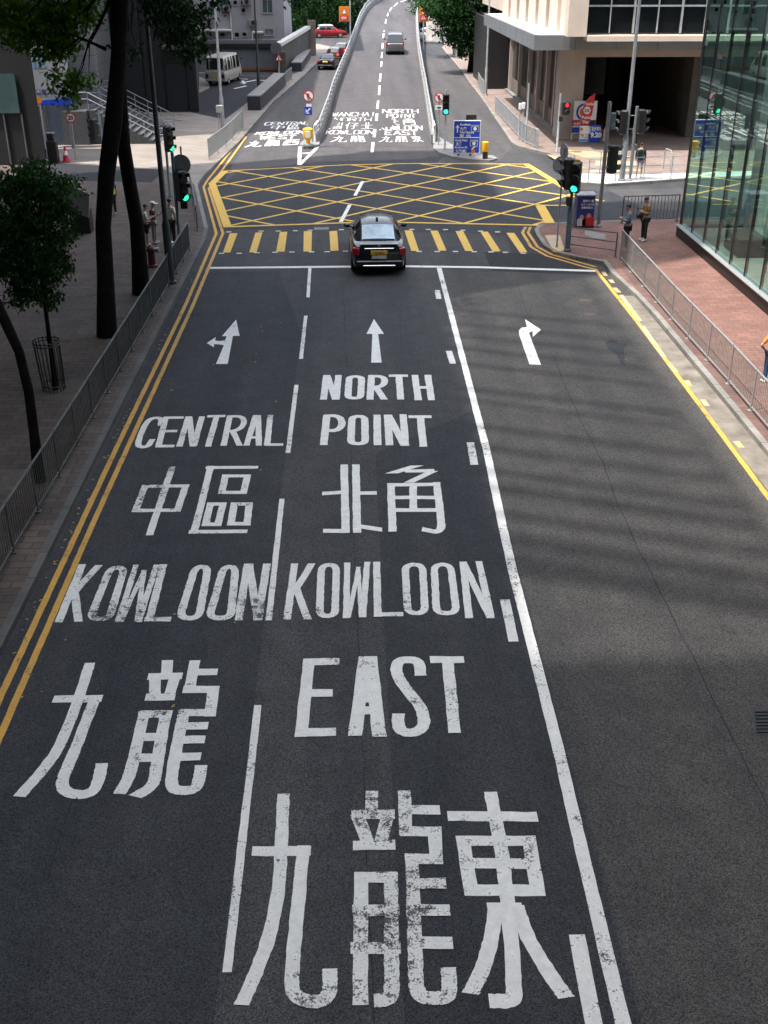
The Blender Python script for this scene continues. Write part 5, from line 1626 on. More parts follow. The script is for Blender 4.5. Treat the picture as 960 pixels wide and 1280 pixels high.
MB().lathe((c.x, b.y - .1, c.z), [(.0, .12), (.3, .08), (.42, 0)], 20, axis='Y').build('mirror_face', pm('mirror', (.5, .55, .58), .08, .9, var=.05), t, smooth=True)
m = MB(); m.lathe((c.x, b.y - .1, c.z), [(.42, -.03), (.47, -.03), (.47, .06), (.42, .06)], 20, axis='Y'); m.build('mirror_rim', 'galv_dark', t, smooth=True)
b = P(348, 102, PH); c = at(348.5, 72.5, b.y)
t = thing('warning_sign', 'red triangular warning sign on a post before the boundary wall', 'road sign', b)
MB().tube([b, (c.x, b.y, c.z)], .04, 8).build('pole', 'galv', t)
s_ = .36
m = MB(); m.add([(c.x - s_, b.y - .06, c.z - s_ * .6), (c.x + s_, b.y - .06, c.z - s_ * .6), (c.x, b.y - .06, c.z + s_)], [(0, 1, 2)]); f = m.build('sign_face', 'red_plain', t)
m = MB(); m.add([(c.x - s_ * .62, b.y - .07, c.z - s_ * .4), (c.x + s_ * .62, b.y - .07, c.z - s_ * .4), (c.x, b.y - .07, c.z + s_ * .62)], [(0, 1, 2)]); m.build('white_triangle', 'white_plain', f)
m = MB(); m.box((c.x, b.y - .08, c.z), (.06, .01, .26)); m.build('symbol', 'black_plain', f)

# wrapped signal cabinet with poster
b0 = P(722, 285, PH)
YC = b0.y
xl, xr = at(720.5, 270, YC).x, at(742.5, 270, YC).x
zt = at(731, 243.5, YC).z
t = thing('signal_cabinet', 'street cabinet wrapped in a navy poster beside the green light', 'cabinet', ((xl + xr) / 2, YC, PH))
cx, w = (xl + xr) / 2, xr - xl
MB().box((cx, YC + .3, (zt + PH) / 2), (w, .6, zt - PH - .1), bev=.015).build('body', pm('poster_blue', (.018, .028, .20), .45, var=.15, scale=3), t)
MB().box((cx, YC + .3, zt - .02), (w + .08, .68, .07), bev=.015).build('lid', 'galv', t)
MB().box((cx, YC + .3, PH + .04), (w + .06, .64, .08)).build('base', 'black_metal', t)
hh = zt - PH
pt = lambda u, v: Vector((xl + w * u, YC - .006, PH + hh * (1 - v)))
for txt, u, v, s_ in (('限時優惠', .30, .22, .11), ('齊來參與城市活動', .22, .32, .085), ('共享街區生活', .24, .41, .085)):
    lettering('lettering', txt, s_, pt(u, v), 'white_plain', t, bold=.003)
lettering('lettering', '城市', .2, Vector((xl - .006, YC + .42, PH + hh * .45)), 'sky_blue', t, rz=R(-90))
m = MB(); p = pt(.70, .78)
m.add([p + Vector(v) for v in ((-.22, -.004, -.22), (.22, -.004, -.22), (.25, -.004, .05), (.12, -.004, .18), (-.12, -.004, .18), (-.25, -.004, .03))], [(0, 1, 2, 3, 4, 5)]); m.build('red_figure', 'red_plain', t)
m = MB(); m.disc(pt(.70, .62) - Vector((0, .004, 0)), .085, (0, 1, 0), 16); m.build('figure_head', 'skin', t)
m = MB(); p = pt(.30, .82)
m.add([p + Vector(v) for v in ((-.16, -.004, -.2), (.18, -.004, -.2), (.16, -.004, .12), (0, -.004, .2), (-.18, -.004, .1))], [(0, 1, 2, 3, 4)]); m.build('white_figure', 'concrete_white', t)
m = MB(); m.disc(pt(.30, .66) - Vector((0, .004, 0)), .08, (0, 1, 0), 16); m.build('figure_head', 'yellow_faded', t)

# fuel station signs
YG = 65.0
def flat(px0, py0, px1, py1, Y, mat, name, parent, th=.04):
    a, b = at(px0, py1, Y), at(px1, py0, Y)
    return MB().box(((a.x + b.x) / 2, Y, (a.z + b.z) / 2), (b.x - a.x, th, b.z - a.z)).build(name, mat, parent)
t = thing('station_sign', 'white fuel station sign with blue ring behind the red flag', 'sign', (at(731, 176, YG).x, YG, PH))
flat(715, 126, 747, 167, YG, 'white_plain', 'panel', t)
flat(715.5, 150, 745, 157, YG - .03, 'red_plain', 'red_band', t)
flat(715, 159.2, 724, 165.8, YG - .03, 'blue_plain', 'blue_band', t)
flat(736, 150.2, 744, 157.5, YG - .05, 'navy_plain', 'blue_band', t)
c = at(730.5, 140, YG - .03)
d = MB().disc(c, .47, (0, 1, 0), 28, .02).build('logo_ring', 'blue_plain', t)
MB().disc(c - Vector((0, .016, 0)), .36, (0, 1, 0), 28, .01).build('logo_white', 'white_plain', d)
MB().disc(c - Vector((0, .026, 0)), .27, (0, 1, 0), 28, .01).build('logo_core', 'orange_plain', d)
lettering('lettering', '4-6X', .2, at(717, 156, YG - .06), 'white_plain', t, bold=.01)
flat(713.5, 167, 715.2, 177, YG, 'white_plain', 'post', t, .1); flat(745.5, 157, 747, 177, YG, 'white_plain', 'post', t, .1)
t = thing('feather_flag', 'red feather flag reading 2X before the station sign', 'flag', (at(731, 178, 64.2).x, 64.2, PH))
pts = [(744, 117.5), (742, 133), (736.5, 156.5), (725, 156.5), (728.5, 136), (732, 127), (737.5, 120.5)]
qq = [at(x, y, 64.2) for x, y in pts]
m = MB(); n = len(qq)
m.add([p - Vector((0, .015, 0)) for p in qq] + [p + Vector((0, .015, 0)) for p in qq], [tuple(range(n - 1, -1, -1)), tuple(range(n, 2 * n))] + [(i, (i + 1) % n, n + (i + 1) % n, n + i) for i in range(n)])
m.build('cloth', 'red_plain', t)
c = at(733.8, 138, 64.17); d = MB().disc(c, .2, (0, 1, 0), 20, .012).build('white_disc', 'white_plain', t)
lettering('lettering', '2X', .26, c + Vector((0, -.012, -.09)), 'navy_plain', t, align='CENTER', bold=.01)
lettering('lettering', 'Smiles', .2, at(732, 131.5, 64.16), 'white_plain', t, bold=.004)
lettering('lettering', 'Points', .22, at(727.3, 148.5, 64.16), 'white_plain', t, bold=.006)
lettering('lettering', 'Day', .22, at(728, 154, 64.16), 'white_plain', t, bold=.006)
p = at(725, 156, 64.2); MB().tube([(p.x, 64.22, PH), (p.x, 64.22, p.z), at(730, 130, 64.22), at(744, 117, 64.22)], .018, 6).build('pole', 'galv', t)
t = thing('price_board', 'white price board with a blue wave under the red flag', 'sign', (at(730, 180, 63.8).x, 63.8, PH))
flat(724, 157.3, 736.3, 177.5, 63.8, 'white_plain', 'panel', t); flat(724.4, 174, 736, 176.5, 63.77, 'sky_blue', 'blue_wave', t)
c = at(727, 161.5, 63.76); MB().disc(c, .09, (0, 1, 0), 14, .01).build('logo', 'orange_plain', t)
lettering('lettering', '9.2', .34, at(725.8, 172.5, 63.76), 'red_plain', t)
flat(723, 178, 750, 180.5, 63.9, 'galv_dark', 'base', t, .5)
t = thing('price_board', 'navy price board reading 9.20 right of the white one', 'sign', (at(744, 180, 63.85).x, 63.85, PH))
flat(737, 156.5, 751, 177.5, 63.85, 'blue_plain', 'panel', t)
lettering('lettering', '9.20', .36, at(738, 171.5, 63.81), 'white_plain', t, bold=.02)
lettering('lettering', 'Gasoline', .15, at(739.3, 160.8, 63.81), 'white_plain', t, bold=.004)
lettering('lettering', '折後每升', .15, at(739.3, 164, 63.81), 'white_plain', t, bold=.003)
flat(737, 178, 752, 180.5, 64.0, 'galv_dark', 'base', t, .4)
t = thing('banner_stand', 'slim blue and white banner stand left of the station sign', 'banner', (at(707, 172, 65.6).x, 65.6, PH))
q = [at(703.6, 167, 65.6), at(709.3, 169.5, 65.4), at(711, 138.5, 65.4), at(705, 141, 65.6)]
m = MB(); m.add([p for p in q] + [p + Vector((0, .05, 0)) for p in q], [(0, 1, 2, 3), (7, 6, 5, 4), (0, 4, 5, 1), (1, 5, 6, 2), (2, 6, 7, 3), (3, 7, 4, 0)]); m.build('cloth', 'sky_blue', t)
lettering('lettering', '自\n助\n加\n油', .3, at(705.3, 148, 65.35), 'white_plain', t, bold=.012)
m = MB()
for px in (704.2, 708.8): p = at(px, 168, 65.6); m.box((p.x, 65.6, p.z / 2 + .1), (.06, .06, p.z))
m.build('leg', 'galv', t)
t = thing('marker_board', 'narrow red and white board right of the price boards', 'sign', (at(755, 181, 63.6).x, 63.6, PH))
flat(753.8, 159, 757, 181, 63.6, 'red_plain', 'panel', t)
lettering('lettering', '請\n慢\n駛', .22, at(754, 166, 63.57), 'white_plain', t)

# fire hydrant
b = P(190.5, 333, PH)
zt = at(190.5, 306, b.y).z - PH
t = thing('fire_hydrant', 'red fire hydrant between the tree trunk and the lamp column', 'fire hydrant', b)
MB().lathe(b, [(.2, 0), (.2, .05), (.13, .09), (.12, zt * .7), (.17, zt * .74), (.17, zt * .84), (.12, zt * .92), (.05, zt)], 14).build('barrel', pm('hydrant_red', (.11, .010, .015), .5), t, smooth=True)
for s_ in (-1, 1):
    MB().lathe((b.x + s_ * .2, b.y - .05, b.z + zt * .78), [(.08, -.09), (.08, .05), (.1, .05), (.1, .09)] if s_ > 0 else [(.1, -.09), (.1, -.05), (.08, -.05), (.08, .09)], 12, axis='X').build('outlet', 'silver_paint', t, smooth=True)
# ------------------------------------------------------------------ vehicles
def car_paint(name, col, metal=0.3, rough=0.25):
    return pm(name, col, rough, metal, var=0.05, scale=2, coat=0.12)
car_paint('car_black', (0.005, 0.006, 0.011), 0.0, 0.22); car_paint('car_silver', (0.24, 0.245, 0.26), 0.6); car_paint('car_red', (0.30, 0.012, 0.018), 0.1)
car_paint('car_white', (0.62, 0.62, 0.62), 0.1); car_paint('car_cream', (0.36, 0.345, 0.30), 0.05, 0.4)
pm('car_glass', (0.010, 0.013, 0.016), 0.04, 0, var=0.1, spec=1.0)
pm('car_glass_pale', (0.36, 0.50, 0.56), 0.06, 0, var=0.35, scale=1.6, spec=1.0)  # pale blue sky reflection of the rear window put into the colour
pm('rubber', (0.012, 0.012, 0.012), 0.8)
pm('chrome', (0.70, 0.71, 0.73), 0.15, 0.9, var=0.03)
pm('tail_red', (0.34, 0.004, 0.012), 0.2, 0, var=0.1, spec=0.7)
pm('plate_yellow', (0.75, 0.46, 0.02), 0.4, var=0.05)
emit('brake_red', (0.9, 0.05, 0.05), 1.0)

def vehicle(name, label, cat, sp):
    """sp: W, body stations (y, halfwidth, zbottom, ztop), cabin stations (y, half base, half top, zbase, ztop), paint ..."""
    t = thing(name, label, cat)
    def loft(rings):
        m = MB(); n = len(rings[0])
        for r in rings: m.v.extend(Vector(p) for p in r)
        for i in range(len(rings) - 1):
            for j in range(n - 1):
                a = i * n + j
                m.f.append((a, a + n, a + n + 1, a + 1))
        m.f.append(tuple(range(n))); m.f.append(tuple(range((len(rings) - 1) * n + n - 1, (len(rings) - 1) * n - 1, -1)))
        return m
    rings = []
    for y, w, zb, zt in sp['body']:
        h = zt - zb
        half = [(w * .80, zb), (w * .95, zb + .05), (w * .995, zb + h * .28), (w, zb + h * .55), (w * .975, zt - h * .16), (w * .92, zt - h * .03), (w * .80, zt), (w * .35, zt + .02)]
        rings.append([(-x, y, z) for x, z in half] + [(x, y, z) for x, z in half[::-1]])
    b = loft(rings)
    crings = []
    for y, wb, wt, zb, zt in sp['cabin']:
        h = max(zt - zb, .02)
        half = [(wb, zb), (wb * .55 + wt * .45 + .025, zb + h * .5), (wt + .01, zt - h * .12), (wt * .9, zt - .01), (wt * .4, zt + .02)]
        crings.append([(-x, y, z) for x, z in half] + [(x, y, z) for x, z in half[::-1]])
    c = loft(crings)
    k = len(b.v); b.v += c.v; b.f += [tuple(i + k for i in f) for f in c.f]
    body = b.build('body', sp['paint'], t, smooth=True)
    if sp.get('roof_paint'):
        m = MB(); s = [r for r in sp['cabin'] if r[4] > sp['roof_z']]; s = [(s[0][0] - .14, *s[0][1:4], s[0][4] - .09)] + s + [(s[-1][0] + .2, *s[-1][1:4], s[-1][4] - .07)]
        rr = []
        for y, wb, wt, zb, zt in s:
            rr.append([(-wt * 1.03, y, zt - .06), (-wt * .9, y, zt + .02), (-wt * .4, y, zt + .05), (wt * .4, y, zt + .05), (wt * .9, y, zt + .02), (wt * 1.03, y, zt - .06)])
        for i in range(len(rr) - 1):
            for j in range(5): m.quad(rr[i][j], rr[i][j + 1], rr[i + 1][j + 1], rr[i + 1][j])
        m.build('roof', sp['roof_paint'], t)
    cb = sp['cabin']
    def slope_glass(i, j, name, u0=.06, u1=.94, side=1, mat=None):
        y0, wb0, wt0, zb0, zt0 = cb[i]; y1, wb1, wt1, zb1, zt1 = cb[j]
        # low end i (at the belt), high end j (at the roof)
        e = Vector((0, y1 - y0, zt1 - zt0)); nrm = Vector((0, -e.z, e.y)).normalized() if y1 > y0 else Vector((0, e.z, -e.y)).normalized()
        if nrm.z < 0: nrm = -nrm
        off = nrm * .012
        def pnt(u, s):
            w = (wt0 * (1 - u) + wt1 * u) * .93
            return Vector((s * w, y0 + (y1 - y0) * u, zt0 + (zt1 - zt0) * u + .012)) + off
        m = MB()
        us = [u0 + (u1 - u0) * k / 4 for k in range(5)]
        for a, bq in zip(us, us[1:]):
            for s0, s1 in ((-1, -.4), (-.4, .4), (.4, 1)):
                lift = lambda s: Vector((0, 0, .02)) if abs(s) < .5 else Vector()
                m.quad(pnt(a, s0) + lift(s0), pnt(a, s1) + lift(s1), pnt(bq, s1) + lift(s1), pnt(bq, s0) + lift(s0))
        return m.build(name, mat or 'car_glass', t, smooth=True)
    slope_glass(0, 1, 'rear_window', mat=sp.get('rear_glass'))
    slope_glass(len(cb) - 1, len(cb) - 2, 'windscreen')
    for s in (-1, 1):
        m = MB()
        roof = cb[1:-1]
        ys = [cb[0][0] * .3 + cb[1][0] * .7] + [r[0] for r in roof] + [cb[-1][0] * .35 + cb[-2][0] * .65]
        def val(y, col):
            for a, bq in zip(cb, cb[1:]):
                if a[0] <= y <= bq[0]:
                    u = (y - a[0]) / max(1e-6, bq[0] - a[0]); return a[col] * (1 - u) + bq[col] * u
            return cb[-1][col]
        nseg = 14
        y0, y1 = ys[0], ys[-1]
        prev = None
        for q in range(nseg + 1):
            y = y0 + (y1 - y0) * q / nseg
            wb, wt, zb, zt = (val(y, c_) for c_ in (1, 2, 3, 4)); h = zt - zb
            lo = Vector((s * (wb * .93 + (wb * .55 + wt * .45 + .025) * .07 + .012), y, zb + .06))
            hi = Vector((s * (wt + .022), y, zt - h * .14))
            if hi.z < lo.z: hi = lo + Vector((0, 0, .005))
            md = Vector((s * (wb * .55 + wt * .45 + .037), y, zb + h * .5)) if zb + h * .5 > lo.z else lo
            pil = any(abs(y - (y0 + (y1 - y0) * f)) < (y1 - y0) / nseg * .5 for f in sp.get('pillars', (.5,)))
            if pil and m.v:
                m.build('side_window', 'car_glass', t, smooth=True); m = MB(); prev = None
            if prev and not pil:
                m.quad(prev[0], lo, md, prev[1]); m.quad(prev[1], md, hi, prev[2])
            prev = (lo, md, hi)
        m.build('side_window', 'car_glass', t, smooth=True)
    W = sp['W'] / 2
    for y in sp['axles']:
        for s in (-1, 1):
            r = sp.get('wheel_r', .33)
            wh = MB().lathe((s * (W - .12), y, r), [(r * .55, -.11), (r * .94, -.115), (r, -.07), (r, .07), (r * .94, .115), (r * .55, .11)], 20, axis='X').build('wheel', 'rubber', t, smooth=True)
            MB().lathe((s * (W - .12) + s * .09, y, r), [(r * .58, -.02), (r * .58, .02), (r * .2, .035)] if s > 0 else [(r * .2, -.035), (r * .58, -.02), (r * .58, .02)], 16, axis='X').build('rim', 'chrome', wh, smooth=True)
    yr = sp['body'][0][0]
    for s in (-1, 1):
        lx, lz, lw, lh, ly = sp['tail']
        MB().box((s * lx, yr + ly, lz), (lw, .16, lh), bev=.03, rz=s * R(sp.get('tail_rot', 14))).build('tail_light', sp.get('tail_mat', 'tail_red'), t)
        mx, my, mz = sp['mirror']
        mm = MB().box((s * mx, my, mz), (.2, .12, .15), bev=.04); mm.tube([(s * (mx - .2), my + .03, mz - .05), (s * mx, my, mz - .03)], .025, 6)
        mm.build('wing_mirror', sp.get('mirror_mat', sp['paint']), t)
    px_, pz, py = sp['plate']
    pl = MB().box((0, yr + py, pz), (.56, .03, .13), bev=.006).build('number_plate', 'plate_yellow', t)
    lettering('lettering', sp['reg'], .11, (0, yr + py - .022, pz - .038), 'black_plain', pl, align='CENTER', bold=.002)
    if sp.get('chrome'):
        for (cx_, cz_, cw, ch, cy) in sp['chrome']:
            MB().box((cx_, yr + cy, cz_), (cw, .04, ch), bev=.01).build('chrome_strip', 'chrome', t)
    bz, bh, by = sp['bumper']
    MB().box((0, yr + by, bz), (W * 1.66, .1, bh), bev=.04).build('bumper', sp.get('bumper_mat', 'rubber'), t)
    return t

SEDAN = dict(W=1.9, paint='car_black',
    body=[(-2.55, .70, .34, .80), (-2.47, .80, .28, 1.0), (-2.25, .88, .22, 1.05), (-1.6, .94, .2, 1.05), (-.8, .95, .2, 1.0), (.6, .95, .2, .97), (1.4, .94, .22, .95), (2.1, .90, .24, .86), (2.5, .78, .3, .70), (2.6, .62, .36, .60)],
    cabin=[(-1.95, .80, .60, 1.0, 1.07), (-1.05, .84, .58, .98, 1.42), (-.4, .86, .60, .97, 1.485), (.4, .86, .60, .96, 1.47), (1.45, .80, .66, .93, 1.0)],
    axles=(-1.55, 1.6), wheel_r=.34, tail=(.77, .84, .25, .24, .10), tail_rot=24, mirror=(1.04, .75, 1.0), plate=(0, .815, -.02), reg='TJ 2691', rear_glass='car_glass_pale',
    chrome=[(0, .94, 1.0, .035, .03), (0, .37, 1.1, .05, -.03)], bumper=(.44, .22, .02), bumper_mat='car_black', pillars=(.45,))
sed = vehicle('sedan', 'black sedan stopped on the white stop line', 'car', SEDAN)
sw = MB()
sw.box((0, -2.565, .665), (.5, .02, .12)); sw.build('lower_plate', 'concrete_white', sed)
m = MB(); n = 16
m.tube([(.055 * math.cos(2 * math.pi * k / n), -2.53, .985 + .055 * math.sin(2 * math.pi * k / n)) for k in range(n + 1)], .006, 5)
m.build('trunk_emblem', 'chrome', sed)
m = MB(); m.ball((0, -.62, 1.53), (.05, .09, .05)); m.build('roof_aerial', 'black_plain', sed, smooth=True)
MB().box((0, -2.38, 1.065), (1.3, .22, .03), bev=.012).build('boot_lip', 'car_black', sed)
sed.location = (.82, 36.1 + 2.5, .004)
sed.rotation_euler = (0, 0, R(1.0))

VAN = dict(W=1.82, paint='car_silver',
    body=[(-2.3, .80, .36, .98), (-2.22, .87, .28, 1.05), (-1.6, .90, .22, 1.08), (0, .91, .2, 1.05), (1.2, .90, .22, 1.02), (1.9, .86, .25, .95), (2.25, .74, .3, .74)],
    cabin=[(-2.18, .86, .80, 1.0, 1.06), (-1.95, .87, .70, 1.0, 1.80), (-1.0, .88, .72, 1.0, 1.87), (.4, .88, .72, 1.0, 1.84), (1.55, .84, .72, .98, 1.06)],
    axles=(-1.45, 1.45), wheel_r=.33, tail=(.80, 1.0, .14, .42, .06), mirror=(1.05, .95, 1.12), mirror_mat='black_plain', plate=(0, .86, .03), reg='SK 808', chrome=[(0, 1.0, 1.1, .05, .05)], bumper=(.46, .26, .06), bumper_mat='car_silver', pillars=(.35, .68))
van = vehicle('minivan', 'silver minivan driving up the flyover', 'car', VAN)
g = G(494.8, 69)
van.location = (g.x, g.y + 2.3, ramp_h(g.y + 2.3) + .012)
van.rotation_euler = (math.atan(2 * .00034 * (g.y - 62)), 0, R(-2))

SALOON = dict(SEDAN, reg='RX 417', chrome=[(0, .9, .5, .03, .03)], rear_glass='car_glass', tail=(.66, .86, .28, .16, .08))
sal = vehicle('saloon_car', 'black saloon waiting on the slip road beside the flyover wall', 'car', SALOON)
b = P(410, 88)
sal.location = (b.x + .05, b.y + 2.2, .004); sal.scale = (.86, .86, .86); sal.rotation_euler = (0, 0, R(-8))
TAXI = dict(W=1.72, paint='car_red', roof_paint='car_white', roof_z=1.3,
    body=[(-2.25, .70, .36, .82), (-2.18, .78, .28, .98), (-1.5, .84, .22, 1.0), (0, .86, .2, .97), (1.2, .85, .22, .94), (2.0, .78, .26, .80), (2.25, .66, .34, .66)],
    cabin=[(-1.75, .76, .64, .97, 1.02), (-1.2, .80, .60, .96, 1.50), (-.4, .80, .62, .95, 1.54), (.3, .80, .62, .94, 1.52), (1.2, .76, .64, .92, .98)],
    axles=(-1.35, 1.4), wheel_r=.31, tail=(.66, .86, .26, .18, .08), tail_mat='brake_red', mirror=(.95, .7, 1.0), plate=(0, .72, .01), reg='HK 930', bumper=(.45, .2, .08), pillars=(.48,))
tx_ = vehicle('taxi', 'red taxi with a white roof ahead of the black saloon on the slip road', 'taxi', TAXI)
b = P(418.5, 78.5)
tx_.location = (b.x, b.y + 2.2, .004); tx_.scale = (.84, .84, .84); tx_.rotation_euler = (0, 0, R(-8))
m = MB(); m.box((0, -.3, 1.62), (.36, .14, .12), bev=.03); m.build('roof_sign', 'white_plain', tx_)
t2 = copy_tree(tx_, loc=(P(428, 72).x, P(428, 72).y + 2, .004), rz=R(-8), label='dark red taxi half hidden by the flyover wall, ahead of the other taxi')
t3 = copy_tree(tx_, loc=(P(411, 47).x, P(411, 47).y, .0), rz=R(-82), label='red taxi crossing behind the trees and hedge in the distance')
t3.scale = (1, 1, 1)
wc = vehicle('parked_car', 'white car passing behind the round pier', 'car', dict(SALOON, paint='car_white', reg='NP 72'))
b = P(528, 53); wc.location = (b.x + .6, b.y + 3, 0); wc.rotation_euler = (0, 0, R(85))
wc2 = vehicle('parked_car', 'dark blue car right of the round pier', 'car', dict(SALOON, paint='car_black', reg='PW 61'))
b = P(562, 55); wc2.location = (b.x + .4, b.y + 3, 0); wc2.rotation_euler = (0, 0, R(88))
BUS = dict(W=2.0, paint='car_cream',
    body=[(-3.1, .92, .42, 1.28), (-3.04, .98, .36, 1.32), (-2.2, 1.0, .32, 1.32), (0, 1.0, .32, 1.3), (2.4, .99, .32, 1.28), (3.0, .93, .36, 1.2), (3.15, .82, .42, 1.0)],
    cabin=[(-3.06, .95, .88, 1.28, 1.34), (-2.92, .97, .86, 1.28, 2.45), (-2.5, .98, .88, 1.28, 2.60), (1.8, .98, .88, 1.26, 2.58), (2.9, .92, .86, 1.24, 1.34)],
    axles=(-1.9, 2.0), wheel_r=.36, tail=(.78, .86, .26, .34, .02), tail_mat='signal_black', tail_rot=0, mirror=(1.16, 2.5, 2.0), mirror_mat='black_plain', plate=(0, .72, -.02), reg='LS 5208', bumper=(.52, .2, .0), bumper_mat='car_cream', pillars=(.2, .4, .6, .8))
bus = vehicle('minibus', 'cream minibus seen from behind on the dark driveway', 'minibus', BUS)
m = MB()
for s in (-1, 1): m.box((s * .52, -3.03, 1.95), (.06, .05, 1.0))
m.build('window_bar', 'car_cream', bus)
b = P(273, 107.5, PH); bus.location = (b.x + .25, b.y + 2.6, PH + .005); bus.scale = (.86, .86, .86); bus.rotation_euler = (0, 0, R(-10))
t = thing('motorcycle', 'red motorcycle parked by the far kerb', 'motorcycle', P(382, 70, PH)) if False else None

# ------------------------------------------------------------------ people
def skin_mesh(name, verts, edges, radii, mat, parent, root=0, sub=1):
    me = bpy.data.meshes.new(name)
    me.from_pydata([Vector(v) for v in verts], edges, [])
    o = bpy.data.objects.new(name, me)
    link(o, parent)
    md = o.modifiers.new('skin', 'SKIN'); md.use_smooth_shade = True
    md.branch_smoothing = 0.3
    for i, r in enumerate(radii):
        sv = me.skin_vertices[0].data[i]
        rr = r if isinstance(r, (tuple, list)) else (r, r)
        sv.radius = rr
        sv.use_root = (i == root)
    s = o.modifiers.new('smooth', 'SUBSURF'); s.levels = sub; s.render_levels = sub
    me.materials.append(MATS[mat])
    return o

def person(label, foot, facing, shirt, trousers, height=1.7, shorts=False, phone=True, cap=None, hair_long=False, bag=None, stride=0.0, arms='phone', shoe='white_plain', lean=0.0, group=None, vest=None):
    """local axes: x right, y forward"""
    k = height / 1.72
    t = thing('person', label, 'person', foot, group)
    S = lambda x, y, z: Vector((x * k, (y + lean * max(0, z - .9)) * k, z * k))
    hipw, sh = .10, .185
    legs = {}
    st = stride
    V, E, Rd = [], [], []
    def add(p, r, to=None):
        V.append(S(*p)); Rd.append(r * k if not isinstance(r, tuple) else (r[0] * k, r[1] * k))
        if to is not None: E.append((to, len(V) - 1))
        return len(V) - 1
    pel = add((0, 0, .93), (.13, .10))
    ch1 = add((0, 0, 1.12), (.13, .095), pel)
    ch2 = add((0, 0, 1.34), (.155, .105), ch1)
    nk0 = add((0, .0, 1.46), (.065, .06), ch2)
    nk1 = add((0, .015, 1.52), .05, nk0)
    hd_f = .03 if arms != 'phone' else .06
    hd0 = add((0, hd_f, 1.58), (.066, .078), nk1)
    hd1 = add((0, hd_f + .01, 1.66), (.076, .09), hd0)
    add((0, hd_f + .0, 1.715), (.05, .06), hd1)
    add((0, hd_f + .10, 1.60), .016, hd0)          # nose
    arm_pts = {}
    for s in (-1, 1):
        a0 = add((s * sh, 0, 1.41), .055, ch2)
        if arms == 'phone':
            el, wr, ha = (s * .24, .02, 1.14), (s * .10, .25, 1.20), (s * .06, .31, 1.23)
        elif arms == 'walk':
            el, wr, ha = (s * .24, -.06 * s, 1.13), (s * .23, .06 - .10 * s, .89), (s * .22, .09 - .1 * s, .82)
        elif arms == 'hip' and s < 0:
            el, wr, ha = (s * .42, -.05, 1.16), (s * .22, .08, 1.0), (s * .16, .12, .98)
        else:
            el, wr, ha = (s * .25, -.02, 1.13), (s * .24, .05, .88), (s * .235, .06, .81)
        a1 = add(el, .042, a0); a2 = add(wr, .030, a1); a3 = add(ha, (.036, .020), a2)
        arm_pts[s] = (V[a0], V[a1], V[a2], V[a3])
        d = (Vector(ha) - Vector(wr)).normalized()
        side = Vector((1, 0, 0)) if arms == 'phone' else Vector((0, 1, 0))
        for q, ln in ((-.027, .055), (-.009, .068), (.009, .064), (.027, .05)):
            b0 = Vector(ha) + side * q + d * .03
            f1 = add(tuple(b0 + d * ln * .5), .0085, a3)
            add(tuple(b0 + d * ln + Vector((-s * .012, 0, .0))), .0075, f1)
        th = Vector(wr) * .4 + Vector(ha) * .6 - side * .04 * (s if arms == 'phone' else -1)
        add(tuple(th + d * .03), .009, a3)
    for s in (-1, 1):
        f = st * s
        h0 = add((s * hipw, 0, .86), .088, pel)
        kn = add((s * (hipw + .005), f * .35 + .01, .48), .058, h0)
        an = add((s * (hipw + .01), f * .8 - .01, .09), .038, kn)
        add((s * (hipw + .015), f * .8 + .10, .03), (.036, .026), an)
        legs[s] = (V[h0], V[kn], V[an], V[-1])
    body = skin_mesh('body', V, E, Rd, 'skin', t, 0)
    # clothing
    def cloth(name, pts, edges, rad, mat):
        return skin_mesh(name, pts, edges, rad, mat, t, 0)
    P_, Rr, Ed = [], [], []
    def ad(p, r, to=None):
        P_.append(Vector(p)); Rr.append((r[0] * k, r[1] * k) if isinstance(r, tuple) else r * k)
        if to is not None: Ed.append((to, len(P_) - 1))
        return len(P_) - 1
    c0_ = ad(S(0, 0, .88), (.165, .125)); c1_ = ad(S(0, 0, 1.12), (.158, .12), c0_); c2_ = ad(S(0, 0, 1.36), (.175, .125), c1_); ad(S(0, 0, 1.45), (.085, .075), c2_)
    for s in (-1, 1):
        a, e, w, hnd = arm_pts[s]
        i = ad(a, .075, c2_); end = a.lerp(e, .8)
        j = ad(end, .062, i)
        if vest == 'long' or arms == 'long':
            j2 = ad(e, .058, j); ad(w, .046, j2)
    cloth('shirt', P_, Ed, Rr, shirt)
    P_, Rr, Ed = [], [], []
    c0_ = ad(S(0, 0, .92), (.158, .12))
    for s in (-1, 1):
        h0, kn, an, toe = legs[s]
        i = ad(h0, .108, c0_)
        if shorts:
            ad(h0.lerp(kn, .9), .098, i)
        else:
            j = ad(kn, .078, i); ad(an + Vector((0, 0, .0)), .062, j)
    cloth('shorts' if shorts else 'trousers', P_, Ed, Rr, trousers)
    for s in (-1, 1):
        an, toe = legs[s][2], legs[s][3]
        m = MB(); m.tube([root_of(t) + Vector((an.x, an.y - .05 * k, .045 * k)), root_of(t) + Vector((an.x, an.y + .04 * k, .045 * k)), root_of(t) + Vector((toe.x, toe.y + .06 * k, .03 * k))], [.045 * k, .048 * k, .03 * k], 8)
        m.build('shoe', shoe, t, smooth=True)
    hc = S(0, hd_f - .012, 1.675) + root_of(t)
    m = MB(); m.ball(hc, (.088 * k, .098 * k, .082 * k), 12, 8)
    m.v = [Vector((v.x, v.y, max(v.z, hc.z - .03 * k))) if v.y > hc.y else v for v in m.v]
    m.build('hair', 'hair', t, smooth=True)
    if hair_long:
        m = MB(); m.tube([hc + Vector((0, -.05, .02)) * k, hc + Vector((0, -.09, -.12)) * k, hc + Vector((0, -.08, -.26)) * k], [.07 * k, .075 * k, .04 * k], 10); m.build('long_hair', 'hair', t, smooth=True)
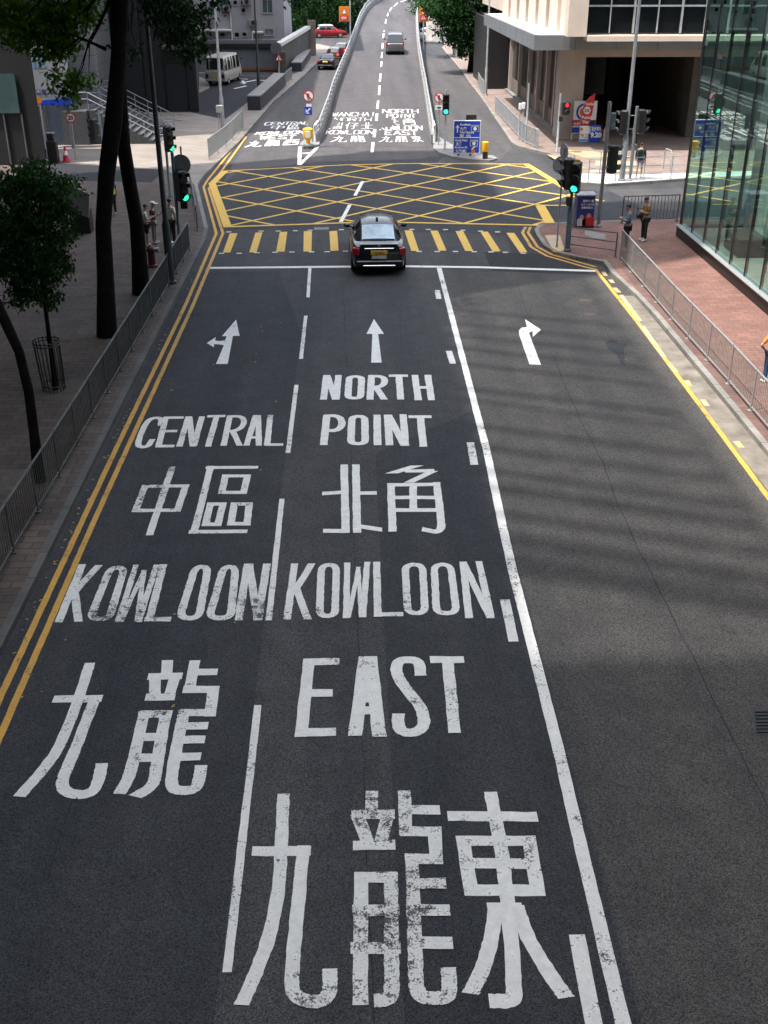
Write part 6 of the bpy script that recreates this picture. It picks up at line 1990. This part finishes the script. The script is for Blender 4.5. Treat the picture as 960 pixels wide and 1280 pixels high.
    if cap:
        m = MB(); m.ball(hc + Vector((0, .0, .03)), (.10 * k, .11 * k, .075 * k), 12, 8); m.box(hc + Vector((0, .14 * k, .01)), (.15, .13, .015)); m.build('cap', cap, t, smooth=True)
    ec = S(0, hd_f + .082, 1.635) + root_of(t)
    m = MB()
    for s in (-1, 1): m.ball(ec + Vector((s * .032 * k, 0, 0)), .011 * k, 6, 5)
    m.build('eyes', 'black_plain', t)
    m = MB()
    for s in (-1, 1): m.ball(S(0, hd_f, 1.63) + root_of(t) + Vector((s * .082 * k, -.005, 0)), (.014 * k, .022 * k, .034 * k), 6, 5)
    m.build('ears', 'skin', t)
    MB().box(S(0, hd_f + .083, 1.575) + root_of(t), (.045 * k, .012, .010)).build('mouth', 'red_figure_dark' if 'red_figure_dark' in MATS else pm('red_figure_dark', (.25, .08, .07), .6), t)
    if phone and arms == 'phone':
        m = MB(); m.box(S(0, .37, 1.27) + root_of(t), (.075, .015, .15), rx=R(-35), bev=.004); m.build('phone', 'black_plain', t)
    if bag == 'sling':
        m = MB(); m.box(S(.16, .14, .98) + root_of(t), (.16, .32, .2), bev=.05); m.build('shoulder_bag', 'black_plain', t)
    if bag == 'backpack':
        m = MB(); m.box(S(0, -.2, 1.2) + root_of(t), (.34, .18, .46), bev=.07); m.build('backpack', pm('pack_green', (.02, .045, .04), .7), t)
    if vest == 'hi':
        m = MB(); m.tube([S(0, 0, .95) + root_of(t), S(0, 0, 1.15) + root_of(t), S(0, 0, 1.4) + root_of(t)], [.185 * k, .18 * k, .19 * k], 12); m.build('vest', pm('hi_vis', (.35, .55, .05), .6), t, smooth=True)
    t.rotation_euler = (0, 0, facing)
    return t
pm('cloth_white', (.80, .79, .76), .85); pm('cloth_black', (.014, .014, .017), .85); pm('cloth_navy', (.014, .022, .045), .85); pm('cloth_steel', (.14, .20, .25), .8); pm('cloth_khaki', (.23, .15, .05), .85)
pm('cloth_jean', (.03, .07, .17), .85); pm('cloth_lilac', (.45, .38, .45), .85); pm('cloth_beige', (.34, .31, .28), .85); pm('cloth_orange', (.50, .20, .04), .85); pm('cloth_dark_green', (.015, .03, .028), .85); pm('cloth_blue', (.03, .11, .32), .85)
def h_of(foot, head):
    b = P(*foot, PH); return b, at(*head, b.y).z - PH
def put(label, foot, head, facing, shirt, trousers, **kw):
    b, h = h_of(foot, head)
    h = max(1.5, min(1.86, h))
    return person(label, b, R(facing), MATS[shirt].name, MATS[trousers].name, height=h, **kw)
put('person in a steel blue jacket looking at a phone by the railing corner', (782, 312.5), (783, 256), 75, 'cloth_steel', 'cloth_navy', vest='long')
put('person in a khaki shirt with a black shoulder bag on the red bricks', (804, 301), (806, 247), 105, 'cloth_khaki', 'cloth_dark_green', bag='sling')
put('person in pale shorts with a dark backpack walking away on the forecourt', (798, 222.5), (802, 179), -20, 'cloth_navy', 'cloth_lilac', shorts=True, bag='backpack', arms='walk', stride=.12, vest='long')
put('person in jeans and an orange top at the right edge behind the railing', (959, 478), (963, 418), 10, 'cloth_orange', 'cloth_jean', arms='hip', hair_long=True)
put('person in a white shirt and black shorts looking at a phone behind the hydrant', (185, 307.5), (180, 256), -75, 'cloth_white', 'cloth_black', shorts=True)
put('person in a white cap and beige trousers beside the one in black shorts', (194, 304), (188, 255.5), -100, 'cloth_black', 'cloth_beige', cap='cloth_white')
put('person in a white short-sleeved shirt and black trousers by the left signal', (216, 305), (211, 249), -35, 'cloth_white', 'cloth_black', arms='down')
put('person in a yellow-green vest half hidden by the tree trunk', (142, 268), (140, 231), 20, 'cloth_blue', 'cloth_black', arms='down', vest='hi')
put('person in black with a yellow bag at the dark forecourt mouth', (793, 182), (790, 152), 30, 'cloth_black', 'cloth_black', arms='down')

# ------------------------------------------------------------------ trees
import numpy as np
RNG = np.random.default_rng(11)
def leaf_mesh(name, clusters, n, size, mat, parent, flat=0.5, droop=0.0, sprig=6):
    """clusters: (centre, radii, weight); leaves gathered in small sprigs so the crown shows clumps and gaps"""
    w = np.array([c[2] for c in clusters], float); w /= w.sum()
    off = root_of(parent)
    V = []; Fc = []
    ns = max(1, n // sprig)
    idx = RNG.choice(len(clusters), ns, p=w)
    for i in idx:
        c, r, _ = clusters[i]
        d = RNG.normal(size=3); d /= np.linalg.norm(d) + 1e-9
        rad = RNG.uniform(0.25, 1.0) ** 0.6
        sc = np.array(c) + d * np.array(r) * rad
        axis = RNG.normal(size=3) * np.array([1, 1, .45]); axis[2] -= droop; axis /= np.linalg.norm(axis)
        for j in range(sprig):
            p = sc + axis * size * (j - sprig / 2) * 0.62 + RNG.normal(size=3) * size * .32
            dirv = RNG.normal(size=3); dirv = dirv - axis * dirv.dot(axis); dirv = dirv / (np.linalg.norm(dirv) + 1e-9) + axis * .5; dirv[2] -= droop; dirv /= np.linalg.norm(dirv)
            up = RNG.normal(size=3) * (1 - flat) + np.array([0, 0, 1]) * flat
            sd = np.cross(dirv, up); sd /= np.linalg.norm(sd) + 1e-9
            L = size * RNG.uniform(.75, 1.3); Wd = L * .24
            nn = np.cross(sd, dirv)
            k = len(V)
            V += [p, p + dirv * L * .45 + sd * Wd - nn * L * .05, p + dirv * L - nn * L * .12, p + dirv * L * .45 - sd * Wd - nn * L * .05]
            Fc.append((k, k + 1, k + 2, k + 3))
    me = bpy.data.meshes.new(name)
    me.from_pydata([(v[0] - off.x, v[1] - off.y, v[2] - off.z) for v in V], [], Fc)
    me.update()
    me.materials.append(MATS[mat])
    o = bpy.data.objects.new(name, me)
    return link(o, parent)

def limb_path(a, b, wob=.15, n=5):
    a, b = Vector(a), Vector(b)
    return [a.lerp(b, i / n) + Vector((random.uniform(-wob, wob), random.uniform(-wob, wob), random.uniform(-wob, wob) * .5)) * (0 if i in (0, n) else 1) for i in range(n + 1)]

def trunk_mesh(t, paths, mat='bark'):
    m = MB()
    for pts, radii in paths:
        m.tube(pts, radii, 10)
    return m.build('trunk', mat, t, smooth=True)

def rad(r0, r1, n): return [r0 + (r1 - r0) * i / (n - 1) for i in range(n)]

# big street tree leaning over the kerb
b = P(133, 420, PH)
t = thing('street_tree', 'thick dark trunk leaning towards the road, nearer of the two crossing trunks', 'tree', b)
sp = [at(133, 420, b.y), at(132, 350, b.y), at(129, 283, b.y), at(133, 220, b.y), at(142, 150, b.y), at(147, 90, b.y), at(152, 0, b.y)]
sp[0].z = -.05
sp.append(sp[-1] + Vector((.2, .2, 1.8))); sp.append(sp[-1] + Vector((.3, .1, 2.2)))
paths = [(sp, [.30, .235, .21, .22, .23, .20, .17, .14, .09])]
cl = []
top = sp[-2]
for a, ln in ((20, 3.2), (80, 3.4), (140, 3.6), (200, 3.4), (250, 3.2), (310, 3.4)):
    e = top + Vector((math.cos(R(a)) * ln, math.sin(R(a)) * ln, random.uniform(.8, 2.2)))
    s0 = sp[-3].lerp(sp[-1], random.uniform(.2, .9))
    paths.append((limb_path(s0, e), rad(.09, .025, 6)))
    cl.append((tuple(e), (1.9, 1.9, 1.1), 1.0)); cl.append((tuple(s0.lerp(e, .6) + Vector((0, 0, 1))), (1.6, 1.6, 1.0), .8))
# drooping outer twigs seen at the top left of the picture
tw = [((12, 12), 30, .75), ((40, 22), 30, .8), ((72, 14), 30.5, .7), ((98, 22), 30, .6), ((20, 42), 29.5, .6), ((52, 48), 30, .75), ((80, 52), 30, .5), ((64, 70), 29.8, .4), ((78, 100), 30, .42), ((98, 102), 30, .32), ((112, 103), 30, .2), ((88, 120), 30, .28), ((110, 4), 30.5, .5), ((215, 30), 33, .7), ((232, 52), 33.5, .7), ((205, 10), 33, .8), ((240, 68), 34, .4), ((250, 20), 34, .5), ((170, 64), 30, .22), ((152, 62), 30, .18), ((275, 2), 34, .3), ((372, 0), 36, .35)]
br, brd_ = [], []
for (px, py), Y, r in tw:
    c = at(px, py, Y)
    (br if px < 150 else brd_).append((tuple(c), (r, r, r * .6), r * r * 1.6))
    paths.append((limb_path(sp[-2] + Vector((random.uniform(-.2, .2), 0, random.uniform(-1.5, 0))), c + Vector((0, 0, .15)), .2), rad(.04, .008, 6)))
paths.append(([at(133, 62, b.y), at(118, 55, b.y), at(100, 47, b.y), at(85, 42, b.y)], rad(.05, .015, 4)))
paths.append(([at(100, 47, b.y), at(80, 62, b.y), at(68, 88, b.y)], rad(.022, .01, 3)))
trunk_mesh(t, paths)
leaf_mesh('crown', cl, 16000, .26, 'leaf_dark', t)
leaf_mesh('drooping_leaves', br, 4300, .17, 'leaf_dappled', t, flat=.75)
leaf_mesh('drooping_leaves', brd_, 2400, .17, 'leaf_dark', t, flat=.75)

b = P(176.5, 367, PH)
t = thing('street_tree', 'straight dark trunk farther along the kerb, behind the leaning one', 'tree', b)
sp = [at(176.5, 370, b.y), at(174, 320, b.y), at(171, 280, b.y), at(162, 229, b.y), at(154, 180, b.y), at(149, 100, b.y), at(144, 0, b.y)]
sp[0].z = -.05
sp.append(sp[-1] + Vector((-.1, .2, 2.0))); sp.append(sp[-1] + Vector((-.2, .3, 2.4)))
paths = [(sp, [.30, .24, .22, .21, .21, .19, .17, .13, .08])]
cl = []
for a, ln in ((0, 3.4), (60, 3.2), (120, 3.4), (180, 3.4), (240, 3), (300, 3.2)):
    e = sp[-2] + Vector((math.cos(R(a)) * ln, math.sin(R(a)) * ln, random.uniform(1.2, 2.6)))
    s0 = sp[-3].lerp(sp[-1], random.uniform(.2, .9))
    paths.append((limb_path(s0, e), rad(.09, .025, 6)))
    cl.append((tuple(e), (1.9, 1.9, 1.1), 1.0)); cl.append((tuple(s0.lerp(e, .6) + Vector((0, 0, 1))), (1.6, 1.6, 1.0), .8))
trunk_mesh(t, paths)
leaf_mesh('crown', cl, 16000, .26, 'leaf_dark', t)

# small round-crowned tree in a tree guard
b = P(68, 487, PH)
t = thing('young_tree', 'young tree with a dense round drooping crown inside a metal guard', 'tree', b)
Y = b.y
sp = [at(70, 489, Y), at(64, 440, Y), at(58, 395, Y), at(52, 340, Y), at(46, 280, Y)]
sp[0].z = 0
paths = [(sp, [.075, .06, .05, .045, .03])]
cl = []
for px, py, r in ((42, 225, .55), (20, 240, .6), (65, 240, .55), (45, 260, .85), (15, 285, .8), (70, 285, .7), (45, 310, .95), (20, 330, .7), (68, 330, .65), (45, 355, .6), (22, 370, .42), (78, 262, .42), (-12, 280, .8), (-10, 330, .6), (62, 372, .38)):
    for dy in (-.5, .45):
        c = at(px, py, Y + dy)
        cl.append((tuple(c), (r * .75, r * .75, r * .7), r * r))
    c = at(px, py, Y)
    paths.append((limb_path(sp[3] if py > 260 else sp[4], c, .08), rad(.022, .006, 6)))
trunk_mesh(t, paths)
leaf_mesh('crown', cl, 20000, .095, 'leaf_dark', t, droop=.8)
leaf_mesh('crown_top', [(tuple(at(px, py, Y - .3)), (.5, .5, .22), 1) for px, py in ((15, 222), (45, 212), (72, 226), (30, 216), (5, 232), (84, 240))], 1500, .10, 'leaf_far', t, droop=.6)
gd = thing('tree_guard', 'black metal tree guard cage round the young trunk', 'tree guard', b)
h = at(65, 424, Y).z
m = MB()
for k in range(18):
    a = 2 * math.pi * k / 18
    m.tube([(b.x + .27 * math.cos(a), b.y + .27 * math.sin(a), PH), (b.x - .03 + .31 * math.cos(a), b.y + .31 * math.sin(a), h)], .010, 4)
for zz, r in ((PH + .15, .28), (h - .05, .32), (h - .12, .32)):
    m.tube([(b.x - (.03 if zz > 1 else 0) + r * math.cos(2 * math.pi * k / 20), b.y + r * math.sin(2 * math.pi * k / 20), zz) for k in range(21)], .016, 5)
m.build('cage', 'black_metal', gd)
struct(MB().sheet([(b.x - .75, b.y - .65), (b.x + .75, b.y - .65), (b.x + .75, b.y + .65), (b.x - .75, b.y + .65)], PH + .005).build('tree_pit', pm('soil', (.10, .085, .07), .95, var=.3, scale=6, bump=.4)))
# leaning tree nearest the camera
b = P(48, 602, PH)
t = thing('street_tree', 'slim dark trunk leaning left out of the picture, nearest the camera', 'tree', b)
Y = b.y
sp = [at(50, 606, Y), at(43, 545, Y), at(36, 490, Y), at(24, 440, Y), at(8, 405, Y), at(-22, 340, Y), at(-60, 240, Y), at(-80, 120, Y)]
sp[0].z = 0
paths = [(sp, [.14, .105, .10, .095, .105, .09, .075, .05])]
cl = []
for px, py, r in ((-190, 60, 1.3), (-260, 100, 1.4), (-170, -30, 1.3), (-240, -60, 1.5), (-320, 30, 1.5), (-220, 160, 1.0)):
    for dy in (-1.0, .8):
        c = at(px, py, Y + dy); cl.append((tuple(c), (r, r, r * .7), r))
    paths.append((limb_path(sp[-2], at(px, py, Y), .15), rad(.05, .015, 6)))
trunk_mesh(t, paths)
leaf_mesh('crown', cl, 12000, .24, 'leaf_dark', t)
struct(MB().sheet([(b.x - .8, b.y - .6), (b.x + .55, b.y - .6), (b.x + .55, b.y + .6), (b.x - .8, b.y + .6)], PH + .005).build('tree_pit', 'soil'))
for bb in (P(133, 420, PH), P(176, 367, PH)):
    struct(MB().sheet([(bb.x - .9, bb.y - .7), (bb.x + .75, bb.y - .7), (bb.x + .75, bb.y + .7), (bb.x - .9, bb.y + .7)], PH + .005).build('tree_pit', 'soil'))

def far_tree(label, base, crowns, n, size, trunk_r=.22, mat='leaf_far', bark='bark', depth=1.6, h=0.0, group=None):
    b = P(*base, h)
    t = thing('street_tree', label, 'tree', b, group)
    Y = b.y
    cs = [(at(px, py, Y), r) for px, py, r in crowns]
    mid = sum((c for c, r in cs), Vector()) / len(cs)
    fork = Vector((b.x, b.y, b.z + max(1.5, (mid.z - b.z) * .55)))
    paths = [([b - Vector((0, 0, .05)), b.lerp(fork, .5) + Vector((.08, 0, 0)), fork], [trunk_r * 1.25, trunk_r, trunk_r * .85])]
    cl = []
    for c, r in cs:
        paths.append((limb_path(fork, c, .15), rad(trunk_r * .5, .03, 6)))
        for dy in (-depth * .5, depth * .5):
            cl.append(((c.x, c.y + dy, c.z), (r, r, r * .75), r * r))
    trunk_mesh(t, paths, bark)
    leaf_mesh('crown', cl, n, size, mat, t)
    return t
far_tree('tree with a broad dark crown left of the grey canopy', (588, 92), [(560, 12, 1.6), (590, 8, 1.8), (615, 15, 1.5), (560, 35, 1.4), (590, 35, 1.7), (612, 40, 1.3), (585, 58, 1.2), (600, 60, 1.0), (545, 8, 1.3), (630, 0, 1.4), (575, -20, 2), (610, -25, 2), (572, 52, 1.0)], 12000, .30, .28, mat='leaf_dark')
far_tree('tree behind the broad dark crown beside the round pier', (574, 72), [(548, 10, 1.5), (562, 20, 1.4), (540, 0, 1.6), (570, 35, 1.2), (565, -10, 2.0)], 4500, .32, .3)
xs = [(362, 46), (380, 44), (400, 42), (418, 40), (440, 38)]
labs = ['bushy tree behind the pale building corner', 'bushy tree behind the boarded wall end', 'bushy tree above the red taxi crossing far off', 'bushy tree left of the orange warning sign', 'bushy tree behind the flyover bend']
for (px, py), lab in zip(xs, labs):
    far_tree(lab, (px, py), [(px - 8, 6, 2.4), (px + 6, 4, 2.4), (px - 4, 20, 2.0), (px + 8, 22, 2.0), (px, 34, 1.6), (px - 6, -18, 3.0), (px + 8, -20, 3.0)], 5200, .42, .25, depth=3.0, group='trees beyond the far road')
far_tree('green bush tree between the right orange sign and the round pier', (533, 46), [(528, 20, 1.8), (536, 34, 1.5), (545, 12, 1.8), (530, 0, 2.2), (540, 40, 1.0)], 3500, .36, .2, group=None)
# hedge along the far road
a, b = at(372, 36, 188), at(436, 33, 188)
hd = thing('hedge', 'clipped dark hedge along the far road behind the taxi', 'hedge', ((a.x + b.x) / 2, 188, 0))
cl = [((a.x + (b.x - a.x) * k / 15, 188, .9), (.9, .6, .75), 1) for k in range(16)]
leaf_mesh('foliage', cl, 4200, .3, 'leaf_dark', hd)
# far buildings that close the view behind the trees
block('far_building', 'pale distant block behind the trees at the flyover bend', at(430, 10, 235).x, at(560, 10, 235).x, 235, 260, 30, 'concrete', ('-Y',))
block('far_building', 'grey distant block behind the trees on the left', at(300, 10, 240).x, at(420, 10, 240).x, 240, 262, 36, 'pale_wall', ('-Y',))
block('far_building', 'grey distant block behind the canopy tree on the right', at(575, 10, 215).x, at(760, 10, 215).x, 215, 240, 34, 'concrete_dark', ('-Y',))

# fallen leaves by the left kerb
m = MB()
for _ in range(130):
    y = random.uniform(9, 36); x = -5.52 + random.uniform(0, .32) ** 1.3
    if random.random() < .25: x = random.uniform(-5.4, -1.5)
    a = random.uniform(0, 6.28); s_ = random.uniform(.025, .05)
    p = Vector((x, y, .02)); u = Vector((math.cos(a), math.sin(a), .2)) * s_; v = Vector((-math.sin(a), math.cos(a), .1)) * s_ * .5
    m.quad(p - u, p + v, p + u, p - v)
o = m.build('fallen_leaves', pm('dry_leaf', (.30, .22, .06), .8, var=.5, scale=3)); tag(o, 'small dry leaves scattered along the left kerb', 'leaves', kind='stuff')
